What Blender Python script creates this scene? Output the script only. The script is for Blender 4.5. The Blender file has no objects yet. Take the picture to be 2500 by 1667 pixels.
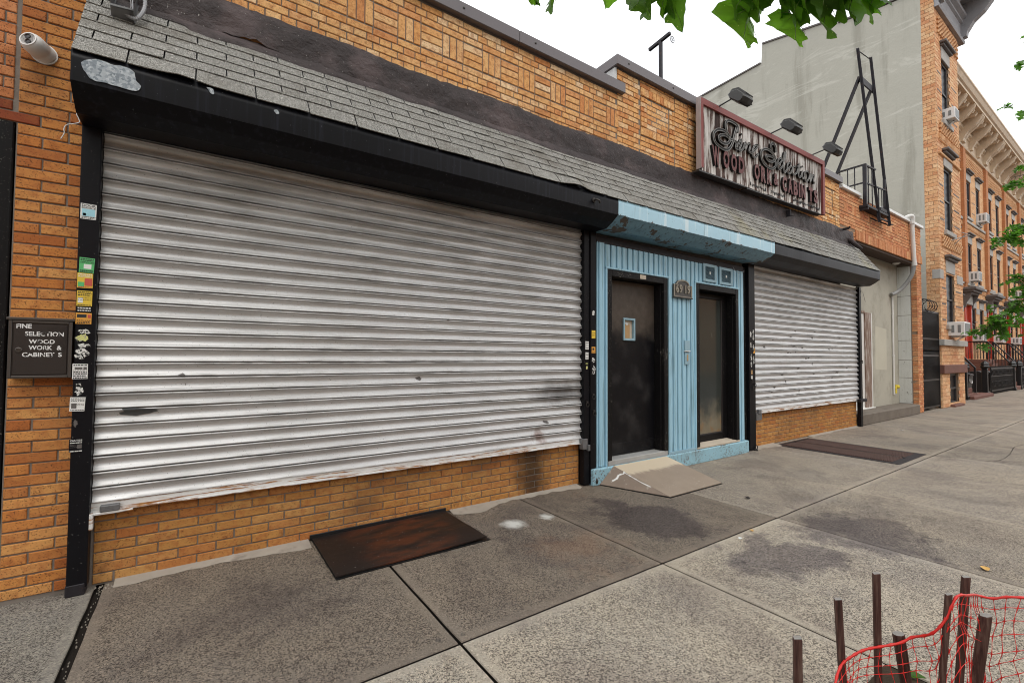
import bpy, bmesh, math, random
from mathutils import Vector, Matrix, noise
random.seed(7)
R = math.radians
scene = bpy.context.scene
col = scene.collection

# ------------------------------------------------------------------ camera, sky, sun, exposure
cam_d = bpy.data.cameras.new('camera')
cam = bpy.data.objects.new('camera', cam_d); col.objects.link(cam)
cam_d.sensor_width = 36.0
cam_d.lens = 1116.34 / 2500 * 36.0
cam_d.clip_start = 0.05; cam_d.clip_end = 2000
_r = Vector((0.82296605, -0.56805885, 0.0060024)); _u = Vector((-0.02261937, -0.02220824, 0.99949745)); _f = Vector((0.56764007, 0.82268824, 0.03112576))
CAM = Vector((0.0, -4.1074, 1.55))
cam.matrix_world = Matrix(((_r.x, _u.x, -_f.x, CAM.x), (_r.y, _u.y, -_f.y, CAM.y), (_r.z, _u.z, -_f.z, CAM.z), (0, 0, 0, 1)))
scene.camera = cam

SUN_EL, SUN_ROT = 58.0, 200.0
world = bpy.data.worlds.new('World'); scene.world = world; world.use_nodes = True
wt = world.node_tree; wt.nodes.clear()
w_out = wt.nodes.new('ShaderNodeOutputWorld'); w_bg = wt.nodes.new('ShaderNodeBackground')
w_sky = wt.nodes.new('ShaderNodeTexSky'); w_sky.sky_type = 'NISHITA'; w_sky.sun_disc = False
w_sky.sun_elevation = R(SUN_EL); w_sky.sun_rotation = R(SUN_ROT)
w_tc = wt.nodes.new('ShaderNodeTexCoord'); w_n = wt.nodes.new('ShaderNodeTexNoise')
w_n.inputs['Scale'].default_value = 2.1; w_n.inputs['Detail'].default_value = 5; w_n.inputs['Roughness'].default_value = .55
w_r = wt.nodes.new('ShaderNodeValToRGB'); w_r.color_ramp.elements[0].position = .34; w_r.color_ramp.elements[0].color = (.66, .66, .66, 1)
w_r.color_ramp.elements[1].position = .47; w_r.color_ramp.elements[1].color = (1, 1, 1, 1)
w_m = wt.nodes.new('ShaderNodeMixRGB'); w_m.inputs[2].default_value = (11.9, 12.05, 12.2, 1)      # the cloud deck
wt.links.new(w_tc.outputs['Generated'], w_n.inputs['Vector']); wt.links.new(w_n.outputs['Fac'], w_r.inputs['Fac'])
wt.links.new(w_r.outputs['Color'], w_m.inputs[0]); wt.links.new(w_sky.outputs['Color'], w_m.inputs[1])
wt.links.new(w_m.outputs['Color'], w_bg.inputs['Color']); w_bg.inputs['Strength'].default_value = .1
wt.links.new(w_bg.outputs['Background'], w_out.inputs['Surface'])

sun_d = bpy.data.lights.new('sun', 'SUN'); sun_d.energy = .9; sun_d.angle = R(25); sun_d.color = (1, .96, .9)
sun = bpy.data.objects.new('sun', sun_d); col.objects.link(sun)
_d = Vector((math.sin(R(SUN_ROT)) * math.cos(R(SUN_EL)), math.cos(R(SUN_ROT)) * math.cos(R(SUN_EL)), math.sin(R(SUN_EL))))
sun.rotation_euler = _d.to_track_quat('Z', 'Y').to_euler(); sun.location = (0, -20, 30)

scene.render.engine = 'CYCLES'
scene.cycles.use_denoising = True
scene.cycles.denoising_prefilter = 'ACCURATE'
scene.cycles.filter_width = 1.0
scene.cycles.max_bounces = 8
scene.view_settings.view_transform = 'Standard'; scene.view_settings.look = 'None'
scene.view_settings.exposure = 0.38; scene.view_settings.gamma = 1.0; scene.view_settings.use_curve_mapping = False

# ------------------------------------------------------------------ node helpers
class NT:
    def __init__(s, name):
        s.m = bpy.data.materials.new(name); s.m.use_nodes = True
        s.t = s.m.node_tree; s.t.nodes.clear()
        s.out = s.t.nodes.new('ShaderNodeOutputMaterial'); s.b = s.t.nodes.new('ShaderNodeBsdfPrincipled')
        s.t.links.new(s.b.outputs[0], s.out.inputs['Surface']); s.pos = s.geo('Position')
    def n(s, k, **p):
        x = s.t.nodes.new('ShaderNode' + k)
        for a, v in p.items(): setattr(x, a, v)
        return x
    def put(s, sock, v):
        if hasattr(v, 'is_linked') or isinstance(v, bpy.types.NodeSocket): s.t.links.new(v, sock)
        elif isinstance(v, (tuple, list)) and sock.type == 'RGBA' and len(v) == 3: sock.default_value = (*v, 1)
        else: sock.default_value = v
    def geo(s, o): return s.n('NewGeometry').outputs[o]
    def tc(s, o): return s.n('TexCoord').outputs[o]
    def info(s, o): return s.n('ObjectInfo').outputs[o]
    def noise(s, sc, det=3, ro=.5, vec=None, dist=0, out='Fac'):
        x = s.n('TexNoise'); x.inputs['Scale'].default_value = sc; x.inputs['Detail'].default_value = det
        x.inputs['Roughness'].default_value = ro; x.inputs['Distortion'].default_value = dist
        s.put(x.inputs['Vector'], vec or s.pos); return x.outputs[out]
    def vor(s, sc, out='Color', vec=None, feat='F1', rnd=1):
        x = s.n('TexVoronoi', feature=feat); x.inputs['Scale'].default_value = sc; x.inputs['Randomness'].default_value = rnd
        s.put(x.inputs['Vector'], vec or s.pos); return x.outputs[out]
    def math(s, op, a, b=0.0, c=None, clamp=False):
        x = s.n('Math', operation=op, use_clamp=clamp); s.put(x.inputs[0], a); s.put(x.inputs[1], b)
        if c is not None: s.put(x.inputs[2], c)
        return x.outputs[0]
    def step(s, v, lo, hi):
        x = s.n('MapRange', interpolation_type='SMOOTHSTEP'); s.put(x.inputs[0], v); x.inputs[1].default_value = lo; x.inputs[2].default_value = hi
        return x.outputs[0]
    def ramp(s, f, stops, mode='LINEAR'):
        x = s.n('ValToRGB'); cr = x.color_ramp; cr.interpolation = mode
        while len(cr.elements) < len(stops): cr.elements.new(.5)
        for e, (p, c) in zip(cr.elements, stops): e.position = p; e.color = (*c, 1)
        s.put(x.inputs[0], f); return x.outputs[0]
    def mix(s, f, a, b, mode='MIX'):
        x = s.n('MixRGB', blend_type=mode); s.put(x.inputs[0], f); s.put(x.inputs[1], a); s.put(x.inputs[2], b); return x.outputs[0]
    def sep(s, v):
        x = s.n('SeparateXYZ'); s.put(x.inputs[0], v); return x.outputs
    def scl(s, v, k):
        x = s.n('VectorMath', operation='MULTIPLY'); s.put(x.inputs[0], v); x.inputs[1].default_value = k; return x.outputs[0]
    def bump(s, h, st=.5, d=.01):
        x = s.n('Bump'); x.inputs['Strength'].default_value = st; x.inputs['Distance'].default_value = d
        s.put(x.inputs['Height'], h); s.t.links.new(x.outputs[0], s.b.inputs['Normal'])
    def fin(s, color, rough=.7, metal=0.0, spec=.5):
        s.put(s.b.inputs['Base Color'], color); s.put(s.b.inputs['Roughness'], rough); s.put(s.b.inputs['Metallic'], metal)
        s.b.inputs['Specular IOR Level'].default_value = spec
        return s.m
    def rnd(s):   # one random number per separate piece, whether it is an object or an island of a joined mesh
        return s.math('FRACT', s.math('ADD', s.geo('Random Per Island'), s.info('Random')))

def m_brick(name, cols, speck=.5, dirt=.35, spk_scale=150, pale=0.0, soot=False):
    t = NT(name); r = t.rnd()
    c = t.ramp(r, [(i / (len(cols) - 1), k) for i, k in enumerate(cols)])
    off = t.n('CombineXYZ'); t.put(off.inputs[0], t.math('MULTIPLY', r, 37.0)); t.put(off.inputs[1], t.math('MULTIPLY', r, 11.0))
    v = t.n('VectorMath', operation='ADD'); t.put(v.inputs[0], t.pos); t.put(v.inputs[1], off.outputs[0])
    mo = t.noise(22, 4, .6, v.outputs[0])
    c = t.mix(t.math('MULTIPLY', t.step(mo, .42, .68), .55), c, (.33, .10, .03))
    gr = t.noise(420, 2, .6, v.outputs[0])
    c = t.mix(.35, c, t.mix(gr, (.25, .25, .25), (.9, .9, .9)), 'OVERLAY')
    sp = t.noise(spk_scale, 2.5, .6, v.outputs[0])
    c = t.mix(t.math('MULTIPLY', t.step(sp, .585, .64), speck), c, (.045, .018, .010))
    di = t.noise(1.3, 5, .6); di2 = t.noise(5.5, 4, .6)
    c = t.mix(t.math('MULTIPLY', t.step(di, .5, .75), dirt), c, (.16, .085, .04))
    c = t.mix(t.math('MULTIPLY', t.step(di2, .60, .78), dirt), c, (.10, .055, .03))
    if soot:
        sx, sy, sz = t.sep(t.pos); q = t.math('ADD', t.math('ABSOLUTE', t.math('SUBTRACT', t.math('ADD', sx, t.math('MULTIPLY', t.noise(3.5, 4, .7), .35)), 3.30)), t.math('MULTIPLY', t.noise(9, 4), .12))
        c = t.mix(t.math('MULTIPLY', t.math('SUBTRACT', 1.0, t.step(q, .10, .42)), .85), c, (.022, .015, .011))
    if pale: c = t.mix(t.math('MULTIPLY', t.step(t.noise(3.1, 5, .7), .62, .78), pale), c, (.6, .48, .36))
    t.bump(t.math('ADD', gr, t.math('MULTIPLY', mo, 1.5)), .35, .004)
    return t.fin(c, .82, spec=.25)

def m_plain(name, c, rough=.6, var=.25, sc=6, metal=0.0, bump=.15, bsc=40, spec=.5, dirt=None, dsc=3, dlo=.55, dhi=.75, damt=.7):
    t = NT(name); k = t.noise(sc, 4, .6)
    cc = t.mix(k, tuple(x * (1 - var) for x in c), tuple(min(1, x * (1 + var)) for x in c))
    if dirt: cc = t.mix(t.math('MULTIPLY', t.step(t.noise(dsc, 6, .65), dlo, dhi), damt), cc, dirt)
    if bump: t.bump(t.noise(bsc, 4, .6), bump, .004)
    return t.fin(cc, rough, metal, spec)

def m_chip(name, c, under, rough=.5, amt=.66, sc=28, fine=170, var=.2, streak=None, spec=.5, fleck=.69, zb=None):
    """paint with chips that show what lies under it, fine scratches and (streak) runs down the face"""
    t = NT(name); base = t.mix(t.noise(3.5, 4, .6), tuple(x * (1 - var) for x in c), tuple(min(1, x * (1 + var)) for x in c))
    if streak:
        sv = t.scl(t.pos, (26, 26, 1.2)); base = t.mix(t.math('MULTIPLY', t.step(t.noise(1, 4, .6, sv), .5, .72), streak[1]), base, streak[0])
    a = t.noise(sc, 5, .7); a = t.math('ADD', a, t.math('MULTIPLY', t.math('SUBTRACT', t.noise(2.2, 3, .5), .5), .35))
    k = t.step(a, amt, amt + .012); f = t.step(t.noise(fine, 2, .5), fleck, fleck + .02)
    k = t.math('MAXIMUM', k, t.math('MULTIPLY', f, .8))
    cc = t.mix(k, base, t.mix(t.noise(60, 3), under, tuple(x * .55 for x in under)))
    t.bump(t.math('ADD', t.math('MULTIPLY', k, -1.0), t.math('MULTIPLY', t.noise(14, 4), .6)), .3, .003)
    return t.fin(cc, t.math('ADD', t.math('MULTIPLY', k, .25), rough), spec=spec)

# ------------------------------------------------------------------ materials
ORANGE = [(.76, .43, .18), (.70, .34, .12), (.80, .49, .235), (.60, .245, .085), (.75, .41, .165), (.84, .60, .37)]
M = {}
M['brick_pier'] = m_brick('speckled_orange_brick', [(.58, .26, .075), (.50, .185, .045), (.63, .315, .105), (.38, .12, .032), (.58, .265, .08)], .85, .45, 125)
M['brick_salmon'] = m_brick('salmon_brick', [(.58, .23, .09), (.52, .19, .07), (.62, .27, .12)], .7, .2, 120)
M['brick_red'] = m_brick('dark_red_brick', [(.25, .06, .025), (.19, .04, .018)], .6, .3, 120)
M['brick_field'] = m_brick('parapet_brick', ORANGE, .6, .32, 130, .5)
M['brick_riser'] = m_brick('dirty_tan_brick', [(.48, .24, .070), (.41, .19, .055), (.52, .28, .095), (.43, .165, .048)], .75, .65, 125, 0, True)
M['brick_low'] = m_brick('reddish_brick', [(.64, .30, .14), (.54, .21, .09), (.70, .38, .19), (.44, .14, .065)], .35, .35, 130)
M['brick_house'] = m_brick('terrace_brick', [(.70, .42, .22), (.64, .34, .17), (.76, .50, .29), (.55, .26, .13), (.71, .45, .25)], .2, .2, 130)
M['mortar'] = m_plain('mortar', (.215, .187, .162), .9, .3, 8, bump=.4, bsc=120, spec=.2, dirt=(.07, .055, .045), dsc=4, damt=.8)
M['mortar_dark'] = m_plain('dark_mortar', (.27, .19, .13), .9, .3, 8, bump=.4, bsc=120, spec=.2)

def m_concrete():
    t = NT('sidewalk_concrete'); tint = t.info('Color')
    x, y, z = t.sep(t.pos)
    g = t.sep(t.tc('Generated'))
    ex = t.math('MINIMUM', g[0], t.math('SUBTRACT', 1.0, g[0])); ey = t.math('MINIMUM', g[1], t.math('SUBTRACT', 1.0, g[1]))
    edge = t.math('SUBTRACT', 1.0, t.step(t.math('MINIMUM', ex, ey), .015, .05))
    big = t.noise(.9, 6, .62); mid = t.noise(4.5, 5, .6)
    c = t.mix(t.step(big, .3, .7), tint, t.mix(1.0, tint, (1.22, 1.17, 1.08), 'MULTIPLY'))
    c = t.mix(t.math('MULTIPLY', t.step(mid, .5, .75), .35), c, t.mix(1.0, tint, (.68, .64, .62), 'MULTIPLY'))
    cell = t.sep(t.vor(165)); sp = cell[0]
    k = t.math('MULTIPLY', t.step(sp, .62, .8), t.math('SUBTRACT', .88, t.math('MULTIPLY', edge, .6)))
    c = t.mix(k, c, t.mix(1.0, tint, (.25, .225, .22), 'MULTIPLY'))
    k2 = t.math('MULTIPLY', t.step(cell[1], .84, .93), t.math('SUBTRACT', .7, t.math('MULTIPLY', edge, .5)))
    c = t.mix(k2, c, t.mix(1.0, tint, (1.9, 1.8, 1.65), 'MULTIPLY'))
    dens = t.step(t.noise(1.7, 4, .6), .35, .65)
    co = t.sep(t.vor(128)); kc = t.math('MULTIPLY', t.step(co[0], .70, .80), t.math('SUBTRACT', t.math('ADD', .30, t.math('MULTIPLY', dens, .40)), t.math('MULTIPLY', edge, .6)))
    c = t.mix(kc, c, t.mix(1.0, tint, (.22, .20, .19), 'MULTIPLY'))
    c = t.mix(t.math('MULTIPLY', t.step(co[1], .90, .95), .6), c, t.mix(1.0, tint, (1.7, 1.62, 1.5), 'MULTIPLY'))
    gum = t.math('LESS_THAN', t.math('ADD', t.vor(2.6, 'Distance'), t.math('MULTIPLY', t.noise(30, 3), .03)), .062)
    c = t.mix(t.math('MULTIPLY', gum, .55), c, (.05, .047, .045))
    sm = t.step(t.noise(.95, 7, .66, None, 1.0), .46, .66)
    c = t.mix(t.math('MULTIPLY', sm, .55), c, t.mix(1.0, c, (.50, .475, .52), 'MULTIPLY'))
    sm2 = t.step(t.noise(3.1, 7, .7, None, .8), .60, .70)
    c = t.mix(t.math('MULTIPLY', sm2, .45), c, t.mix(1.0, c, (.50, .45, .42), 'MULTIPLY'))
    pit = t.step(t.noise(75, 3, .6), .63, .68)
    c = t.mix(t.math('MULTIPLY', pit, .75), c, (.028, .024, .022))
    # stains: dark damp-looking patches, a rusty one, and two white splashes
    wob = t.noise(2.2, 7, .72, out='Color'); wv = t.n('VectorMath', operation='MULTIPLY_ADD'); t.put(wv.inputs[0], wob); wv.inputs[1].default_value = (1.5, 1.5, 0); t.put(wv.inputs[2], t.pos)
    def spot(cx, cy, r0, r1, v=None):
        q = t.n('VectorMath', operation='DISTANCE'); t.put(q.inputs[0], v or wv.outputs[0]); q.inputs[1].default_value = (cx + (.75 if v is None else 0), cy + (.75 if v is None else 0), 0)
        return t.math('SUBTRACT', 1.0, t.step(q.outputs['Value'], r0, r1))
    blot = t.math('MAXIMUM', t.math('MAXIMUM', spot(3.6, -1.3, .25, .60), spot(3.75, -2.35, .25, .62)), t.math('MAXIMUM', spot(4.9, -2.5, .3, .75), t.math('MULTIPLY', spot(2.3, -1.0, .1, .6), .45)))
    blot = t.math('MAXIMUM', blot, t.math('MAXIMUM', t.math('MULTIPLY', spot(.5, -1.0, .1, .9), .5), spot(3.55, -.75, .05, .4)))
    blot = t.step(t.math('ADD', blot, t.math('MULTIPLY', t.math('SUBTRACT', t.noise(3.4, 8, .74), .5), 1.35)), .16, .98)
    c = t.mix(t.math('MULTIPLY', blot, .85), c, t.mix(1.0, c, (.42, .405, .47), 'MULTIPLY'))
    c = t.mix(t.math('MULTIPLY', t.math('MAXIMUM', spot(3.48, -.3, .0, .1), spot(2.6, -1.35, .05, .5)), .25), c, (.25, .12, .06))
    ws = t.n('VectorMath', operation='MULTIPLY_ADD'); t.put(ws.inputs[0], t.noise(14, 4, .7, out='Color')); ws.inputs[1].default_value = (.14, .14, 0); t.put(ws.inputs[2], t.pos)
    wh = t.math('MAXIMUM', spot(2.51, -.54, .03, .15, ws.outputs[0]), spot(2.89, -.56, .01, .10, ws.outputs[0]))
    c = t.mix(t.math('MULTIPLY', wh, .8), c, (.72, .72, .68))
    t.bump(t.math('ADD', t.math('MULTIPLY', sp, .5), t.math('MULTIPLY', pit, -1.0)), .35, .004)
    return t.fin(c, .85, spec=.25)
M['concrete'] = m_concrete()
M['joint'] = m_plain('joint_dirt', (.02, .016, .013), .95, .4, 14, bump=.5, bsc=90, spec=.2)
M['cement'] = m_plain('cement_fillet', (.36, .32, .27), .9, .25, 6, bump=.4, bsc=60, spec=.2, dirt=(.14, .11, .09), dsc=5)
M['asphalt'] = m_plain('asphalt', (.05, .05, .052), .9, .3, 3, bump=.6, bsc=110, spec=.3)
M['soil'] = m_plain('soil', (.055, .038, .025), .95, .5, 12, bump=1, bsc=30, spec=.2)

def m_slat():
    t = NT('silver_shutter_paint'); x, y, z = t.sep(t.pos)
    o = t.sep(t.tc('Object'))
    c = t.mix(t.noise(2.2, 4, .6), (.56, .56, .56), (.72, .72, .725))
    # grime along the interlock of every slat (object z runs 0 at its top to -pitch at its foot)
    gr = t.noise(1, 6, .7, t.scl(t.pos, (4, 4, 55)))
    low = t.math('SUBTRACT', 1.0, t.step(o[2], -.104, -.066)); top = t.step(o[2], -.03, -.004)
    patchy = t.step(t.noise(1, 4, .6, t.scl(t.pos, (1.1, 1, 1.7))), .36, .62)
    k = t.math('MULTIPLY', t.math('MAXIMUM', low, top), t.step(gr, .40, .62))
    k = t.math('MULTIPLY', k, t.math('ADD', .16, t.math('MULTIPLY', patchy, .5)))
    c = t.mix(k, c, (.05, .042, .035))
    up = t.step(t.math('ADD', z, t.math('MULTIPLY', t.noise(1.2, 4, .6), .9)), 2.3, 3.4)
    up_tone = t.math('MULTIPLY', t.step(t.noise(1, 5, .65, t.scl(t.pos, (1.3, 1.3, 7))), .30, .72), t.math('ADD', .10, t.math('MULTIPLY', up, .50)))  # brown-grey tint, stronger towards the top of the shutter
    c = t.mix(up_tone, c, (.16, .148, .128))
    spk = t.step(t.noise(95, 2, .6), .68, .71)
    c = t.mix(t.math('MULTIPLY', spk, .6), c, (.06, .055, .05))
    soot = t.n('VectorMath', operation='DISTANCE'); wv = t.n('VectorMath', operation='MULTIPLY_ADD'); t.put(wv.inputs[0], t.noise(5, 4, .6, out='Color')); wv.inputs[1].default_value = (.5, 0, .25); t.put(wv.inputs[2], t.pos)
    t.put(soot.inputs[0], t.scl(wv.outputs[0], (.55, 0, 1.6))); soot.inputs[1].default_value = ((3.55 + .25) * .55, 0, (1.13 + .12) * 1.6)
    c = t.mix(t.math('MULTIPLY', t.math('SUBTRACT', 1.0, t.step(soot.outputs['Value'], .02, .34)), .8), c, (.05, .042, .038))
    scr = t.math('MULTIPLY', t.step(t.noise(1, 3, .7, t.scl(t.pos, (9, 9, 130)), 2), .70, .73), .35); c = t.mix(scr, c, (.2, .19, .18))
    rs = t.n('VectorMath', operation='DISTANCE'); t.put(rs.inputs[0], t.scl(wv.outputs[0], (1, 0, .55))); rs.inputs[1].default_value = (3.22 + .25, 0, (.64 + .12) * .55)
    c = t.mix(t.math('MULTIPLY', t.math('SUBTRACT', 1.0, t.step(rs.outputs['Value'], .01, .11)), .6), c, (.16, .05, .02))
    t.bump(t.math('ADD', t.noise(9, 4, .6), t.math('MULTIPLY', t.noise(120, 2), .25)), .22, .006)
    return t.fin(c, t.math('ADD', .40, t.math('MULTIPLY', k, .3)), .28, .5)
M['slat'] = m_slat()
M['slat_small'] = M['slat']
def m_bar():
    t = NT('rusty_white_bar'); c = t.mix(t.noise(6, 4), (.62, .62, .61), (.78, .78, .77))
    k = t.math('MULTIPLY', t.step(t.noise(1, 6, .7, t.scl(t.pos, (2.2, 2, 45))), .50, .60), 1.0)
    c = t.mix(k, c, t.ramp(t.noise(30, 4), [(.3, (.10, .03, .012)), (.5, (.32, .13, .03)), (.7, (.42, .22, .07))]))
    t.bump(t.noise(50, 4), .4, .004); return t.fin(c, t.math('ADD', .45, t.math('MULTIPLY', k, .4)), .1)
M['bar'] = m_bar()
M['black_paint'] = m_chip('black_rail_paint', (.006, .006, .008), (.42, .41, .38), .42, .80, 16, 85, .3, spec=.16, fleck=.735)
M['black_hood'] = m_chip('black_hood_paint', (.005, .005, .007), (.30, .31, .33), .42, .83, 9, 80, .3, ((.016, .017, .026), .7), .16, fleck=.75)
M['black_worn'] = m_chip('worn_black_paint', (.007, .0065, .007), (.40, .37, .32), .45, .675, 45, 150, .3, spec=.15, fleck=.70)
M['blue'] = m_chip('light_blue_paint', (.33, .56, .69), (.085, .05, .042), .42, .73, 22, 110, .14, ((.13, .22, .26), .72), .45, fleck=.725)
def m_bluehood():
    t = NT('peeling_blue_paint'); x, y, z = t.sep(t.pos)
    c = t.mix(t.noise(2.5, 4, .6), (.34, .56, .68), (.44, .66, .77))
    c = t.mix(t.math('MULTIPLY', t.step(t.noise(1, 4, .65, t.scl(t.pos, (15, 15, .7))), .55, .68), .75), c, (.70, .80, .83))
    c = t.mix(t.math('MULTIPLY', t.step(t.noise(1, 5, .7, t.scl(t.pos, (22, 22, 1.4))), .60, .70), .6), c, (.13, .20, .23))
    h = t.math('SUBTRACT', z, t.math('MULTIPLY', x, .0088)); e_ = t.math('MINIMUM', t.math('SUBTRACT', h, 3.165), t.math('SUBTRACT', 3.352, h))
    k = t.step(t.math('SUBTRACT', t.math('MULTIPLY', t.noise(8, 6, .75), .16), t.math('MAXIMUM', e_, 0.0)), .078, .086)
    k = t.math('MAXIMUM', k, t.step(t.noise(60, 2), .72, .74)); c = t.mix(k, c, (.06, .045, .038))
    t.bump(t.math('MULTIPLY', k, -1.0), .4, .003); return t.fin(c, .42, spec=.45)
M['blue_hood'] = m_bluehood()
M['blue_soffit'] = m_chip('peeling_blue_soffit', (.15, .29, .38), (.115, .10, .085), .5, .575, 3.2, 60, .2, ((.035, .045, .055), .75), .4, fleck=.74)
M['blue_curb'] = m_chip('worn_blue_curb', (.28, .48, .57), (.15, .085, .055), .55, .585, 48, 150, .15, spec=.4, fleck=.72)
M['galv'] = (lambda t: t.fin(t.mix(t.sep(t.vor(75))[0], (.16, .19, .22), (.46, .49, .52)), .42, .45))(NT('galvanised_spangle'))
def m_shingle():
    t = NT('grey_green_shingle'); r = t.rnd()
    c = t.ramp(r, [(0, (.205, .20, .185)), (.35, (.27, .264, .245)), (.7, (.235, .23, .215)), (1, (.31, .303, .282))])
    g = t.sep(t.vor(260)); c = t.mix(t.step(g[0], .6, .75), c, (.07, .068, .06)); c = t.mix(t.step(g[1], .8, .9), c, (.55, .54, .50))
    c = t.mix(t.math('MULTIPLY', t.step(t.noise(2.1, 6, .7), .46, .70), .62), c, (.12, .105, .085))
    x, y, z = t.sep(t.pos)
    ly = t.math('MULTIPLY', t.step(t.noise(1.2, 5, .6), .52, .7), t.step(x, 4.5, 7)); c = t.mix(t.math('MULTIPLY', ly, .35), c, (.32, .29, .16))
    t.bump(g[0], .5, .003); return t.fin(c, .9, spec=.2)
M['shingle'] = m_shingle()
def m_tar():
    t = NT('roofing_tar'); c = t.mix(t.noise(5, 5, .65), (.022, .018, .019), (.070, .054, .053))
    c = t.mix(t.step(t.noise(2.1, 5, .6), .5, .68), c, (.10, .075, .075))
    c = t.mix(t.step(t.noise(60, 3), .70, .73), c, (.35, .33, .31))
    t.bump(t.noise(13, 6, .65), .9, .03); return t.fin(c, .55, spec=.22)
M['tar'] = m_tar()
M['coping'] = m_plain('brown_grey_metal', (.135, .118, .122), .42, .10, 1.5, .25, .06, 12)
M['white_metal'] = m_plain('white_metal', (.70, .70, .69), .4, .1, 5, dirt=(.30, .27, .23), dsc=4)
M['steel_dark'] = m_plain('dark_steel', (.024, .022, .026), .55, .4, 20, .1, .3, 60, spec=.25, dirt=(.10, .05, .035), dsc=12, dlo=.55)
M['black_iron'] = m_plain('black_iron', (.013, .013, .014), .4, .3, 9, .2, .2, 60)
M['screw'] = m_plain('screw', (.06, .055, .05), .5)
def m_stucco():
    t = NT('warm_grey_stucco'); c = t.mix(t.noise(.5, 6, .65), (.385, .375, .325), (.475, .465, .405))
    c = t.mix(t.math('MULTIPLY', t.step(t.noise(1, 6, .65, t.scl(t.pos, (2.2, 2.2, .22))), .50, .70), .75), c, (.30, .29, .245))
    c = t.mix(t.math('MULTIPLY', t.step(t.noise(1, 6, .7, t.scl(t.pos, (.35, .35, 1.4)), 1.0), .54, .62), .6), c, (.55, .54, .48))
    c = t.mix(t.math('MULTIPLY', t.step(t.noise(7, 5, .7), .66, .70), .5), c, (.27, .26, .22))
    t.bump(t.math('ADD', t.noise(3, 6, .65), t.math('MULTIPLY', t.noise(14, 4), .4)), .5, .02); return t.fin(c, .9, spec=.2)
M['stucco'] = m_stucco()
M['stucco2'] = m_plain('stained_stucco', (.42, .40, .335), .85, .13, 1.5, bump=.3, bsc=12, spec=.25, dirt=(.24, .22, .18), dsc=1.6, dlo=.45, dhi=.75, damt=.75)
M['blockwhite'] = m_chip('chipped_white_block', (.60, .61, .58), (.20, .19, .17), .75, .68, 9, 60, .12, ((.42, .42, .37), .5), .3)
M['step_concrete'] = m_plain('dark_step_concrete', (.17, .145, .12), .85, .3, 4, bump=.4, bsc=40, spec=.2, dirt=(.085, .07, .058), dsc=2.5)
M['stucco_pale'] = m_plain('pale_stucco_patch', (.50, .475, .39), .85, .1, 2, bump=.2, bsc=12, spec=.2)
M['plaster'] = m_plain('lumpy_plaster', (.55, .55, .54), .9, .25, 20, bump=.8, bsc=30)
M['dark_inside'] = m_plain('dark_interior', (.01, .01, .01), .9)
M['soffit_brown'] = m_plain('brown_soffit', (.06, .035, .025), .8, .4, 5)
M['brown_stone'] = m_plain('brown_stone', (.15, .062, .045), .75, .2, 4, bump=.4)
M['grey_stone'] = m_plain('grey_stone', (.36, .345, .32), .8, .15, 4, bump=.3)
M['dark_stone'] = m_plain('dark_moulding', (.12, .105, .10), .7, .25, 5, bump=.3)
M['cornice_grey'] = m_plain('grey_cornice_metal', (.30, .30, .315), .6, .2, 3, dirt=(.13, .13, .14), dsc=4)
M['cornice_cream'] = m_plain('cream_cornice_paint', (.62, .49, .35), .6, .18, 3, dirt=(.36, .275, .185), dsc=2)
M['white_trim'] = m_plain('white_trim', (.68, .67, .64), .5, .08, 5)
M['frame_dark'] = m_plain('dark_window_frame', (.03, .026, .026), .5)
M['red_door'] = m_plain('red_door_paint', (.45, .055, .028), .4, .15, 4)
M['wood_grey'] = (lambda t: (t.bump(t.noise(1, 5, .6, t.scl(t.pos, (30, 30, 2))), .6, .006), t.fin(t.ramp(t.noise(1, 5, .65, t.scl(t.pos, (40, 40, 2.2))), [(.3, (.10, .055, .035)), (.52, (.22, .14, .10)), (.66, (.62, .60, .57))]), .8))[1])(NT('weathered_jamb'))
M['stake'] = (lambda t: (t.bump(t.noise(1, 5, .6, t.scl(t.pos, (90, 90, 6))), .5, .004), t.fin(t.ramp(t.noise(1, 5, .65, t.scl(t.tc('Object'), (80, 80, 5))), [(.28, (.022, .009, .007)), (.5, (.075, .034, .026)), (.68, (.14, .085, .066)), (.85, (.30, .25, .22))]), .75, spec=.3))[1])(NT('stained_stake_wood'))
M['stake_top'] = m_plain('weathered_end_grain', (.30, .28, .26), .85, .3, 60)
M['net'] = m_plain('red_plastic_net', (.72, .028, .022), .38, .12, 8, bump=0)
def m_leaf(name, c, tr):
    t = NT(name); k = t.mix(t.noise(14, 4, .6), tuple(x * .65 for x in c), tuple(x * 1.35 for x in c))
    k = t.mix(t.math('MULTIPLY', t.rnd(), .5), k, tuple(x * .55 for x in c))
    k = t.mix(t.step(t.noise(110, 2), .71, .74), k, (.5, .55, .2))
    d = t.b; t.fin(k, .42, spec=.4)
    tl = t.n('BsdfTranslucent'); t.put(tl.inputs['Color'], t.mix(1.0, k, (2.0, 2.3, 1.2), 'MULTIPLY'))
    mx = t.n('MixShader'); mx.inputs[0].default_value = tr
    t.t.links.new(d.outputs[0], mx.inputs[1]); t.t.links.new(tl.outputs[0], mx.inputs[2]); t.t.links.new(mx.outputs[0], t.out.inputs['Surface'])
    return t.m
M['leaf'] = m_leaf('plane_leaf', (.15, .31, .035), .6)
M['leaf_dark'] = m_leaf('plane_leaf_dark', (.085, .18, .022), .5)
M['crown'] = m_leaf('crown_leaf', (.06, .13, .02), .35)
M['oak'] = m_leaf('oak_leaf', (.085, .20, .028), .45)
M['vein'] = m_plain('leaf_vein', (.16, .24, .06), .5, bump=0)
M['bark'] = m_plain('bark', (.09, .07, .05), .9, .4, 8, bump=.8, bsc=20)
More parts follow.
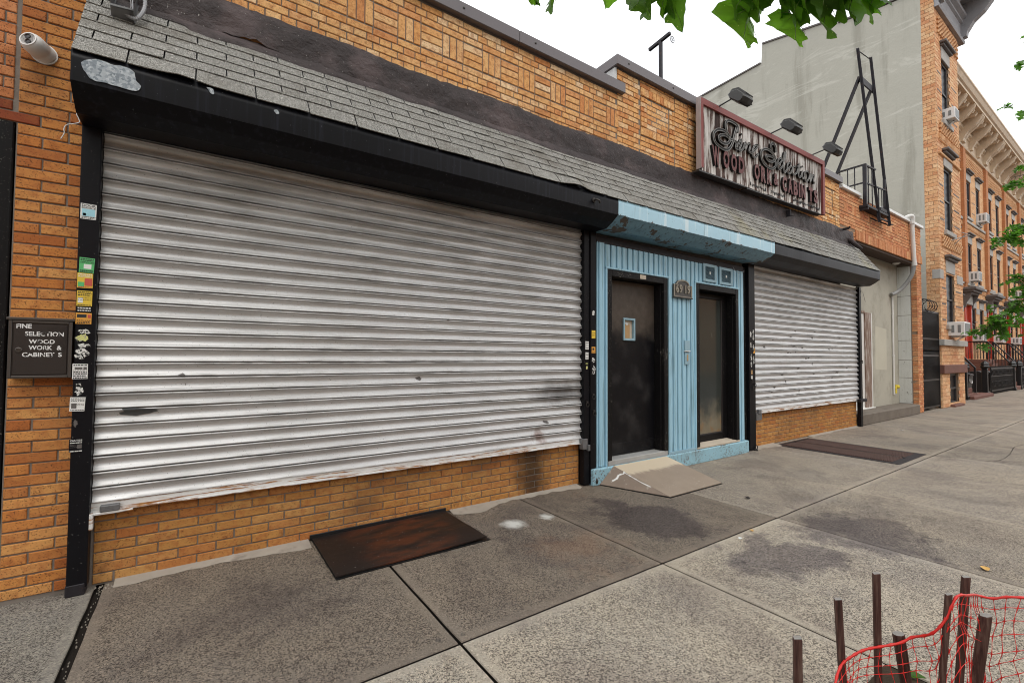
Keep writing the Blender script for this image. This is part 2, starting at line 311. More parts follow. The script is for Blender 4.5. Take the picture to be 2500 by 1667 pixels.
def m_plate():
    t = NT('rusty_black_plate'); x, y, z = t.sep(t.pos)
    c = t.mix(t.noise(7, 4, .6), (.008, .006, .006), (.024, .016, .014))
    f = t.math('MULTIPLY', t.step(t.math('ADD', x, t.math('MULTIPLY', t.noise(3, 3), .35)), 1.18, 1.45), t.math('SUBTRACT', 1.0, t.step(t.math('ADD', x, t.math('MULTIPLY', t.noise(4, 3), .4)), 1.9, 2.15)))
    c = t.mix(t.math('MULTIPLY', f, t.step(t.noise(2.6, 5, .65, t.scl(t.pos, (1, 3, 1))), .36, .6)), c, (.085, .026, .012))
    c = t.mix(t.math('MULTIPLY', f, t.math('MULTIPLY', t.step(t.noise(9, 5, .7, t.scl(t.pos, (.5, 2, 1))), .5, .65), .7)), c, (.022, .018, .014))
    c = t.mix(t.step(t.noise(70, 2), .73, .75), c, (.3, .28, .26))
    t.bump(t.noise(18, 5), .35, .004); return t.fin(c, .5, .15, .45)
M['plate'] = m_plate()
def m_ramp():
    t = NT('scuffed_tan_ramp'); x, y, z = t.sep(t.pos)
    c = t.mix(t.noise(5, 5, .65), (.24, .185, .14), (.34, .27, .205))
    edge = t.math('ADD', z, t.math('MULTIPLY', t.noise(1, 4, .7, t.scl(t.pos, (22, 3, 1))), .06))
    c = t.mix(t.step(edge, .165, .178), c, (.56, .47, .345))
    c = t.mix(t.math('MULTIPLY', t.step(t.noise(46, 4, .6), .63, .68), t.math('MULTIPLY', t.step(t.noise(3.5, 3), .5, .6), .7)), c, (.66, .62, .54))
    t.bump(t.noise(60, 3), .2, .003); return t.fin(c, .6)
M['ramp'] = m_ramp()
M['ramp_side'] = m_plain('scuffed_ramp_side', (.23, .175, .135), .6, .2, 7, dirt=(.42, .38, .33), dsc=11, dlo=.58, dhi=.66)
M['white_drip'] = m_plain('white_paint_drip', (.72, .71, .68), .5, bump=.2)
M['grate_rust'] = m_plain('rusty_grate', (.085, .045, .035), .7, .35, 6, .2, .5, 60)
M['door_dirty'] = (lambda t: (t.bump(t.noise(30, 4), .25, .003), t.fin(t.mix(t.math('MAXIMUM', t.step(t.noise(70, 3, .6), .70, .73), t.math('MULTIPLY', t.step(t.noise(1, 5, .7, t.scl(t.pos, (50, 50, 9))), .70, .74), .8)),
      t.mix(t.step(t.math('ADD', t.sep(t.pos)[2], t.math('MULTIPLY', t.noise(2.5, 4, .6), .8)), 2.05, 2.5), t.mix(t.step(t.noise(3, 5), .45, .75), (.005, .005, .0065), (.026, .025, .026)), t.mix(t.noise(9, 5, .65), (.04, .032, .026), (.115, .094, .078))), (.30, .28, .25)), .42, spec=.2))[1])(NT('dirty_black_door'))
def m_glass():
    t = NT('dusty_door_glass'); x, y, z = t.sep(t.pos)
    c = t.mix(t.noise(1.5, 4), (.030, .034, .032), (.05, .056, .05))
    d = t.step(t.math('SUBTRACT', t.math('MULTIPLY', t.noise(2.4, 5, .6), .9), z), -.45, .12); c = t.mix(t.math('MULTIPLY', d, .75), c, (.26, .22, .15))
    c = t.mix(t.math('MULTIPLY', d, t.math('MULTIPLY', t.step(t.noise(5, 3), .54, .66), .45)), c, (.26, .13, .05))
    c = t.mix(t.math('MULTIPLY', t.step(t.noise(1, 5, .7, t.scl(t.pos, (30, 30, 5))), .66, .72), .35), c, (.30, .31, .29))
    c = t.mix(t.math('MULTIPLY', t.step(t.noise(120, 2), .68, .71), .45), c, (.34, .35, .33))
    t.fin(c, .12, 0, .5); return t.m
M['glass_dirty'] = m_glass()
M['pane'] = (lambda t: t.fin(t.mix(t.noise(.9, 3), (.006, .006, .008), (.018, .019, .023)), .25, 0, .06))(NT('window_glass'))
M['sign_board'] = (lambda t: (t.bump(t.noise(1, 5, .65, t.scl(t.pos, (34, 34, 1.6))), .8, .01), t.fin(t.ramp(t.math('ADD', t.noise(1, 6, .72, t.scl(t.pos, (13, 13, 1.1))), t.math('MULTIPLY', t.math('SUBTRACT', t.rnd(), .5), .12)), [(.36, (.035, .018, .014)), (.47, (.10, .055, .042)), (.515, (.50, .47, .44)), (.7, (.76, .74, .71))]), .75, spec=.3))[1])(NT('peeling_white_board'))
M['sign_edge'] = m_plain('dull_sign_edge', (.34, .29, .28), .5, .2, 6)
M['sign_frame'] = m_plain('faded_red_frame', (.22, .045, .038), .6, .22, 5, dirt=(.13, .035, .03), dsc=6)
M['letter_black'] = m_plain('black_letter', (.012, .011, .011), .5, .3, 10, spec=.2)
M['letter_red'] = m_chip('peeling_maroon_letter', (.12, .024, .021), (.46, .36, .33), .6, .60, 60, 160, .35)
M['letter_grey'] = m_plain('grey_letter_edge', (.20, .195, .185), .5, .3, 20)
M['lamp'] = m_plain('dark_lamp_metal', (.028, .026, .024), .5, .3, 15)
M['cabinet'] = m_plain('bronze_cabinet', (.040, .034, .032), .35, .12, 4, .35, .05, 30, dirt=(.014, .012, .012), dsc=3)
M['cabinet_frame'] = m_plain('bronze_cabinet_frame', (.085, .075, .068), .35, .15, 6, .45, .05, 30)
M['print_white'] = m_plain('white_print', (.78, .78, .77), .5, .05, bump=0)
M['print_chipped'] = m_chip('chipped_white_lettering', (.74, .74, .73), (.05, .045, .045), .5, .60, 60, 200, .05)
M['print_black'] = m_plain('black_print', (.02, .02, .02), .6, bump=0)
M['cam_white'] = m_plain('camera_plastic', (.74, .72, .70), .35, .06, 5, bump=.03)
M['lens'] = m_plain('camera_lens', (.02, .014, .013), .12, bump=0)
M['wire_white'] = m_plain('white_wire', (.75, .75, .74), .5, bump=0)
M['conduit'] = m_plain('steel_conduit', (.30, .30, .31), .4, .2, 20, .6)
M['junk_metal'] = m_plain('junction_metal', (.16, .16, .165), .5, .4, 12, .3, dirt=(.02, .018, .016), dsc=9, dlo=.45)
M['ac'] = m_plain('white_appliance', (.66, .66, .65), .45, .06, 5)
M['ac_grille'] = m_plain('grey_grille', (.17, .18, .18), .5)
M['green_sticker'] = m_plain('green_paper', (.10, .46, .16), .6, .1, 20, bump=0)
M['yellow_sticker'] = m_plain('yellow_paper', (.72, .50, .05), .6, .1, 20, bump=0)
M['orange_sticker'] = m_plain('orange_paper', (.70, .33, .05), .6, .1, 20, bump=0)
M['red_sticker'] = m_plain('red_paper', (.55, .09, .06), .6, .1, 20, bump=0)
M['cyan_print'] = m_plain('pale_blue_print', (.33, .62, .72), .6, bump=0)
M['paper'] = m_plain('paper', (.74, .74, .72), .7, .08, 30, bump=0)
M['torn'] = m_chip('torn_paper', (.70, .70, .67), (.03, .03, .03), .7, .53, 75, 150, .1)
M['torn_yellow'] = m_chip('torn_yellow_paper', (.62, .62, .22), (.45, .45, .42), .7, .56, 60, 150, .1)
M['brown_paper'] = m_plain('brown_paper', (.42, .26, .12), .7, .2, 12, bump=0)
M['plaque'] = m_plain('cast_plaque', (.075, .07, .066), .45, .2, 12, .4, .3, 40)
M['plaque_edge'] = m_plain('worn_plaque_rim', (.28, .25, .20), .5, .3, 12, .2)
M['vent'] = m_plain('vent_metal', (.27, .42, .50), .5, .12, 10)
M['sill'] = m_plain('beige_sill', (.52, .45, .36), .7, .15, 5)
M['threshold'] = m_plain('grey_threshold', (.34, .34, .33), .6, .2, 6)
M['yellow_valve'] = m_plain('yellow_valve', (.70, .55, .06), .5)
M['pipe_white'] = m_plain('white_pipe', (.66, .65, .62), .45, .08, 4)
M['pipe_grey'] = m_plain('grey_pipe', (.28, .28, .275), .5, .12, 4)
M['bin'] = m_plain('black_bin_plastic', (.016, .016, .018), .45)
M['green_tarp'] = m_plain('green_tarp', (.02, .16, .11), .7, .2, 6)
M['yellow_leaf'] = m_plain('dry_yellow_leaf', (.62, .36, .10), .7, .3, 60)
M['dark_leaf'] = m_plain('dry_dark_leaf', (.03, .022, .02), .8)
M['hook'] = m_plain('rusty_hook', (.03, .025, .022), .6, metal=.3)

def m_texbrick(name, c1, c2, mort, swap=False):
    t = NT(name); x, y, z = t.sep(t.pos); cv = t.n('CombineXYZ'); t.put(cv.inputs[0], y if swap else x); t.put(cv.inputs[1], z)
    b = t.n('TexBrick'); t.put(b.inputs['Vector'], cv.outputs[0]); b.inputs['Scale'].default_value = 1.0
    b.inputs['Brick Width'].default_value = .36; b.inputs['Row Height'].default_value = .115; b.inputs['Mortar Size'].default_value = .008
    t.put(b.inputs['Color1'], c1); t.put(b.inputs['Color2'], c2); t.put(b.inputs['Mortar'], mort)
    c = t.mix(t.math('MULTIPLY', t.noise(1.1, 5, .6), .5), b.outputs['Color'], (.40, .17, .07))
    t.bump(b.outputs['Fac'], -.4, .006); return t.fin(c, .85, spec=.2)
M['tex_brick'] = m_texbrick('far_terrace_brick', (.76, .49, .27), (.62, .34, .165), (.48, .33, .21))
M['tex_brick_x'] = m_texbrick('far_terrace_brick_return', (.40, .165, .085), (.48, .22, .115), (.30, .17, .11), True)
M['tex_brick_red'] = m_texbrick('far_pilaster_brick', (.52, .23, .105), (.44, .18, .08), (.30, .17, .10))

# ------------------------------------------------------------------ mesh helpers
class MB:
    """collects vertices and faces; build() links them as one mesh object"""
    def __init__(s): s.v = []; s.f = []; s.mi = []; s.T = None; s.cm = 0
    def add(s, vs, fs, mi=None):
        o = len(s.v)
        if s.T is not None: vs = [tuple(s.T @ Vector(p)) for p in vs]
        s.v += [tuple(p) for p in vs]; s.f += [tuple(i + o for i in f) for f in fs]; s.mi += [s.cm if mi is None else mi] * len(fs)
        return s
    def box(s, x0, x1, y0, y1, z0, z1, mi=None):
        v = [(x, y, z) for x in (x0, x1) for y in (y0, y1) for z in (z0, z1)]
        return s.add(v, [(0, 1, 3, 2), (4, 6, 7, 5), (0, 4, 5, 1), (2, 3, 7, 6), (0, 2, 6, 4), (1, 5, 7, 3)], mi)
    def cbox(s, x0, x1, y0, y1, z0, z1, b=.004, mi=None):
        b = min(b, (x1 - x0) * .4, (y1 - y0) * .4, (z1 - z0) * .4)
        vs = []; idx = {}
        for i, (X, sx) in enumerate(((x0, 1), (x1, -1))):
            for j, (Y, sy) in enumerate(((y0, 1), (y1, -1))):
                for k, (Z, sz) in enumerate(((z0, 1), (z1, -1))):
                    idx[i, j, k] = len(vs)
                    vs += [(X, Y + sy * b, Z + sz * b), (X + sx * b, Y, Z + sz * b), (X + sx * b, Y + sy * b, Z)]
        g = lambda i, j, k, a: idx[i, j, k] + a
        fs = []
        for i in (0, 1):
            fs.append((g(i, 0, 0, 0), g(i, 1, 0, 0), g(i, 1, 1, 0), g(i, 0, 1, 0)))
            fs.append((g(0, i, 0, 1), g(1, i, 0, 1), g(1, i, 1, 1), g(0, i, 1, 1)))
            fs.append((g(0, 0, i, 2), g(1, 0, i, 2), g(1, 1, i, 2), g(0, 1, i, 2)))
            for j in (0, 1):
                fs.append((g(i, j, 0, 0), g(i, j, 1, 0), g(i, j, 1, 1), g(i, j, 0, 1)))
                fs.append((g(i, 0, j, 0), g(i, 1, j, 0), g(i, 1, j, 2), g(i, 0, j, 2)))
                fs.append((g(0, i, j, 1), g(1, i, j, 1), g(1, i, j, 2), g(0, i, j, 2)))
                for k in (0, 1): fs.append((g(i, j, k, 0), g(i, j, k, 1), g(i, j, k, 2)))
        return s.add(vs, fs, mi)
    def prism(s, poly, y0, y1, mi=None, side=None):
        """poly in (x, z), extruded along y from y0 (towards the street) to y1"""
        n = len(poly)
        s.add([(x, y0, z) for x, z in poly] + [(x, y1, z) for x, z in poly], [tuple(range(n)), tuple(range(2 * n - 1, n - 1, -1))], mi)
        o = len(s.v) - 2 * n
        for i in range(n):
            s.f.append((o + i, o + (i + 1) % n, o + n + (i + 1) % n, o + n + i)); s.mi.append(side if side is not None else (s.cm if mi is None else mi))
        return s
    def xprism(s, prof, x0, x1, mi=None, cap=True):
        """prof in (y, z), extruded along x"""
        n = len(prof); x0s = x0 if callable(x0) else (lambda y, z: x0); x1s = x1 if callable(x1) else (lambda y, z: x1)
        vs = [(x0s(y, z), y, z) for y, z in prof] + [(x1s(y, z), y, z) for y, z in prof]
        fs = [(i, (i + 1) % n, n + (i + 1) % n, n + i) for i in range(n)]
        if cap: fs += [tuple(range(n)), tuple(range(2 * n - 1, n - 1, -1))]
        return s.add(vs, fs, mi)
    def tube(s, path, r, n=8, mi=None, cap=True, closed=False):
        P = [Vector(p) for p in path]; m = len(P); up = None; vs = []
        rr = r if isinstance(r, (list, tuple)) else [r] * m
        for i, p in enumerate(P):
            if closed: d = P[(i + 1) % m] - P[i - 1]
            else: d = P[min(i + 1, m - 1)] - P[max(i - 1, 0)]
            if d.length < 1e-9: d = Vector((0, 0, 1))
            d.normalize()
            if up is None: up = Vector((0, 0, 1)) if abs(d.z) < .9 else Vector((1, 0, 0))
            a = up - d * up.dot(d)
            if a.length < 1e-6: a = d.orthogonal()
            a.normalize(); up = a; b = d.cross(a)
            for k in range(n):
                t = 2 * math.pi * (k + .5) / n; vs.append(tuple(p + (a * math.cos(t) + b * math.sin(t)) * rr[i]))
        fs = []
        for i in range(m if closed else m - 1):
            j = (i + 1) % m
            for k in range(n): fs.append((i * n + k, i * n + (k + 1) % n, j * n + (k + 1) % n, j * n + k))
        if cap and not closed: fs += [tuple(range(n)), tuple(range((m - 1) * n, m * n))]
        return s.add(vs, fs, mi)
    def bar(s, a, b, w, h=None, mi=None):
        """square bar between two points"""
        h = h or w; a = Vector(a); b = Vector(b); d = (b - a).normalized()
        x = d.cross(Vector((0, 0, 1)));
        if x.length < 1e-3: x = Vector((1, 0, 0))
        x.normalize(); y = d.cross(x)
        vs = [tuple(p + x * sx * w / 2 + y * sy * h / 2) for p in (a, b) for sx, sy in ((-1, -1), (1, -1), (1, 1), (-1, 1))]
        return s.add(vs, [(0, 1, 2, 3), (7, 6, 5, 4), (0, 4, 5, 1), (1, 5, 6, 2), (2, 6, 7, 3), (3, 7, 4, 0)], mi)
    def lathe(s, prof, c=(0, 0, 0), n=20, axis=None, mi=None):
        """prof: (radius, height) along axis"""
        ax = Vector(axis or (0, 0, 1)).normalized(); a = ax.orthogonal().normalized(); b = ax.cross(a); c = Vector(c); vs = []
        for r, h in prof:
            for k in range(n):
                t = 2 * math.pi * k / n; vs.append(tuple(c + ax * h + (a * math.cos(t) + b * math.sin(t)) * r))
        fs = [(i * n + k, i * n + (k + 1) % n, (i + 1) * n + (k + 1) % n, (i + 1) * n + k) for i in range(len(prof) - 1) for k in range(n)]
        fs += [tuple(range(n)), tuple(range((len(prof) - 1) * n, len(prof) * n))]
        return s.add(vs, fs, mi)
    def brick(s, x0, x1, z0, z1, yf=0.0, depth=.05, c=.004, mi=None, jit=.0015):
        yf += random.uniform(-jit, jit); t = [random.uniform(-jit, jit) for _ in range(4)]
        q = [(x0, z0), (x1, z0), (x1, z1), (x0, z1)]; k = [(1, 1), (-1, 1), (-1, -1), (1, -1)]
        vs = [(x + a * c, yf + e, z + b * c) for (x, z), (a, b), e in zip(q, k, t)] + [(x, yf + c + e, z) for (x, z), e in zip(q, t)] + [(x, yf + depth, z) for x, z in q]
        fs = [(0, 1, 2, 3)] + [(r * 4 + i, r * 4 + (i + 1) % 4, r * 4 + 4 + (i + 1) % 4, r * 4 + 4 + i) for r in (0, 1) for i in range(4)]
        return s.add(vs, fs, mi)
    def mesh(s, name, mats, smooth=False, fix=True):
        me = bpy.data.meshes.new(name); me.from_pydata(s.v, [], s.f)
        mats = mats if isinstance(mats, (list, tuple)) else [mats]
        for k in mats: me.materials.append(k)
        if len(mats) > 1: me.polygons.foreach_set('material_index', s.mi)
        if fix:
            bm = bmesh.new(); bm.from_mesh(me); bmesh.ops.recalc_face_normals(bm, faces=bm.faces); bm.to_mesh(me); bm.free()
        if smooth:
            me.polygons.foreach_set('use_smooth', [True] * len(me.polygons))
            if smooth != 'all':
                try: me.set_sharp_from_angle(angle=R(40))
                except Exception: pass
        me.update(); return me
    def build(s, name, mats, parent=None, smooth=False, fix=True, **k):
        return link(name, s.mesh(name, mats, smooth, fix), parent, **k)

def link(name, me, parent=None, loc=None, rot=None, **k):
    o = bpy.data.objects.new(name, me); col.objects.link(o)
    if loc is not None: o.location = loc
    if rot is not None: o.rotation_euler = rot
    if parent is not None: o.parent = parent; o.matrix_parent_inverse = PI[parent.name] if parent.name in PI else Matrix()
    for a, v in k.items(): o[a] = v
    return o
PI = {}   # parents that stand away from the origin: their children are given in world coordinates all the same
def thing(name, label, cat, loc=(0, 0, 0), group=None, kind=None):
    o = bpy.data.objects.new(name, None); col.objects.link(o); o.location = loc
    o.empty_display_size = .1; o['label'] = label; o['category'] = cat
    if group: o['group'] = group
    if kind: o['kind'] = kind
    PI[o.name] = Matrix.Translation(-Vector(loc)); return o
def tag(o, label, cat, group=None):
    o['label'] = label; o['category'] = cat
    if group: o['group'] = group
    return o
def struct(o): o['kind'] = 'structure'; return o
def copy_tree(o, dx, parent=None, label=None, dy=0, dz=0):
    c = o.copy(); col.objects.link(c)
    if parent is None: c.location = (o.location.x + dx, o.location.y + dy, o.location.z + dz)
    else: c.parent = parent; c.matrix_parent_inverse = o.matrix_parent_inverse
    if label: c['label'] = label
    for ch in list(o.children): copy_tree(ch, 0, c)
    return c
def bond(x0, x1, z0, z1, mod=.243, crs=.0692, off=0.0, j=.009, jz=.009, seed=1, hole=None, header_rows=()):
    """running bond: (x0, x1, z0, z1) of every brick, cut at the ends"""
    rg = random.Random(seed); out = []; k = 0; z = z0
    while z < z1 - .02:
        zt = min(z + crs - jz, z1); m = mod / 2 if k in header_rows else mod
        x = x0 - (m * .5 if (k + int(off > 0)) % 2 else 0) - m * .02 * rg.random()
        while x < x1:
            a, b = max(x, x0), min(x + m - j, x1)
            if b - a > .03 and not (hole and hole((a + b) / 2, (z + zt) / 2)):
                e = rg.uniform(-.0025, .0025); out.append((a, b + e * (b < x1), z + rg.uniform(-.0015, .0015), zt + rg.uniform(-.0015, .0015)))
            x += m
        z += crs; k += 1
    return out
_dg = None
def text_geo(txt, size, bold=0.0, sx=1.0, depth=0.0, shear=0.0, align='CENTER'):
    """flat or extruded lettering in the (x, z) plane facing the street: vertices, faces"""
    c = bpy.data.curves.new('lettering', 'FONT'); c.body = txt; c.size = size; c.offset = bold; c.align_x = align; c.extrude = depth; c.shear = shear; c.resolution_u = 3
    o = bpy.data.objects.new('lettering', c); col.objects.link(o)
    dg = bpy.context.evaluated_depsgraph_get(); me = bpy.data.meshes.new_from_object(o.evaluated_get(dg))
    v = [(p.co.x * sx, -p.co.z, p.co.y) for p in me.vertices]; f = [tuple(p.vertices) for p in me.polygons]
    nz = [p.normal.z for p in me.polygons]
    bpy.data.objects.remove(o); bpy.data.curves.remove(c); bpy.data.meshes.remove(me)
    return v, f, nz
def spline(pts, n=6, closed=False):
    P = [Vector(p) for p in pts]; out = []; m = len(P)
    for i in range(m if closed else m - 1):
        if closed: a, b, c, d = P[i - 1], P[i], P[(i + 1) % m], P[(i + 2) % m]
        else: a, b, c, d = P[max(i - 1, 0)], P[i], P[i + 1], P[min(i + 2, m - 1)]
        for k in range(n):
            t = k / n; out.append(.5 * ((2 * b) + (c - a) * t + (2 * a - 5 * b + 4 * c - d) * t * t + (3 * b - a - 3 * c + d) * t ** 3))
    if not closed: out.append(P[-1])
    return out
def rot_about(p, axis, ang): return Matrix.Translation(p) @ Matrix.Rotation(ang, 4, axis) @ Matrix.Translation(-Vector(p))

# ------------------------------------------------------------------ the ground
g = MB(); g.add([(-400, -400, -.20), (700, -400, -.20), (700, 400, -.20), (-400, 400, -.20)], [(0, 1, 2, 3)]); struct(g.build('ground', M['asphalt'], fix=False))
KERB_Y = -5.35
rd = MB(); rd.add([(-120, -14, -.14), (160, -14, -.14), (160, KERB_Y, -.14), (-120, KERB_Y, -.14)], [(0, 1, 2, 3)]); struct(rd.build('road', M['asphalt'], fix=False))
kb = MB()
for i in range(-12, 40): kb.cbox(i * 2.0, i * 2.0 + 1.99, KERB_Y, KERB_Y + .15, -.19, .012, .015)
struct(kb.build('kerb', M['grey_stone']))
walk = struct(bpy.data.objects.new('sidewalk', None)); col.objects.link(walk)
bed = MB(); bed.box(-30, 110, KERB_Y + .14, 2.2, -.18, -.030); bed.build('joint_bed', M['joint'], walk)
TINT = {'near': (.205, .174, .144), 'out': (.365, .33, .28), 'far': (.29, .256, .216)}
rg = random.Random(3)
XJ = [-9.0, -7.3, -5.6, -3.9, -2.2, -.497, 1.21, 2.92, 4.66, 6.31, 8.02, 9.80, 11.55, 13.3, 15.05, 16.8]
while XJ[-1] < 70: XJ.append(XJ[-1] + 1.75)
YJ = [(.0, -1.883), (-1.883, -3.90), (-3.90, KERB_Y + .15)]
def slab(x0, x1, y0, y1, tint, wob=True):
    """a poured flag with a slightly uneven edge"""
    m = MB(); n = 10; top = []
    for (ax, ay), (bx, by) in (((x0, y0), (x1, y0)), ((x1, y0), (x1, y1)), ((x1, y1), (x0, y1)), ((x0, y1), (x0, y0))):
        for i in range(n):
            t = i / n; px, py = ax + (bx - ax) * t, ay + (by - ay) * t
            w = noise.noise(Vector((px * 6, py * 6, 1.7))) * .0055
            top.append((px + (w if ax == bx else 0), py + (w if ay == by else 0)))
    k = len(top); cx, cy = (x0 + x1) / 2, (y0 + y1) / 2
    ins = [(px + (cx - px) * .004, py + (cy - py) * .004) for px, py in top]
    m.add([(px, py, 0) for px, py in ins] + [(px, py, -.006) for px, py in top] + [(px, py, -.10) for px, py in top],
          [tuple(range(k))], 0)
    m.f += [(r * k + i, r * k + (i + 1) % k, r * k + k + (i + 1) % k, r * k + k + i) for r in (0, 1) for i in range(k)]; m.mi += [0] * k + [1] * k
    o = m.build('slab', [M['concrete'], M['joint']], walk); v = rg.uniform(.92, 1.08); o.color = (tint[0] * v, tint[1] * v, tint[2] * v, 1); return o
for i in range(len(XJ) - 1):
    for r, (ya, yb) in enumerate(YJ):
        x0, x1 = XJ[i] + .0085, XJ[i + 1] - .0085
        if abs(XJ[i] + .497) < .01: x0 += .016
        if abs(XJ[i + 1] + .497) < .01: x1 -= .012
        if XJ[i] > 60 and r == 2: continue
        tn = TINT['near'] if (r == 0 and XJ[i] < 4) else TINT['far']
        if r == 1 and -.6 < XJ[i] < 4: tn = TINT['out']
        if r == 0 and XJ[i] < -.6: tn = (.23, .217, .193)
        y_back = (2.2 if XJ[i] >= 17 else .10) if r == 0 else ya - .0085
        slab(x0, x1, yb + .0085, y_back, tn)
pit = MB()
PX0, PX1, PY0, PY1 = 1.25, 2.90, -3.24, -4.95
for ix in range(26):
    for iy in range(24):
        xs = [PX0 + ix * (PX1 - PX0) / 26, PX0 + (ix + 1) * (PX1 - PX0) / 26]; ys = [PY0 + iy * (PY1 - PY0) / 24, PY0 + (iy + 1) * (PY1 - PY0) / 24]
        def hz(x, y):
            ed = min(1, min(x - PX0, PX1 - x, PY0 - y, y - PY1) / .06)
            return .004 + ed * (.022 + .03 * noise.noise(Vector((x * 3, y * 3, 0))) + .015 * noise.noise(Vector((x * 11, y * 11, 4))))
        pit.add([(xs[0], ys[0], hz(xs[0], ys[0])), (xs[1], ys[0], hz(xs[1], ys[0])), (xs[1], ys[1], hz(xs[1], ys[1])), (xs[0], ys[1], hz(xs[0], ys[1]))], [(0, 1, 2, 3)])
ps = pit.build('soil', M['soil'], fix=False); ps['kind'] = 'stuff'
# pale cement fillet smeared along the foot of the brick, ragged towards the street
def fillet(x0, x1, seed, w0=.05, w1=.16):
    m = MB(); n = int((x1 - x0) / .04); vs = []
    for i in range(n + 1):
        x = x0 + (x1 - x0) * i / n; w = w0 * .6 + (w1 - w0) * (.35 + 1.3 * noise.noise(Vector((x * 1.9, seed, 0)))) + .03 * noise.noise(Vector((x * 9, seed, 3)))
        w = max(.02, w); vs += [(x, .03, .022), (x, -w * .35, .011), (x, -w, .0025)]
    m.add(vs, [(3 * i + k, 3 * i + 3 + k, 3 * i + 4 + k, 3 * i + 1 + k) for i in range(n) for k in (0, 1)])
    m.build('cement_fillet', M['cement'], walk, smooth='all', fix=False)
fillet(-.42, .80, 2.2); fillet(2.1, 3.80, 5.1, .06, .20); fillet(5.55, 7.45, 9.4, .10, .20); fillet(7.75, 8.55, 1.4, .1, .2); fillet(9.9, 12.3, 3.3, .05, .14)
# dirt packed in the wide joint and along the foot of the pier
dj = MB(); rg2 = random.Random(5)
for i in range(60):
    y = rg2.uniform(-1.9, .0); x = -.494 + rg2.gauss(0, .008); s_ = rg2.uniform(.0015, .0045); dj.lathe([(s_, -.004), (s_ * 1.1, 0), (s_ * .5, s_)], (x, y, -.026), 5)
for i in range(60):
    x = rg2.uniform(-.52, -.28); y = rg2.uniform(-.09, .0) + .0; s_ = rg2.uniform(.002, .006); dj.lathe([(s_, 0), (s_ * 1.1, s_ * .4), (s_ * .4, s_)], (x, y, .001), 5)
q = dj.build('grit', [M['cement']], walk, fix=False); q['kind'] = 'stuff'
# hairline cracks and the faint tool joints far along the walk
ck = MB()
def crack(pts, w=.006):
    P = spline([(x, y, .0016) for x, y in pts], 6); Q = []
    for i, p in enumerate(P): Q.append(p + Vector((.012 * noise.noise(p * 9), .018 * noise.noise(p * 7 + Vector((3, 1, 0))), 0)))
    for a, b in zip(Q, Q[1:]):
        d = (b - a); 
        if d.length < 1e-6: continue
        n = Vector((-d.y, d.x, 0)).normalized() * w * random.uniform(.35, .6)
        ck.add([a - n, b - n, b + n, a + n], [(0, 1, 2, 3)])
crack([(9.62, -1.80), (9.85, -2.2), (10.0, -2.53), (10.9, -2.55), (11.95, -2.48), (12.9, -2.6)], .010); crack([(10.0, -2.53), (10.05, -2.95), (10.2, -3.6)], .008)
crack([(8.35, -1.85), (8.38, -2.6), (8.34, -3.55)], .007); crack([(12.6, -.2), (13.4, -.9), (13.9, -1.9)], .006)
ck.build('crack', M['joint'], walk, fix=False)

# ------------------------------------------------------------------ the storefront building
bld = thing('storefront_building', 'single storey orange brick shop building with patterned parapet and tarred band', 'building', (5.5, 0, 0))
core = MB()
core.box(-3.2, -2.32, .009, 9, 0, 5.05); core.box(-2.32, -.965, .009, .4, 3.0, 5.05); core.box(-2.32, -.965, .4, 9, 0, 5.05)
core.box(-.965, -.54, .009, .4, 0, 3.05); core.box(-.54, 3.84, .026, .25, 0, .52); core.box(7.70, 12.36, .026, .25, 0, .60)
core.box(-.965, 4.50, .009, .34, 3.05, 5.03); core.box(4.50, 11.55, .009, .34, 3.05, 5.375)
core.build('wall', M['mortar'], bld)
cr2 = MB(); cr2.box(-.965, 12.4, .40, 9, .0, 4.75); cr2.box(-.54, 3.84, .25, .4, 0, 3.05); cr2.box(3.84, 7.70, .35, .4, 0, 3.05); cr2.box(7.70, 12.4, .25, .4, 0, 3.05); cr2.build('interior_shell', M['dark_inside'], bld)
bricks = []       # (x0, x1, z0, z1, front y, material key)
def take(lst, yf, key): bricks.extend([(*b, yf, key) for b in lst])
take(bond(-.958, -.60, .028, 5.02, seed=11), 0, 'brick_pier')
R0 = .028 + .0692 * 43; R1 = R0 + .0592; R2 = R0 + .0692
red = [(-1.30, -.862, R0, R1), (-1.75, -1.31, R0, R1), (-2.2, -1.76, R0, R1), (-1.22, -.985, R2, R2 + .0592), (-1.47, -1.23, R2, R2 + .0592), (-1.72, -1.48, R2, R2 + .0592), (-1.97, -1.73, R2, R2 + .0592), (-2.2, -1.98, R2, R2 + .0592)]
bricks = [b for b in bricks if not (abs(b[2] - R0) < .02)]
take(red, 0, 'brick_red'); take([(-.852, -.735, R0, R1), (-.725, -.60, R0, R1)], 0, 'brick_pier')
take(bond(-2.6, -.982, R2 + .0692, 5.02, seed=13), 0, 'brick_salmon'); take(bond(-3.2, -2.33, .03, 5.02, seed=14), 0, 'brick_salmon')
take(bond(-.535, 3.835, .012, .50, mod=.232, seed=15, off=1), .018, 'brick_riser')
take(bond(7.73, 12.35, .012, .59, mod=.205, seed=16), .018, 'brick_riser')
BAND0, BAND1 = 4.560, 4.790
hole = lambda x, z: BAND0 - .01 < z < BAND1 + .005
take(bond(-.59, 4.495, 3.93, 4.555, mod=.233, crs=.0692, seed=17, header_rows=(5, 7)), 0, 'brick_field')
take(bond(-.59, 4.495, 4.797, 5.02, mod=.233, crs=.0705, seed=18, header_rows=(1,)), 0, 'brick_field')
x = -.59; k = 0
while x < 4.4:
    if k % 2: take([(x + .233 * i / 3, x + .233 * (i + 1) / 3 - .010, BAND0, BAND1 - .006) for i in range(3)], 0, 'brick_field')
    else: take([(x, x + .223, BAND0 + .0765 * i, BAND0 + .0765 * (i + 1) - .010) for i in range(3)], 0, 'brick_field')
    x += .233; k += 1
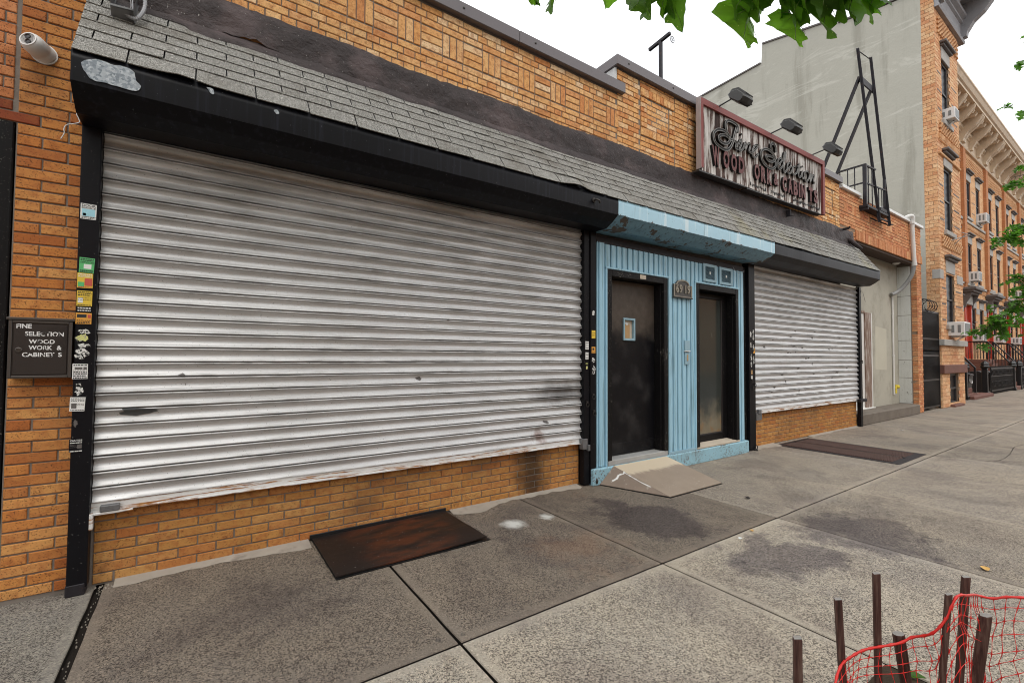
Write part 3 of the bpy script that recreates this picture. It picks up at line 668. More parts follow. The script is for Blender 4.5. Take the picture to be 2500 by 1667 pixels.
take([(x, 4.495, BAND0 + .0765 * i, BAND0 + .0765 * (i + 1) - .010) for i in range(3)] if x < 4.46 else [], 0, 'brick_field')
PAN = [(4.96, 5.72), (6.05, 6.81), (8.8, 9.5), (10.70, 11.33)]; PZ = (4.605, 5.268)
hole = lambda x, z: any(a < x < b for a, b in PAN) and PZ[0] < z < PZ[1]
for sx0, sx1 in ((4.505, 4.95), (5.73, 6.04), (6.82, 8.79), (9.51, 10.69), (11.34, 11.545)): take(bond(sx0, sx1, 4.18, 5.37, mod=.215, seed=int(sx0 * 10)), 0, 'brick_field')
for a, b in PAN:
    take(bond(a, b - .01, 4.18, PZ[0] - .02, mod=.215, seed=int(a * 7)), 0, 'brick_field'); take(bond(a, b - .01, PZ[1] + .004, 5.37, mod=.215, seed=int(a * 9)), 0, 'brick_field')
    n = 9; w = (b - a - .02) / n
    for zz in (PZ[0], PZ[1] - .112): take([(a + .01 + w * i, a + .01 + w * (i + 1) - .009, zz, zz + .105) for i in range(n)], -.010, 'brick_field')
    take(bond(a + .01, a + .135, PZ[0] + .118, PZ[1] - .118, mod=.13, seed=3), -.010, 'brick_field'); take(bond(b - .125, b - .01, PZ[0] + .118, PZ[1] - .118, mod=.13, seed=4), -.010, 'brick_field')
    take(bond(a + .150, b - .142, PZ[0] + .122, PZ[1] - .118, mod=.21, seed=5), .004, 'brick_field')
def px_area(b):
    c = Vector(((b[0] + b[1]) / 2, b[4], (b[2] + b[3]) / 2)); d = c - CAM; zc = d.dot(_f)
    if zc < .3: return 0
    u, v = d.dot(_r) / zc, d.dot(_u) / zc
    if abs(u) > 1.14 or abs(v) > .76: return 0
    hid = (b[0] > -.62 and 3.0 < b[3] < 4.27) or (6.2 < b[0] < 10.4 and 4.5 < b[2])
    return 0 if hid else (b[1] - b[0]) * (b[3] - b[2]) * abs(d.y) / (d.length * zc * zc)
bricks.sort(key=lambda b: -px_area(b))
cache = {}
joined = {}
for i, (x0, x1, z0, z1, yf, key) in enumerate(bricks):
    if i < 300:
        L = round(x1 - x0, 2); H = round(z1 - z0, 3); ck_ = (L, round(H, 2), key, i % 3)
        if ck_ not in cache:
            m = MB(); m.brick(-(x1 - x0) / 2, (x1 - x0) / 2, -(z1 - z0) / 2, (z1 - z0) / 2, 0, .03); cache[ck_] = (m.mesh('brick', M[key]), x1 - x0, z1 - z0)
        me, bl, bh = cache[ck_]
        o = link('brick', me, bld, ((x0 + x1) / 2, yf, (z0 + z1) / 2), (0, random.uniform(-.004, .004), random.uniform(-.004, .004)))
        o.scale = ((x1 - x0) / bl, 1, (z1 - z0) / bh)
    else: joined.setdefault(key, MB()).brick(x0, x1, z0, z1, yf, .03)
for key, m in joined.items():
    o = m.build('brickwork', M[key], bld, fix=True); o['kind'] = 'stuff'
# dark doorway at the left end
dd = MB(); dd.box(-2.32, -.965, .12, .16, 0, 3.0); dd.cbox(-1.06, -.972, -.004, .12, 0, 2.995, .006); dd.cbox(-2.32, -2.22, -.004, .12, 0, 2.995, .006); dd.cbox(-2.22, -1.06, -.004, .12, 2.93, 2.995, .006); dd.cbox(-2.22, -1.06, .03, .118, .01, 2.92, .006)
dd.build('dark_door', M['black_worn'], bld)
# metal coping on the parapet: low run in two sheets, then the step up
def coping(x0, x1, zt, h=.135, yf=-.06, yb=.36): 
    m = MB(); m.cbox(x0, x1, yf, yb, zt - h, zt, .006); o = m.build('coping', M['coping'], bld)
    for i in range(max(1, int((x1 - x0) / .9))):
        sx = x0 + .22 + i * .95
        if sx < x1 - .05:
            c = MB(); c.lathe([(.013, 0), (.013, .006), (.006, .011)], (sx, yf + .001, zt - h * .45), 8, (0, -1, 0)); c.build('screw', M['screw'], o)
coping(-3.25, 1.0, 5.158); coping(1.003, 2.872, 5.158); coping(2.875, 4.598, 5.16)
coping(4.44, 7.32, 5.505); coping(7.323, 9.5, 5.505); coping(9.503, 11.58, 5.505)
m = MB(); m.cbox(4.462, 4.499, -.002, .33, 5.165, 5.372, .01); m.build('step_plaster', M['plaster'], bld)
m = MB(); m.cbox(11.552, 11.575, .0, .33, 5.28, 5.37, .006); m.build('step_plaster', M['plaster'], bld)
# tar: an upright band slopped on the wall, and flashing lapping down over the shingles
ANG = R(55); EZ = lambda x: 3.360 + .0088 * x
def slope_pt(x, s, lift=0.0): return (x, -.45 + s * math.cos(ANG) - lift * math.sin(ANG), EZ(x) + s * math.sin(ANG) + lift * math.cos(ANG))
def tar_band():
    m = MB(); nx = 320; nv = 8; vs = []
    for i in range(nx + 1):
        x = -.63 + 12.86 * i / nx; N = lambda a, b: noise.noise(Vector((x * a, b, .3)))
        top = 4.28 + .0105 * x + .026 * N(1.6, 2) + .014 * N(9, 5) + .008 * N(26, 7); crk = max(0, 1 - abs(x - .28) / .30) * (.55 + .6 * noise.noise(Vector((x * 13, 2, 0))))
        bot = 3.985 + .085 * max(0, crk) + .02 * N(4, 8)
        if x > 11.95: bot = 4.10
        for j in range(nv + 1):
            t = j / nv; z = bot + (top - bot) * t; b = .022 + .014 * noise.noise(Vector((x * 5, z * 9, 2))) + .007 * noise.noise(Vector((x * 19, z * 22, 6)))
            b = b * (math.sin(math.pi * min(1, (1 - t) * 3 + .12) / 2)); vs.append((x, -.002 - max(.001, b), z))
    m.add(vs, [(i * (nv + 1) + j, (i + 1) * (nv + 1) + j, (i + 1) * (nv + 1) + j + 1, i * (nv + 1) + j + 1) for i in range(nx) for j in range(nv)])
    return m
tar_band().build('tar_band', M['tar'], bld, smooth='all', fix=False)

# ------------------------------------------------------------------ the shingled pent roof over shutters and doors
roof = thing('pent_roof', 'long shingled pent roof with black and blue boxed fascia over the shutters', 'pent roof', (5.8, -.2, 3.3))
RX0, RX1 = -.645, 12.38
dk = MB()
for a, b in ((RX0, RX1),):
    dk.add([slope_pt(a, .01, -.012), slope_pt(b, .01, -.012), slope_pt(b, .775, -.012), slope_pt(a, .775, -.012)], [(0, 1, 2, 3)])
dk.build('roof_deck', M['black_hood'], roof, fix=False)
rows = [-.018, .148, .262, .375, .488, .600, .712]
rs = random.Random(21); TAB = .352
shn = 0
for k in range(6):
    x = RX0 - TAB * (.28 if k % 2 == 0 else .78)
    while x < RX1 - .02:
        a, b = max(x, RX0), min(x + TAB - .0085 - .0014 * max(0, x), RX1)
        if b - a > .02:
            s0, s1 = rows[k], rows[k + 1] + .03
            if k == 5: s1 = .77
            up = .0085; cur = rs.uniform(0, .003) + (.006 if rs.random() < .06 else 0); sk = rs.uniform(-.003, .003)
            m = MB(); n = 4; top = []; 
            # warped pair above the blue hood, and a lifted edge near the left end
            def lift(px, s):
                l = up * (1 - (s - s0) / (s1 - s0)) + .0008 + cur * (1 - (s - s0) / (s1 - s0)) * ((px - a) / (b - a))
                if k < 2: l += .035 * math.exp(-((px - 3.35) / .16) ** 2) * (1 - (s - s0) / (s1 - s0)) * (1 if k == 0 else .4)
                if k == 0: l += .018 * math.exp(-((px + .12) / .10) ** 2) * (1 - (s - s0) / (s1 - s0))
                if k < 3: l += .010 * math.exp(-((px - 8.6) / .3) ** 2) * (1 - (s - s0) / (s1 - s0))
                return l + .0015 * noise.noise(Vector((px * 6, s * 7, 2)))
            for i in range(n + 1):
                px = a + (b - a) * i / n; e = sk * (i / n - .5) + .0016 * noise.noise(Vector((px * 14, k, 3)))
                for s in (s0 + e, s1): top.append(slope_pt(px, s, lift(px, s)))
            bot = [slope_pt(a + (b - a) * i / n, s0 + sk * (i / n - .5), lift(a + (b - a) * i / n, s0) - .006) for i in range(n + 1)]
            N2 = 2 * (n + 1)
            m.add(top + bot, [(2 * i, 2 * i + 2, 2 * i + 3, 2 * i + 1) for i in range(n)] + [(N2 + i, N2 + i + 1, 2 * i + 2, 2 * i) for i in range(n)] + [(0, 1, N2), (2 * n, 2 * n + 1, N2 + n)])
            m.build('shingle', M['shingle'], roof, fix=False); shn += 1
        x += TAB
def flash():
    m = MB(); nx = 320; nv = 7; vs = []
    for i in range(nx + 1):
        x = RX0 + .0 + (RX1 - .25 - RX0) * i / nx; N = lambda a, b: noise.noise(Vector((x * a, b, 1.3)))
        lo = .675 + .030 * N(.9, 2) + .022 * N(3.5, 5) + .012 * N(11, 9) - .05 * math.exp(-((x - 3.6) / .4) ** 2) + (.05 if x < -.1 else 0)
        for j in range(nv + 1):
            t = j / nv; s = lo + (.800 - lo) * t
            l = .012 + .010 * noise.noise(Vector((x * 4, s * 11, 3))) + .006 * noise.noise(Vector((x * 16, s * 25, 8))); l *= min(1, t * 4 + .15)
            p = slope_pt(x, s, max(.004, l + .006)); vs.append((p[0], min(p[1], -.006), p[2]))
    m.add(vs, [(i * (nv + 1) + j, (i + 1) * (nv + 1) + j, (i + 1) * (nv + 1) + j + 1, i * (nv + 1) + j + 1) for i in range(nx) for j in range(nv)])
    return m
flash().build('tar_flashing', M['tar'], roof, smooth='all', fix=False)
m = MB()
m.tube(spline([(11.95, -.02, 4.20), (12.0, -.10, 4.10), (12.06, -.16, 4.02), (12.16, -.20, 3.98)], 4), [.06, .06, .055, .05, .05, .05, .045, .045, .04, .04, .03, .03, .02], 7); m.build('tar_lump', M['tar'], roof, smooth='all')
# boxed fascia and soffit: black, then blue over the entrance, then black
FZ0 = 3.165
def fascia(x0, x1, mf, ms, e0=None, e1=None):
    n = max(2, int((x1 - x0) / .12)); m = MB(); vs = []
    dz = lambda x: .0088 * x
    for i in range(n + 1):
        x = x0 + (x1 - x0) * i / n; w = .004 * noise.noise(Vector((x * 2.2, 1, 0))) + .002 * noise.noise(Vector((x * 9, 4, 0)))
        for y, z in ((-.425, 3.352), (-.452 + w, 3.350), (-.455 + w, 3.30), (-.452 + w * 1.5, FZ0 + w)): vs.append((x, y, z + dz(x)))
    m.add(vs, [(4 * i + k, 4 * i + 4 + k, 4 * i + 5 + k, 4 * i + 1 + k) for i in range(n) for k in range(3)]); m.build('fascia', mf, roof, smooth='all', fix=False)
    m = MB(); vs = []
    for i in range(n + 1):
        x = x0 + (x1 - x0) * i / n; w = .006 * noise.noise(Vector((x * 2.7, 7, 0)))
        for y, z in ((-.450 + w * .3, FZ0 + .001), (-.36, 3.098 + w), (-.27, 3.050 + w), (-.262, 3.046), (-.05, 3.046)): vs.append((x, y, z + dz(x)))
    m.add(vs, [(5 * i + k, 5 * i + 5 + k, 5 * i + 6 + k, 5 * i + 1 + k) for i in range(n) for k in range(4)]); m.build('soffit', ms, roof, fix=False)
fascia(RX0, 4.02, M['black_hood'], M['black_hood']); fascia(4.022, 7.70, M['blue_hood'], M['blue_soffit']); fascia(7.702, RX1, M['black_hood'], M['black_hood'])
for xe in (RX0, RX1):
    z = .0088 * xe; m = MB(); pr = [(-.45, 3.348 + z), (-.45, FZ0 + z), (-.36, 3.098 + z), (-.27, 3.048 + z), (-.004, 3.048 + z), (-.004, 3.985 + z)]
    m.xprism(pr, xe - .003, xe + .003); m.build('end_cap', M['black_hood'], roof)
# bare galvanised patches where the black paint has come off
def patch(pts, y, mt, par):
    m = MB(); P = spline([(a, y, b) for a, b in pts], 3, True); P = [p + Vector((.006 * noise.noise(p * 40), 0, .006 * noise.noise(p * 40 + Vector((5, 0, 0))))) for p in P]
    m.prism([(p.x, p.z) for p in P], y, y + .003); return m.build('bare_metal_patch', mt, par)
patch([(-.601, 3.274), (-.538, 3.318), (-.466, 3.312), (-.407, 3.321), (-.357, 3.30), (-.348, 3.256), (-.324, 3.225), (-.344, 3.185), (-.424, 3.184), (-.487, 3.188), (-.548, 3.186), (-.577, 3.214)], -.4585, M['galv'], roof)
patch([(.02, 3.335), (.05, 3.338), (.06, 3.312), (.045, 3.298)], -.4585, M['galv'], roof); patch([(.42, 3.31), (.445, 3.315), (.455, 3.295), (.435, 3.283)], -.4585, M['galv'], roof)
m = MB()     # a flake on the slanted soffit near the left end
fl = [(-.60, .30), (-.57, .12), (-.53, .2), (-.48, .12), (-.47, .55), (-.475, .85), (-.53, .8), (-.545, .55)]
def sof(x, t, o=.002): return (x, -.448 + .17 * t - o * .55, FZ0 + .0088 * x - .111 * t - o)
m.add([sof(x, t) for x, t in fl] + [sof(x, t, -.001) for x, t in fl], [tuple(range(8))] + [(i, (i + 1) % 8, 8 + (i + 1) % 8, 8 + i) for i in range(8)]); m.build('bare_metal_patch', M['galv'], roof)
m = MB(); m.tube([(3.62, -.455, 3.29), (3.62, -.50, 3.29), (3.64, -.52, 3.275), (3.67, -.50, 3.262)], .012, 6); m.lathe([(.03, 0), (.03, .008), (.014, .012)], (3.62, -.456, 3.29), 8, (0, -1, 0)); m.build('eye_bolt', M['hook'], roof)
# torn box and flexible conduit at the top of the left slope
jb = thing('conduit_box', 'torn metal junction box with ribbed conduit sticking out of the shingles', 'junction box', (-.42, -.12, 3.85))
m = MB(); A = lambda x, s, l: slope_pt(x, s, l)
for (a, b) in (((-.512, .505), (-.395, .505)), ((-.395, .505), (-.395, .79)), ((-.512, .79), (-.512, .505))):
    p0, p1, p2, p3 = A(*a, .004), A(*b, .004), A(*b, .085), A(*a, .075); m.add([p0, p1, p2, p3], [(0, 1, 2, 3)])
m.bar(A(-.512, .505, .08), A(-.395, .505, .09), .012); m.bar(A(-.395, .50, .006), A(-.395, .79, .01), .014); m.bar(A(-.512, .50, .006), A(-.512, .79, .01), .014); m.build('box_side', M['junk_metal'], jb)
m = MB(); m.add([A(-.508, .508, .011), A(-.398, .508, .011), A(-.398, .79, .012), A(-.508, .79, .012)], [(0, 1, 2, 3)]); m.build('box_back', M['steel_dark'], jb)
m = MB(); P = spline([(-.43, -.19, 3.80), (-.385, -.20, 3.79), (-.355, -.17, 3.86), (-.345, -.13, 3.95), (-.352, -.11, 4.06), (-.36, -.10, 4.22), (-.36, -.06, 4.40)], 9)
m.tube(P, [.0135 if i % 2 else .0105 for i in range(len(P))], 8); m.build('flexible_conduit', M['conduit'], jb)
m = MB(); m.tube(spline([(-.425, -.19, 3.96), (-.41, -.21, 3.86), (-.43, -.20, 3.80), (-.455, -.20, 3.81), (-.44, -.215, 3.84)], 5), .003, 5); m.tube(spline([(-.41, -.15, 4.02), (-.405, -.19, 3.90), (-.40, -.20, 3.82)], 4), .004, 5); m.build('loose_wire', M['conduit'], jb)

# ------------------------------------------------------------------ roller shutters
PITCH = .1035
prof = []
# (y, z) across one slat: rolled bead at the top, hollow face that comes forward again, then the notch above the next bead
for t in range(6): a = math.pi * (t / 5); prof.append((-.004 - .0135 * math.sin(a), -.001 - .015 * (1 - math.cos(a)) / 2))
for t in range(1, 11): u = t / 10; prof.append((-.002 + .020 * math.sin(math.pi * u ** .8) - .012 * u ** 2, -.016 - (PITCH - .025) * u))
prof += [(-.013, -PITCH + .0075), (.010, -PITCH + .0065), (.012, -PITCH - .001)]
def shutter(root, x0, x1, z0, z1, y, seed):
    n = int((z1 - z0) / PITCH); rr = random.Random(seed); nx = 26
    z = z0 + n * PITCH
    for k in range(n + 1):
        zt = z0 + (k + 1) * PITCH if k < n else z1 + .03
        vs = []; q = len(prof); bow = rr.uniform(-.002, .002)
        for i in range(nx + 1):
            x = x0 + (x1 - x0) * i / nx
            for (py, pz) in prof:
                d = .0060 * noise.noise(Vector((x * 1.7, k * 1.3 + seed, pz * 9))) + .004 * max(0, noise.noise(Vector((x * 3.1 + 40, k * 5.7, seed))) - .25) * 3 * (1 if pz < -.02 else 0) + .002 * noise.noise(Vector((x * 7, k * 2.1, pz * 25 + seed)))
                vs.append((x, py + d + bow * (py > 0), pz + .0018 * noise.noise(Vector((x * 1.3, k * .31, seed)))))
        m = MB(); m.add(vs, [(i * q + j, (i + 1) * q + j, (i + 1) * q + j + 1, i * q + j + 1) for i in range(nx) for j in range(q - 1)])
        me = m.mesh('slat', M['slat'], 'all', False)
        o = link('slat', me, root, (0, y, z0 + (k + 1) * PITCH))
    m = MB(); m.xprism([(-.008, z0 + .006), (-.010, z0 - .046), (-.034, z0 - .048), (-.034, z0 - .054), (.004, z0 - .054), (.004, z0 + .006)], x0 - .01, x1 + .006)
    m.T = None; o = m.build('bottom_bar', M['bar'], root); o.location.y += y
rs1 = thing('roller_shutter', 'wide silver roller shutter with a long rust streak along its foot', 'roller shutter', (1.65, 0, .5))
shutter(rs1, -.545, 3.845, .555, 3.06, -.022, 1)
rs2 = thing('roller_shutter', 'narrow silver roller shutter with scattered scuffs beside the blue entrance', 'roller shutter', (10.2, 0, .6))
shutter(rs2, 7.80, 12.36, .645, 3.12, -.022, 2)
# bare scars and scuffs on the slats
def slat_y(z, z0, y):
    """front of the slat stack at height z"""
    q = -((z0 - z) % PITCH); q = q if q < 0 else 0; zz = (z - z0) % PITCH - PITCH
    for (ya, za), (yb, zb_) in zip(prof, prof[1:]):
        if zb_ <= zz <= za: return y + ya + (yb - ya) * (zz - za) / (zb_ - za if abs(zb_ - za) > 1e-9 else 1)
    return y
def scar(root, pts, z0, mt):
    """a flaked spot that lies on the curve of the slats"""
    m = MB(); zs = [p[1] for p in pts]; lo, hi = min(zs), max(zs); n = max(3, int((hi - lo) / .006)); row = []
    for i in range(n + 1):
        z = lo + (hi - lo) * (i + .02) / (n + .04); xs = []
        for (xa, za), (xb, zb_) in zip(pts, pts[1:] + pts[:1]):
            if (za - z) * (zb_ - z) < 0: xs.append(xa + (xb - xa) * (z - za) / (zb_ - za))
        if len(xs) >= 2: jw = (max(xs) - min(xs)) * .22 + .004; row.append((min(xs) + random.uniform(-.3, 1) * jw, max(xs) - random.uniform(-.3, 1) * jw, z))
    for (a0, a1, za), (b0, b1, zb_) in zip(row, row[1:]):
        ya, yb = slat_y(za, z0, -.022), slat_y(zb_, z0, -.022)
        m.add([(a0, ya - .0055, za), (a1, ya - .0055, za), (b1, yb - .0055, zb_), (b0, yb - .0055, zb_), (a0, ya, za), (a1, ya, za), (b1, yb, zb_), (b0, yb, zb_)], [(0, 1, 2, 3), (0, 4, 7, 3), (1, 5, 6, 2)])
    if m.f: return m.build('paint_scar', mt, root, fix=False)
M['scar'] = m_plain('bare_grey_scar', (.085, .088, .092), .55, .15, 20)
M['scuff'] = m_plain('dark_scuff', (.11, .10, .095), .6, .5, 60)
def zslat(zz, z0): return z0
sc = [(-.44, 1.160), (-.415, 1.178), (-.345, 1.182), (-.33, 1.176), (-.245, 1.172), (-.205, 1.160), (-.225, 1.145), (-.26, 1.128), (-.33, 1.120), (-.40, 1.128), (-.43, 1.15)]
scar(rs1, sc, .555, M['scar'])
def blob(cx, cz, w, h, seed, n=9):
    r_ = random.Random(seed); return [(cx + w / 2 * math.cos(2 * math.pi * i / n) * r_.uniform(.5, 1.15), cz + h / 2 * math.sin(2 * math.pi * i / n) * r_.uniform(.5, 1.15)) for i in range(n)]
for i, (cx, cz, w, h) in enumerate([(-.08, 1.40, .05, .03), (-.06, 1.33, .012, .02), (1.75, 1.33, .09, .035), (2.05, 1.90, .05, .02), (3.30, .80, .10, .04)]): scar(rs1, blob(cx, cz, w, h, i), .555, M['scuff'])
r7 = random.Random(77)
for i in range(46):
    cx = r7.choice((r7.uniform(8.0, 12.1), r7.uniform(8.4, 10.2))); cz = .66 + PITCH * (r7.randint(2, 13) + .45) + r7.uniform(-.018, .018)
    scar(rs2, blob(cx, cz, r7.uniform(.04, .15), r7.uniform(.016, .045), i + 90), .645, M['scuff'] if r7.random() < .75 else M['print_white'])
def rail(root, x0, x1, yf, z0, z1, extra=None):
    m = MB(); m.cbox(x0, x1, yf, .005, z0, z1, .005)
    if extra: 
        for b in extra: m.cbox(*b, .004)
    return m.build('guide_rail', M['black_paint'], root)
ra = rail(rs1, -.648, -.548, -.088, .045, 3.05); rb = rail(rs1, 3.835, 3.925, -.078, .01, 3.08, [(3.926, 4.018, -.095, .0, .01, 3.08)])
m = MB(); m.cbox(-.652, -.556, -.092, -.0, .0, .075, .006); m.build('rail_foot', M['steel_dark'], rs1)
rc = rail(rs2, 7.55, 7.74, -.10, .01, 3.12, [(7.74, 7.80, -.05, .0, .01, 3.1)]); rd_ = rail(rs2, 12.345, 12.46, -.07, .0, 3.15)
# lock brackets at the ends of the bottom bars
m = MB(); m.cbox(-.50, -.40, -.075, -.03, .505, .545, .004); m.build('lock_bracket', M['junk_metal'], rs1)
m = MB(); m.cbox(-.548, -.33, -.07, -.028, .486, .503, .004); m.cbox(-.552, -.53, -.085, -.05, .40, .505, .004); m.build('lock_bracket', M['bar'], rs1)
m = MB(); m.cbox(3.80, 3.875, -.10, -.03, .44, .565, .004); m.cbox(3.872, 3.905, -.115, -.05, .42, .49, .004); m.build('lock_bracket', M['junk_metal'], rs1)
m = MB(); m.cbox(7.80, 7.98, -.08, -.03, .48, .60, .004); m.cbox(7.85, 7.93, -.1, -.05, .59, .66, .004); m.build('lock_bracket', M['junk_metal'], rs2)
m = MB(); m.cbox(12.20, 12.55, -.12, .0, .56, .625, .004); m.build('lock_bracket', M['steel_dark'], rs2)
def hook(par, x, y, z):
    m = MB(); m.tube([Vector((x, y - .018, z)) + Vector((math.cos(a) * .022, 0, math.sin(a) * .026)) for a in [i * math.pi / 6 for i in range(12)]], .0045, 6, closed=True); m.cbox(x - .012, x + .012, y - .02, y + .004, z + .018, z + .04, .003); m.build('hook', M['hook'], par)
for x, y, z in ((3.96, -.097, 1.06), (3.875, -.08, .97), (3.975, -.097, .86)): hook(rb, x, y, z)
for x, z in ((7.60, 1.15), (7.70, 1.08), (7.64, 1.02)): hook(rc, x, -.102, z)
hook(rd_, 12.42, -.072, 1.45)
m = MB(); m.lathe([(.02, 0), (.024, .03), (.012, .05)], (3.985, -.13, .03), 8); m.tube([Vector((3.985, -.13, .09)) + Vector((math.cos(a) * .022, 0, math.sin(a) * .026)) for a in [i * math.pi / 5 for i in range(10)]], .005, 5, closed=True); m.build('hook', M['hook'], rb)
m = MB(); m.tube([Vector((7.72, -.125, .05)) + Vector((math.cos(a) * .03, .01, math.sin(a) * .035)) for a in [i * math.pi / 5 for i in range(10)]], .007, 5, closed=True); m.lathe([(.03, 0), (.034, .02), (.014, .035)], (7.69, -.12, .0), 8); m.build('hook', M['hook'], rc)

# stickers on the rails: paper sheets that carry their print with them
def sticker(par, x, z, w, h, y, base, lines=(), ang=0.0, blocks=()):
    """lines: (text or None for a bar, z share, height share, material); blocks: (x share, z share, w share, h share, material)"""
    mats = [M[base]]; m = MB(); rr = random.Random(int(z * 1000) + int(x * 77))
    m.T = Matrix.Translation((x, y, z)) @ Matrix.Rotation(ang, 4, 'Y')
    P = [(-w / 2, -h / 2), (w / 2 * rr.uniform(.94, 1), -h / 2), (w / 2, h / 2 * rr.uniform(.95, 1)), (-w / 2, h / 2)]
    m.prism(P, -.0008, .001, 0)
    def slot(k):
        if M[k] not in mats: mats.append(M[k])
        return mats.index(M[k])
    for bx, bz, bw, bh, k in blocks: m.box(bx * w - bw * w / 2, bx * w + bw * w / 2, -.0014, -.0009, bz * h - bh * h / 2, bz * h + bh * h / 2, slot(k))
    for txt, sz, sh, k in lines:
        if txt is None:
            xx = -.43 * w
            while xx < .40 * w: 
                l = rr.uniform(.05, .16) * w; m.box(xx, min(xx + l, .44 * w), -.0015, -.0010, sz * h - sh * h / 2, sz * h + sh * h / 2, slot(k)); xx += l + .035 * w
        else:
            v, f, nz = text_geo(txt, 1.0, .015)
            wx = max(p[0] for p in v) - min(p[0] for p in v); hz = max(p[2] for p in v); kx = .88 * w / wx; kz = sh * h / hz
            m.add([(p[0] * kx, -.0016, p[2] * kz + sz * h - sh * h / 2) for p in v], f, slot(k))
    return m.build('sticker', mats, par, fix=False)
def torn(par, x, z, w, h, y, mt, seed):
    rr = random.Random(seed); n = 16; P = [(x + w / 2 * math.cos(2 * math.pi * i / n) * rr.uniform(.55, 1.2), z + h / 2 * math.sin(2 * math.pi * i / n) * rr.uniform(.6, 1.15)) for i in range(n)]
    m = MB(); m.prism(P, y - .0008, y + .001); return m.build('torn_sticker', M[mt], par)
YA = -.0892; B_ = 'print_black'
sticker(ra, -.601, 2.475, .078, .102, YA, 'paper', [('DOOR', .38, .16, B_), ('SERVICE', .22, .10, B_), (None, -.36, .05, B_), (None, -.45, .04, B_)], .0, [(0, -.08, .82, .46, 'cyan_print'), (-.25, -.2, .2, .16, 'paper')])
sticker(ra, -.600, 2.122, .074, .100, YA, 'green_sticker', [(None, .40, .06, B_), (None, .30, .05, B_), ('SERVICES', .18, .09, B_), (None, -.36, .08, B_), (None, -.46, .05, B_)], .02, [(.05, -.08, .5, .3, 'paper')])
sticker(ra, -.606, 2.022, .076, .098, YA - .001, 'yellow_sticker', [(None, .40, .06, 'paper'), ('REPAIRS', .27, .09, 'paper'), (None, -.44, .06, 'red_sticker')], 0, [(.22, -.1, .5, .5, 'red_sticker'), (-.25, -.26, .4, .3, 'green_sticker')])
sticker(ra, -.606, 1.905, .075, .100, YA, 'yellow_sticker', [(None, .41, .06, B_), (None, .31, .05, B_), (None, .2, .06, B_), (None, -.44, .05, B_), (None, .03, .03, B_), (None, -.1, .03, B_)], 0, [(-.26, -.12, .32, .34, 'paper')])
for zz, hh in ((1.842, .012), (1.826, .010)): sticker(ra, -.606, zz, .072, hh, YA, 'black_paint', [(None, 0, .7, 'paper')])
sticker(ra, -.607, 1.775, .076, .072, YA, 'orange_sticker', [(None, -.18, .06, B_), (None, -.30, .06, B_), (None, -.42, .07, B_)], 0, [(-.12, .22, .6, .3, B_), (.36, .2, .2, .3, 'red_sticker')])
torn(ra, -.602, 1.690, .065, .035, YA, 'torn', 3); torn(ra, -.608, 1.650, .070, .055, YA, 'torn_yellow', 4); torn(ra, -.605, 1.600, .07, .03, YA, 'torn', 5)
torn(ra, -.610, 1.548, .075, .085, YA, 'torn', 6)
sticker(ra, -.615, 1.433, .074, .098, YA, 'paper', [(None, .40, .07, B_), (None, .06, .04, B_), (None, -.04, .06, B_), (None, -.16, .08, B_), (None, -.30, .07, B_), (None, -.43, .08, B_)], .0, [(-.1, .2, .5, .14, 'scuff'), (.32, .2, .22, .16, 'scuff')])
torn(ra, -.617, 1.315, .055, .075, YA, 'torn', 8); torn(ra, -.620, 1.345, .03, .03, YA, 'torn', 9)
sticker(ra, -.622, 1.222, .073, .090, YA, 'paper', [(None, .40, .05, B_), ('GATES', .25, .10, B_), (None, -.42, .05, B_), (None, .02, .03, 'scuff'), (None, -.08, .03, 'scuff')], .03, [(-.22, -.12, .34, .36, 'scuff')])
torn(ra, -.628, 1.10, .02, .05, YA, 'scuff', 10)
sticker(ra, -.622, .957, .066, .083, YA, 'black_paint', [('GATES', .40, .13, 'paper'), (None, .22, .07, 'paper'), (None, -.42, .08, 'paper'), (None, 0, .03, 'scuff'), (None, .08, .03, 'scuff'), (None, -.12, .03, 'scuff')], 0, [(.25, -.08, .34, .3, 'scuff')])
YB = -.0962; YC = -.0792
torn(rb, 3.972, 2.075, .045, .08, YB, 'torn', 21); sticker(rb, 3.972, 1.815, .062, .098, YB, 'yellow_sticker', [(None, .2, .05, B_), (None, -.1, .05, B_)]); 
sticker(rb, 3.972, 1.625, .062, .078, YB, 'orange_sticker', [(None, -.25, .06, B_), (None, -.40, .06, B_)], 0, [(-.05, .15, .5, .36, B_)])
torn(rb, 3.970, 1.505, .05, .075, YB, 'torn', 22); torn(rb, 3.976, 1.385, .055, .13, YB, 'torn', 23)
sticker(rb, 3.882, 1.68, .055, .10, YC, 'paper', [(None, .3, .06, B_), (None, 0, .06, B_), (None, -.3, .06, B_)]); sticker(rb, 3.880, 1.555, .05, .085, YC, 'paper', [(None, .3, .06, B_), (None, .1, .06, B_), (None, -.3, .06, B_)])
sticker(rb, 3.876, 1.43, .045, .09, YC, 'black_paint', [(None, .38, .06, 'torn_yellow'), (None, .26, .06, 'torn_yellow')], 0, [(0, -.2, .6, .4, 'torn_yellow')])
YD = -.1012
for i, (x, z, w, h, k) in enumerate([(7.60, 1.93, .05, .10, 'torn'), (7.68, 1.97, .05, .09, 'torn'), (7.68, 1.88, .05, .12, 'torn'), (7.60, 1.75, .05, .10, 'torn'), (7.68, 1.70, .06, .13, 'torn'), (7.61, 1.55, .05, .14, 'torn'), (7.685, 1.50, .05, .16, 'torn'), (7.61, 1.43, .05, .10, 'torn')]): torn(rc, x, z, w, h, YD, k, 40 + i)
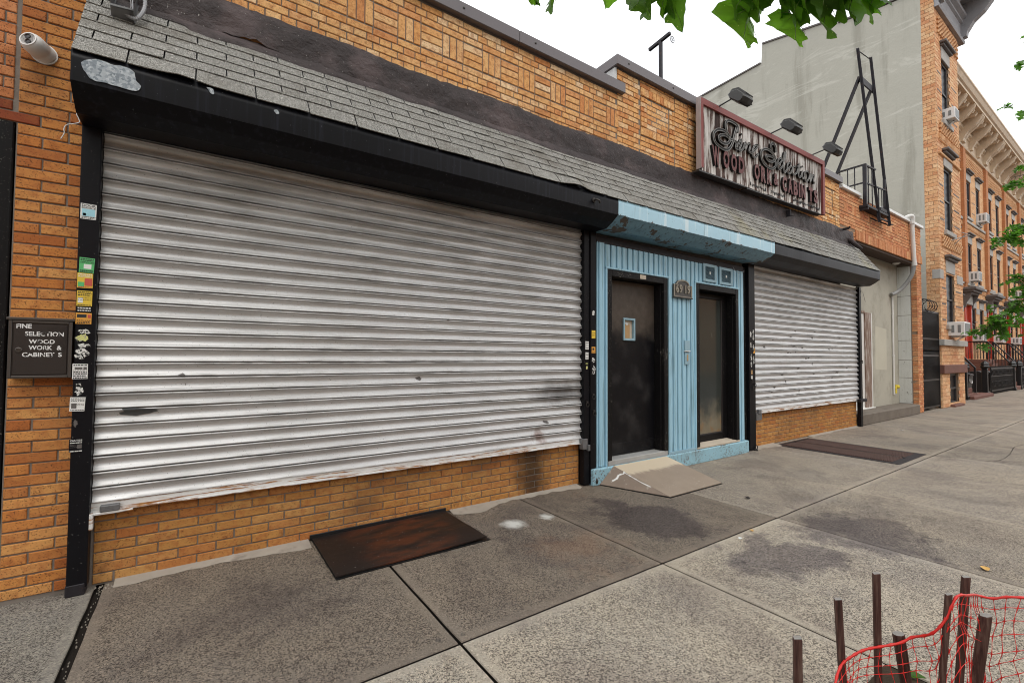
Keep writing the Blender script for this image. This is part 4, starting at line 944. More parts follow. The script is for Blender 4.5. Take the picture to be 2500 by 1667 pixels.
sticker(rc, 7.70, 1.655, .055, .08, YD, 'orange_sticker', [(None, .2, .1, B_)]); sticker(rc, 7.62, 1.30, .05, .07, YD, 'brown_paper', [(None, .2, .1, B_)]); sticker(rc, 7.62, 1.215, .05, .05, YD, 'paper', [(None, .1, .12, B_)])

# ------------------------------------------------------------------ the blue entrance between the shutters
ent = thing('blue_entrance', 'light blue boarded entrance front with two black framed doors', 'entrance', (5.7, -.1, 0))
EX0, EX1, EY = 4.022, 7.41, -.10
m = MB(); m.box(EX0, 4.17, -.06, -.03, .2, 2.97); m.box(5.39, 6.04, -.06, -.03, .2, 2.97); m.box(4.17, 5.39, -.06, -.03, 2.64, 2.97); m.box(6.04, 7.20, -.06, -.03, 2.64, 2.97); m.box(7.20, EX1, -.06, -.03, .2, 2.97); m.build('backing', M['black_worn'], ent)
def board(x0, x1, z0, z1, ribs=True, bend=0.0):
    """a metal siding board: flat pan with a turned rib at each edge"""
    w = x1 - x0; pr = [(0, -.062), (0.002, -.103), (.010, -.108), (.018, -.101), (w * .5, -.100), (w - .014, -.101), (w - .011, -.090), (w - .004, -.088), (w - .002, -.062)]
    n = max(3, int((z1 - z0) / .16)); vs = []; q = len(pr)
    for i in range(n + 1):
        z = z0 + (z1 - z0) * i / n; d = bend * .9 * noise.noise(Vector((x0 * 5, z * 1.6, 3))) 
        for px, py in pr: vs.append((x0 + px + d * .6, py + d * .4 + .0012 * noise.noise(Vector((px * 30, z * 4, x0))), z))
    m = MB(); m.add(vs, [(i * q + j, (i + 1) * q + j, (i + 1) * q + j + 1, i * q + j + 1) for i in range(n) for j in range(q - 1)] + [tuple(range(q)), tuple(range(n * q, n * q + q))])
    return m.build('board', M['blue'], ent)
board(4.024, 4.062, .20, 2.96); board(4.064, 4.168, .205, 2.96)
x = 4.172
while x < 7.39:
    w = min(.104, 7.40 - x); xm = x + w / 2
    if w > .03:
        if 5.38 < xm < 6.02: board(x, x + w - .008, .232, 2.95, bend=.008)
        elif xm < 5.40: board(x, x + w - .008, 2.655, 2.95)
        elif xm < 7.20: board(x, x + w - .008, 2.655, 2.95)
        else: board(x, x + w - .008, .205, 2.95)
    x += .104
def frame(x0, x1, z0, z1, w, par, name='door_frame', y0=-.118, y1=.04):
    m = MB(); m.cbox(x0, x0 + w, y0, y1, z0, z1, .006); m.cbox(x1 - w, x1, y0, y1, z0, z1, .006); m.cbox(x0 + w, x1 - w, y0 + .001, y1, z1 - w, z1 - .001, .006)
    m.cbox(x0 + w - .001, x0 + w + .022, -.07, y1 - .002, z0, z1 - w, .004); m.cbox(x1 - w - .022, x1 - w + .001, -.07, y1 - .002, z0, z1 - w, .004)
    return m.build(name, M['black_worn'], par)
frame(4.19, 5.385, .205, 2.64, .085, ent); frame(6.045, 7.205, .215, 2.64, .085, ent)
m = MB(); m.cbox(4.168, 4.19, -.122, -.06, .2, 2.665, .004); m.cbox(4.168, 5.40, -.124, -.06, 2.642, 2.666, .004); m.cbox(6.020, 6.044, -.122, -.06, .23, 2.665, .004); m.cbox(6.02, 7.215, -.124, -.06, 2.642, 2.666, .004); m.build('trim', M['blue'], ent)
m = MB(); m.cbox(4.80, 4.92, -.121, -.117, 2.575, 2.63, .001); m.build('lintel_plate', M['sill'], ent)
# door on the left: dirty black slab with a small vision panel
dr = MB(); X = (4.275, 4.655, 4.865, 5.30); Z = (.27, 1.77, 2.05, 2.545)
for a, b, c, d in ((X[0], X[1], Z[0], Z[3]), (X[2], X[3], Z[0], Z[3]), (X[1], X[2], Z[0], Z[1]), (X[1], X[2], Z[2], Z[3])): dr.box(a, b, .042, .085, c, d)
door = dr.build('door', M['door_dirty'], ent); door['label'] = 'dirty black metal door with a small window'
m = MB(); 
for a, b, c, d in ((4.645, 4.672, 1.76, 2.06), (4.848, 4.875, 1.76, 2.06), (4.672, 4.848, 1.76, 1.787), (4.672, 4.848, 2.033, 2.06)): m.cbox(a, b, .022, .06, c, d, .004)
m.build('vision_frame', M['vent'], door)
m = MB(); m.box(4.672, 4.848, .062, .066, 1.787, 2.033); m.build('vision_glass', M['sill'], door)
m = MB(); m.box(4.692, 4.80, .058, .0605, 1.795, 1.975); m.build('paper', M['brown_paper'], door); m = MB(); m.prism(blob(4.735, 1.99, .07, .045, 4), .0545, .0575); m.build('paper', M['paper'], door)
m = MB(); m.lathe([(.055, 0), (.055, .012), (.04, .016)], (4.31, .043, 2.03), 18, (0, -1, 0)); m.build('lock_plate', M['black_worn'], door)
m = MB(); m.cbox(4.30, 5.27, .035, .0415, .275, .42, .002); m.build('kick_plate', M['door_dirty'], door)
m = MB(); m.cbox(4.20, 5.37, -.12, .09, .195, .262, .006); m.build('threshold', M['threshold'], ent)
# glazed door on the right
gd = MB()
for a, b, c, d in ((6.135, 6.335, .24, 2.545), (6.99, 7.118, .24, 2.545), (6.335, 6.99, .24, .345), (6.335, 6.99, 2.46, 2.545)): gd.cbox(a, b, .04, .09, c, d, .005)
gdo = gd.build('door', M['black_worn'], ent); gdo['label'] = 'black framed glass door clouded with dust'
m = MB(); m.box(6.33, 6.995, .058, .066, .34, 2.465); m.build('pane', M['glass_dirty'], gdo)
m = MB(); m.cbox(6.335, 6.99, .046, .058, .345, .365, .003); m.cbox(6.97, 6.992, .046, .058, .365, 2.46, .003); m.build('glazing_bead', M['frame_dark'], gdo)
m = MB(); m.xprism([(-.125, .205), (-.125, .226), (.04, .246), (.04, .205)], 6.05, 7.20); m.build('door_sill', M['sill'], ent)
m = MB(); m.cbox(3.93, 7.45, -.138, -.02, -.005, .196, .012); m.build('curb', M['blue_curb'], ent)
m = MB(); m.box(5.388, 6.045, -.118, -.06, .2, .23); m.build('flashing', M['vent'], ent)
m = MB(); m.cbox(4.02, 7.43, -.10, -.04, 2.955, 2.985, .004); m.cbox(4.02, 7.43, -.075, -.03, 2.99, 3.05, .004); m.build('head_rail', M['steel_dark'], ent)
m = MB(); m.cbox(7.41, 7.545, -.05, -.0, .0, 3.05, .004); m.build('reveal', M['black_worn'], ent)
# two louvred vents, the number plaque, the entry phone
for vx0, vx1, vz0, vz1 in ((6.225, 6.575, 2.685, 2.955), (6.655, 7.025, 2.680, 2.950)):
    m = MB(); w = .052
    for a, b, c, d in ((vx0, vx0 + w, vz0, vz1), (vx1 - w, vx1, vz0, vz1), (vx0 + w, vx1 - w, vz0, vz0 + w * .8), (vx0 + w, vx1 - w, vz1 - w * .8, vz1)): m.cbox(a, b, -.126, -.108, c, d, .003)
    v = m.build('vent_grille', M['vent'], ent)
    m = MB(); m.box(vx0 + w, vx1 - w, -.110, -.108, vz0 + .03, vz1 - .03); m.build('vent_back', M['dark_inside'], v)
    n = 15
    for i in range(n):
        z = vz0 + w + (vz1 - vz0 - 2 * w) * i / (n - 1); m = MB(); m.add([(vx0 + w, -.122, z - .003), (vx1 - w, -.122, z - .003), (vx1 - w, -.1115, z + .005), (vx0 + w, -.1115, z + .005)], [(0, 1, 2, 3)]); m.build('slat', M['vent'], v, fix=False)
    m = MB(); m.cbox((vx0 + vx1) / 2 - .018, (vx0 + vx1) / 2 + .018, -.127, -.122, (vz0 + vz1) / 2 - .02, (vz0 + vz1) / 2 + .02, .002); m.build('latch', M['paper'], v)
P = [(5.50, 2.395), (5.925, 2.395), (5.925, 2.575)] + [(5.7125 + .155 * math.cos(a), 2.575 + .075 * math.sin(a)) for a in [math.pi * i / 10 for i in range(11)]] + [(5.50, 2.575)]
m = MB(); m.prism(P, -.128, -.108, 0); pl = m.build('number_plaque', M['plaque'], ent)
Q = [(5.7125 + (x - 5.7125) * .90, 2.515 + (z - 2.515) * .86) for x, z in P]; m = MB(); k = len(P)
m.add([(x, -.135, z) for x, z in P] + [(x, -.135, z) for x, z in Q] + [(x, -.127, z) for x, z in P] + [(x, -.127, z) for x, z in Q], [(i, (i + 1) % k, k + (i + 1) % k, k + i) for i in range(k)] + [(i, (i + 1) % k, 2 * k + (i + 1) % k, 2 * k + i) for i in range(k)] + [(k + i, k + (i + 1) % k, 3 * k + (i + 1) % k, 3 * k + i) for i in range(k)]); m.build('rim', M['plaque_edge'], pl)
m = MB(); m.cbox(5.49, 5.935, -.142, -.108, 2.385, 2.402, .004); m.build('ledge', M['plaque'], pl)
for ch, dx in (('6', -.135), ('9', -.055), ('1', .055), ('9', .13)):
    v, f, nz = text_geo(ch, .158, .004, .86, .006); m = MB(); m.add([(p[0] + 5.7125 + dx, p[1] - .133, p[2] + 2.462) for p in v], f); m.build('number', M['plaque_edge'], pl)
m = MB(); m.cbox(5.765, 5.885, -.124, -.105, 1.64, 1.785, .004); ip = m.build('entry_phone', M['vent'], ent); m = MB(); m.cbox(5.76, 5.89, -.132, -.105, 1.622, 1.636, .003); m.build('shelf', M['white_metal'], ip)
m = MB(); m.cbox(5.775, 5.885, -.116, -.105, 1.44, 1.615, .003); lp = m.build('latch_plate', M['vent'], ent); m = MB(); m.cbox(5.815, 5.84, -.124, -.115, 1.49, 1.58, .003); m.build('latch', M['brown_paper'], lp)

# ------------------------------------------------------------------ the ramp up to the black door
rp = thing('door_ramp', 'scuffed tan wedge ramp with a white paint drip below the black door', 'ramp', (4.8, -.5, 0))
A_, B2, C_, D_, E_ , F2 = (4.275, -.142, .198), (5.30, -.142, .198), (5.325, -.925, .016), (4.315, -.925, .016), (4.035, -.142, .012), (5.52, -.142, .012)
def sheet(pts, t=.007):
    n = len(pts); a, b, c = map(Vector, pts[:3]); nn = (b - a).cross(c - a).normalized(); nn = nn if nn.z > 0 else -nn
    m = MB(); m.add([tuple(p) for p in pts] + [tuple(Vector(p) - nn * t) for p in pts], [tuple(range(n)), tuple(range(2 * n - 1, n - 1, -1))] + [(i, (i + 1) % n, n + (i + 1) % n, n + i) for i in range(n)]); return m
sheet([A_, B2, C_, D_]).build('ramp_deck', M['ramp'], rp); sheet([A_, D_, E_]).build('ramp_side', M['ramp_side'], rp); sheet([B2, F2, C_]).build('ramp_side', M['ramp_side'], rp)
m = MB(); m.add([(4.033, -.15, .006), (4.316, -.932, .009), (5.328, -.932, .009), (5.522, -.15, .006), (4.033, -.15, -.0), (4.316, -.932, -.0), (5.328, -.932, -.0), (5.522, -.15, -.0)], [(0, 1, 2, 3), (0, 4, 5, 1), (1, 5, 6, 2), (2, 6, 7, 3)]); m.build('ramp_base', M['black_iron'], rp, fix=False)
def on_side(a, b): # point on the left wing: a along A->D, b towards E
    return Vector(A_) * (1 - a) * (1 - b) + Vector(D_) * a * (1 - b) + Vector(E_) * b + Vector((-.001, -.001, .0025))
m = MB()
for P, w in (([(.20, .0), (.24, .10), (.22, .25), (.30, .42), (.36, .62)], .013), ([(.22, .04), (.40, .05), (.58, .06), (.72, .03)], .006)):
    S_ = spline([on_side(*p) for p in P], 5)
    for i in range(len(S_) - 1):
        d = (S_[i + 1] - S_[i]).normalized(); n_ = d.cross(Vector((-.55, -.4, .73))).normalized(); w0 = w * random.uniform(.5, 1.3)
        m.add([S_[i] - n_ * w0, S_[i + 1] - n_ * w0, S_[i + 1] + n_ * w0, S_[i] + n_ * w0], [(0, 1, 2, 3)])
m.build('paint_drip', M['white_drip'], rp, fix=False)

# ------------------------------------------------------------------ things lying on the walk
cp = thing('cellar_plate', 'rusty black steel cellar plate on the walk against the brick', 'cellar plate', (1.45, -.37, 0))
m = MB(); nx, ny = 20, 8; vs = []
def pz(x, y): return .022 + .012 * math.exp(-((x - 2.05) / .3) ** 2) * (1 if y < -.4 else .4) + .003 * noise.noise(Vector((x * 3, y * 3, 1)))
for t in (0, 1):
    for i in range(nx + 1):
        for j in range(ny + 1):
            x = .828 + (2.045 - .828) * i / nx; y = .012 + (-.785 - .012) * j / ny; vs.append((x, y, pz(x, y) - .010 * t))
q = (nx + 1) * (ny + 1); fs = [(i * (ny + 1) + j, (i + 1) * (ny + 1) + j, (i + 1) * (ny + 1) + j + 1, i * (ny + 1) + j + 1) for i in range(nx) for j in range(ny)]
ring = [(i * (ny + 1)) for i in range(nx + 1)] + [nx * (ny + 1) + j for j in range(1, ny + 1)] + [i * (ny + 1) + ny for i in range(nx - 1, -1, -1)] + [j for j in range(ny - 1, 0, -1)]
m.add(vs, fs + [tuple(i + q for i in reversed(f)) for f in fs] + [(ring[i], ring[(i + 1) % len(ring)], q + ring[(i + 1) % len(ring)], q + ring[i]) for i in range(len(ring))]); m.build('plate', M['plate'], cp)
m = MB(); m.box(.826, 2.075, -.800, .01, .0012, .0065); m.build('frame', M['black_iron'], cp)
m = MB(); m.cbox(.81, 2.06, .004, .017, .01, .05, .003); m.build('hinge_angle', M['black_iron'], cp)
gt = thing('sidewalk_grate', 'long rusty ribbed iron grate let into the walk by the far shutter', 'grate', (9.0, -.85, 0))
GX0, GX1, GY0, GY1 = 8.45, 9.72, -1.80, -.06
m = MB(); m.box(GX0, GX1, GY0, GY1, .0015, .006); m.build('frame', M['steel_dark'], gt)
for a, b in ((GX0 + .09, GX0 + .60), (GX0 + .63, GX1 - .12)):
    m = MB(); m.box(a, b, GY0 + .12, GY1 - .09, .006, .010); lf = m.build('leaf', M['grate_rust'], gt)
    for i in range(56):
        y = GY0 + .14 + i * (GY1 - GY0 - .26) / 55; r_ = MB(); r_.cbox(a + .012, b - .012, y - .006, y + .006, .009, .020, .002); r_.build('rib', M['grate_rust'], lf)
m = MB(); m.box(GX0 + .60, GX0 + .63, GY0 + .10, GY1 - .05, .0065, .016); m.build('bar', M['black_iron'], gt)
def litter(name, label, cat, x, y, L, W, mt, rot, curl=.01, z=.003):
    m = MB(); n = 8; vs = []
    for i in range(n + 1):
        t = i / n; w = W / 2 * math.sin(math.pi * (t * .9 + .06)) ** .8
        for s in (-1, 0, 1): vs.append((L * (t - .5), s * w, .003 + curl * (s * s) * math.sin(math.pi * t) + curl * .5 * (2 * t - 1) ** 2))
    m.add(vs, [(3 * i + k, 3 * i + 3 + k, 3 * i + 4 + k, 3 * i + 1 + k) for i in range(n) for k in (0, 1)])
    o = m.build(name, mt, None, smooth='all', fix=False); o.location = (x, y, z); o.rotation_euler = (0, 0, rot); tag(o, label, cat); return o
litter('fallen_leaf', 'dry yellow leaf lying on the open walk beyond the stakes', 'leaf', 4.81, -3.28, .085, .05, M['yellow_leaf'], .4, .012)
litter('fallen_leaf', 'dark curled leaf lying on the walk beyond the ramp', 'leaf', 5.01, -1.41, .09, .035, M['dark_leaf'], 1.1, .014)
litter('fallen_leaf', 'small orange scrap of leaf beside the long walk joint', 'leaf', 4.11, -1.93, .05, .03, M['yellow_leaf'], .9, .008)
litter('paper_scrap', 'tiny white paper scrap on the walk by the dark stain', 'litter', 3.85, -1.97, .05, .03, M['paper'], .3, .008)
litter('fallen_leaf', 'green leaf on the soil at the foot of the netting', 'leaf', 2.86, -3.36, .10, .05, M['oak'], 2.2, .02, .02)
litter('paper_scrap', 'white scrap on the walk in front of the low step', 'litter', 12.47, -.75, .07, .04, M['paper'], 1.3, .01)

# ------------------------------------------------------------------ fittings on the brick pier
wb = thing('wall_cabinet', 'dark bronze wall cabinet lettered in white on the brick pier', 'cabinet', (-.80, -.05, 1.58))
BX0, BX1, BZ0, BZ1 = -.942, -.658, 1.393, 1.765
m = MB(); m.cbox(BX0, BX1, -.085, -.002, BZ0, BZ1 - .012, .003); m.build('body', M['cabinet'], wb)
m = MB(); m.cbox(BX0 - .010, BX1 + .010, -.097, -.002, BZ1 - .014, BZ1 + .003, .003); m.build('lid', M['cabinet_frame'], wb)
m = MB(); w = .016
for a, b, c, d in ((BX0, BX0 + w, BZ0, BZ1 - .015), (BX1 - w, BX1, BZ0, BZ1 - .015), (BX0 + w, BX1 - w, BZ0, BZ0 + w), (BX0 + w, BX1 - w, BZ1 - .031, BZ1 - .015)): m.cbox(a, b, -.094, -.085, c, d, .003)
m.build('frame', M['cabinet_frame'], wb)
m = MB(); m.cbox(BX0 + .022, BX1 - .022, -.091, -.084, BZ0 + .022, BZ1 - .038, .002); cd = m.build('door', M['cabinet'], wb)
for txt, x0, x1, z, h in (('FINE', .034, .100, 1.702, .026), ('SELECTION', .072, .245, 1.656, .026), ('WOOD', .089, .205, 1.608, .026), ('WORK', .089, .195, 1.570, .026), ('&', .215, .238, 1.570, .026), ('CABINET', .062, .205, 1.527, .026), ('S', .222, .240, 1.527, .026)):
    v, f, nz = text_geo(txt, 1, .028, 1, 0, 0, 'LEFT'); xs = [p[0] for p in v]; hz = max(p[2] for p in v); k = (x1 - x0) / (max(xs) - min(xs)); m = MB()
    m.add([((p[0] - min(xs)) * k + BX0 + x0, -.0918, p[2] * h / hz + z) for p in v], f); m.build('lettering', M['print_chipped'], cd, fix=False)
m = MB(); m.lathe([(.016, 0), (.016, .004), (.012, .006), (.012, .002)], (BX0 + .047, -.091, 1.568), 16, (0, -1, 0)); m.cbox(BX0 + .040, BX0 + .054, -.0955, -.0925, 1.566, 1.571, .001); m.build('lock', M['cabinet_frame'], cd)
sc_ = thing('security_camera', 'white turret security camera high on the brick pier', 'camera', (-.86, -.05, 3.49))
m = MB(); ax = Vector((-.42, -.82, .18)).normalized(); c0 = Vector((-.852, -.002, 3.475))
m.lathe([(.060, -.01), (.060, .02), (.058, .03), (.060, .034), (.060, .085), (.055, .105), (.046, .116)], c0, 28, ax); m.build('body', M['cam_white'], sc_, smooth=True)
c1 = c0 + ax * .112; m = MB(); m.lathe([(.046, 0), (.047, .008), (.040, .0085), (.040, .004)], c1, 28, ax); m.build('rim', M['cam_white'], sc_, smooth=True)
e = ax.cross(Vector((0, 0, 1))).normalized(); u2 = e.cross(ax)
for k in (-.019, .019):
    m = MB(); m.lathe([(.0165, 0), (.0165, .0095), (.013, .010), (.009, .006)], c1 + u2 * k + e * .004 * (1 if k > 0 else -1), 16, ax); m.build('lens', M['lens'], sc_, smooth=True)
m = MB(); m.lathe([(.066, -.0), (.066, .012), (.05, .014)], Vector((-.852, .002, 3.475)), 24, (0, -1, 0)); m.build('mount', M['cam_white'], sc_, smooth=True)
m = MB(); m.tube(spline([(-.682, -.012, 3.15), (-.686, -.02, 3.125), (-.676, -.018, 3.10), (-.672, -.02, 3.075), (-.70, -.025, 3.055), (-.733, -.02, 3.04), (-.744, -.02, 3.01), (-.742, -.018, 2.985), (-.758, -.012, 2.945)], 5), .0032, 6)
tag(m.build('loose_wire', M['wire_white'], None, smooth='all'), 'loose white wire dangling under the left end of the black hood', 'wire')

# ------------------------------------------------------------------ the shop sign
sg = thing('shop_sign', 'weathered red framed sign with black script and maroon letters on the parapet', 'sign', (8.2, -.1, 4.9))
SX0, SX1, SY = 6.09, 10.36, -.145
zt = lambda x: 5.425 + .0195 * (x - SX0); zb = lambda x: 4.345 + .024 * (x - SX0)
m = MB(); n = 1
m.add([(SX0, -.13, zb(SX0)), (SX1, -.13, zb(SX1)), (SX1, -.13, zt(SX1)), (SX0, -.13, zt(SX0)), (SX0, -.105, zb(SX0)), (SX1, -.105, zb(SX1)), (SX1, -.105, zt(SX1)), (SX0, -.105, zt(SX0))], [(0, 1, 2, 3), (4, 7, 6, 5), (0, 4, 5, 1), (3, 2, 6, 7), (0, 3, 7, 4), (1, 5, 6, 2)]); m.build('box', M['cabinet_frame'], sg)
nb = 34; rr = random.Random(9)
for i in range(nb):     # the face is made of narrow upright boards
    a = SX0 + .085 + (SX1 - SX0 - .17) * i / nb; b = SX0 + .085 + (SX1 - SX0 - .17) * (i + 1) / nb - .004; y = SY + rr.uniform(0, .006); lo = -.012 + rr.uniform(-.012, .006)
    m = MB(); m.add([(a, y, zb(a) + lo), (b, y, zb(b) + lo), (b, y, zt(b) - .06), (a, y, zt(a) - .06), (a, -.128, zb(a) + lo), (b, -.128, zb(b) + lo), (b, -.128, zt(b) - .06), (a, -.128, zt(a) - .06)], [(0, 1, 2, 3), (0, 4, 5, 1), (0, 3, 7, 4), (1, 5, 6, 2)]); m.build('board', M['sign_board'], sg)
def mould(p, q, w0, nm='frame'):
    m = MB(); (xa, za), (xb, zb_) = p, q
    if abs(xa - xb) > .5: pts = [(xa, za), (xb, zb_), (xb - w0, zb_ - w0), (xa + w0, za - w0)]
    else: pts = [(xa, za), (xa, zb_), (xa + w0, zb_ - abs(w0) if zb_ > za else zb_), (xa + w0, za)]
    m.add([(x, -.175, z) for x, z in pts] + [(x, -.112, z) for x, z in pts], [(0, 1, 2, 3), (0, 4, 5, 1), (1, 5, 6, 2), (2, 6, 7, 3), (3, 7, 4, 0)]); return m.build(nm, M['sign_frame'], sg)
mould((SX0, zt(SX0)), (SX1, zt(SX1)), .088); mould((SX0, zb(SX0) + .03), (SX0, zt(SX0)), .085); mould((SX1, zb(SX1) - .03), (SX1, zt(SX1)), -.085)
m = MB(); m.bar((SX0, -.178, zb(SX0)), (SX0, -.178, zt(SX0) + .003), .006, .02); m.add([(SX0 - .004, -.178, zb(SX0)), (SX0 - .004, -.178, zt(SX0)), (SX0 - .004, -.108, zt(SX0)), (SX0 - .004, -.108, zb(SX0))], [(0, 1, 2, 3)]); m.bar((SX0, -.14, zt(SX0) + .006), (SX1, -.14, zt(SX1) + .006), .07, .006); m.build('sheet_edge', M['sign_edge'], sg, fix=False)
m = MB()
for xs_ in (6.5, 7.9, 9.3, 10.1): m.cbox(xs_, xs_ + .05, -.108, -.002, 4.5, 5.2, .003)
m.build('wall_strap', M['frame_dark'], sg)
m = MB(); m.bar((SX0, -.09, zb(SX0) - .02), (SX0 + 1.3, -.09, zb(SX0 + 1.3) - .02), .12, .022); m.bar((SX0 + 1.36, -.085, zb(SX0 + 1.36) - .03), (SX1 - .05, -.085, zb(SX1) - .02), .11, .02); m.build('bottom_rail', M['frame_dark'], sg)
SCRIPT = {
  'F': [[ (7.11,5.17),(7.10,5.27),(6.93,5.29),(6.81,5.27),(6.76,5.19),(6.79,5.09),(6.87,5.02),(6.84,4.93),(6.72,4.88),(6.60,4.89),(6.57,4.94),(6.61,4.98),(6.74,5.02),(6.87,5.00) ],[ (6.87,5.04),(6.72,5.08),(6.54,5.05),(6.43,4.96),(6.45,4.85),(6.56,4.80),(6.74,4.79),(6.86,4.84),(6.95,4.95),(7.01,5.10),(7.07,5.23) ],[ (6.88,4.99),(7.01,5.00),(7.07,4.98),(7.05,4.90),(7.12,4.91) ]],
  'i': [[ (7.12,4.97),(7.20,5.08),(7.22,5.02),(7.16,4.92),(7.18,4.88),(7.27,4.95) ],[ (7.21,5.18),(7.23,5.16) ]],
  'n': [[ (7.27,4.95),(7.34,5.07),(7.36,5.02),(7.33,4.95),(7.43,5.08),(7.49,5.06),(7.45,4.95),(7.54,4.94) ]],
  'e': [[ (7.56,4.96),(7.71,5.08),(7.74,5.13),(7.64,5.10),(7.56,4.99),(7.57,4.90),(7.66,4.90),(7.76,4.99) ]],
  'S': [[ (8.35,5.17),(8.34,5.25),(8.26,5.30),(8.18,5.25),(8.21,5.15),(8.32,5.06),(8.25,4.98),(8.10,4.95),(8.01,4.99),(8.04,5.03),(8.18,5.05),(8.32,5.04) ],[ (8.31,5.08),(8.13,5.14),(7.95,5.12),(7.84,5.03),(7.88,4.90),(8.02,4.84),(8.20,4.84),(8.32,4.90),(8.34,5.00) ]],
  'e2': [[ (8.44,4.97),(8.56,5.07),(8.56,5.11),(8.46,5.08),(8.41,4.99),(8.43,4.90),(8.51,4.91),(8.61,5.00) ]],
  'l': [[ (8.61,4.99),(8.69,5.16),(8.72,5.25),(8.67,5.24),(8.62,5.07),(8.63,4.91),(8.67,4.88),(8.76,4.96) ]],
  'e3': [[ (8.76,4.96),(8.89,5.05),(8.90,5.11),(8.80,5.08),(8.76,4.98),(8.78,4.91),(8.87,4.91),(8.95,4.99) ]],
  'c': [[ (9.10,5.08),(9.04,5.09),(8.97,5.03),(8.97,4.95),(9.02,4.92),(9.14,4.99) ]],
  't': [[ (9.14,4.99),(9.25,5.18),(9.22,5.06),(9.20,4.95),(9.24,4.92),(9.32,4.98) ],[ (9.16,5.11),(9.34,5.14) ]],
  'i2': [[ (9.32,4.98),(9.36,5.07),(9.35,4.97),(9.38,4.93),(9.45,4.98) ],[ (9.36,5.17),(9.38,5.15) ]],
  'o': [[ (9.58,5.12),(9.47,5.07),(9.45,4.95),(9.51,4.91),(9.62,4.98),(9.65,5.08),(9.58,5.12) ]],
  'n2': [[ (9.67,4.97),(9.72,5.10),(9.73,5.04),(9.68,4.93),(9.80,5.09),(9.86,5.09),(9.82,4.99),(9.87,4.95) ]]}
for ch, strokes in SCRIPT.items():
    m = MB()
    big = ch in 'FS'; wd = .018 if big else .0115
    for st in strokes:
        P = spline([(x, 0, z) for x, z in st], 6); N_ = len(P)
        nr = []
        for i in range(N_):
            d = P[min(i + 1, N_ - 1)] - P[max(i - 1, 0)]; d = d.normalized() if d.length > 1e-6 else Vector((1, 0, 0)); nr.append(Vector((-d.z, 0, d.x)))
        L_ = [p + q * wd for p, q in zip(P, nr)]; R_ = [p - q * wd for p, q in zip(P, nr)]
        for i in range(N_ - 1):        # a raised channel letter: dark body, thin rim on both sides
            for (y0, y1, A, B, mi) in ((-.182, -.146, L_, R_, 0),):
                vs = [(A[i].x, y0, A[i].z), (A[i + 1].x, y0, A[i + 1].z), (B[i + 1].x, y0, B[i + 1].z), (B[i].x, y0, B[i].z), (A[i].x, y1, A[i].z), (A[i + 1].x, y1, A[i + 1].z), (B[i + 1].x, y1, B[i + 1].z), (B[i].x, y1, B[i].z)]
                m.add(vs, [(0, 1, 2, 3), (0, 4, 5, 1), (3, 2, 6, 7)] + ([(0, 3, 7, 4)] if i == 0 else []) + ([(1, 5, 6, 2)] if i == N_ - 2 else []), 0)
        for S_ in (L_, R_): m.tube([(p.x, -.184, p.z) for p in S_], .0065 if big else .0052, 5, 1)
    m.build('script_letter', [M['letter_black'], M['letter_grey']], sg, fix=False)
for ch, x, z1, z0 in (('W', 6.50, 4.775, 4.47), ('O', 6.77, 4.78, 4.50), ('O', 6.99, 4.785, 4.505), ('D', 7.21, 4.79, 4.52), ('O', 7.70, 4.80, 4.53), ('R', 7.91, 4.80, 4.53), ('K', 8.11, 4.80, 4.53), ('&', 8.35, 4.79, 4.575), ('C', 8.66, 4.81, 4.535), ('A', 8.87, 4.815, 4.54), ('B', 9.08, 4.815, 4.545), ('I', 9.23, 4.82, 4.545), ('N', 9.39, 4.82, 4.55), ('T', 9.70, 4.825, 4.56), ('S', 9.92, 4.83, 4.565)):
    v, f, nz = text_geo(ch, 1.0, .045, 1, .0); hz = max(p[2] for p in v); lz = min(p[2] for p in v); xs = [p[0] for p in v]; cx = (max(xs) + min(xs)) / 2
    kz = (z1 - z0) / (hz - lz); kx = {'W': .19 / (max(xs) - min(xs)), 'I': .06 / (max(xs) - min(xs))}.get(ch, .165 / (max(xs) - min(xs)))
    tw = .05 if ch == 'W' else 0; m = MB(); nv = len(v)
    fr = [((p[0] - cx) * kx + x + tw * (p[2] - lz) * -.6, -.20, (p[2] - lz) * kz + z0) for p in v]; fr = [(p[0], -.185, p[2]) for p in fr]; bk = [(p[0], -.14, p[2]) for p in fr]
    ed = {}
    for q in f:
        for i in range(len(q)): e_ = (q[i], q[(i + 1) % len(q)]); ed[e_] = 1
    out = [e_ for e_ in ed if (e_[1], e_[0]) not in ed]
    m.add(fr, f, 0); m.add(fr + bk, [(a, b, b + nv, a + nv) for a, b in out], 1)
    m.build('letter', [M['letter_red'], M['letter_black']], sg, fix=False)
for x0, x1 in ((7.55, 8.05), (8.25, 8.75), (9.05, 10.15)):     # leftovers of the flaked small line under the letters
    m = MB(); x = x0
    while x < x1:
        w = rr.uniform(.012, .04); h = rr.uniform(.02, .05); zc = zb(x) + .06 + rr.uniform(-.012, .012); m.prism([(x, zc - h / 2), (x + w, zc - h / 2 + rr.uniform(-.01, .01)), (x + w * rr.uniform(.4, 1), zc + h / 2), (x + w * .2, zc + h / 2)], SY - .006, SY); x += w + rr.uniform(.01, .03)
    fo_ = m.build('flaked_lettering', M['letter_black'], sg, fix=False); fo_['kind'] = 'stuff'
m = MB(); m.cbox(9.05, 9.07, -.10, -.02, 4.18, 4.30, .003); m.tube([(9.06, -.02, 4.19), (9.06, -.16, 4.18)], .006, 5); tag(m.build('wall_bracket', M['steel_dark'], None), 'small dark bracket stub on the tar band under the sign', 'bracket')
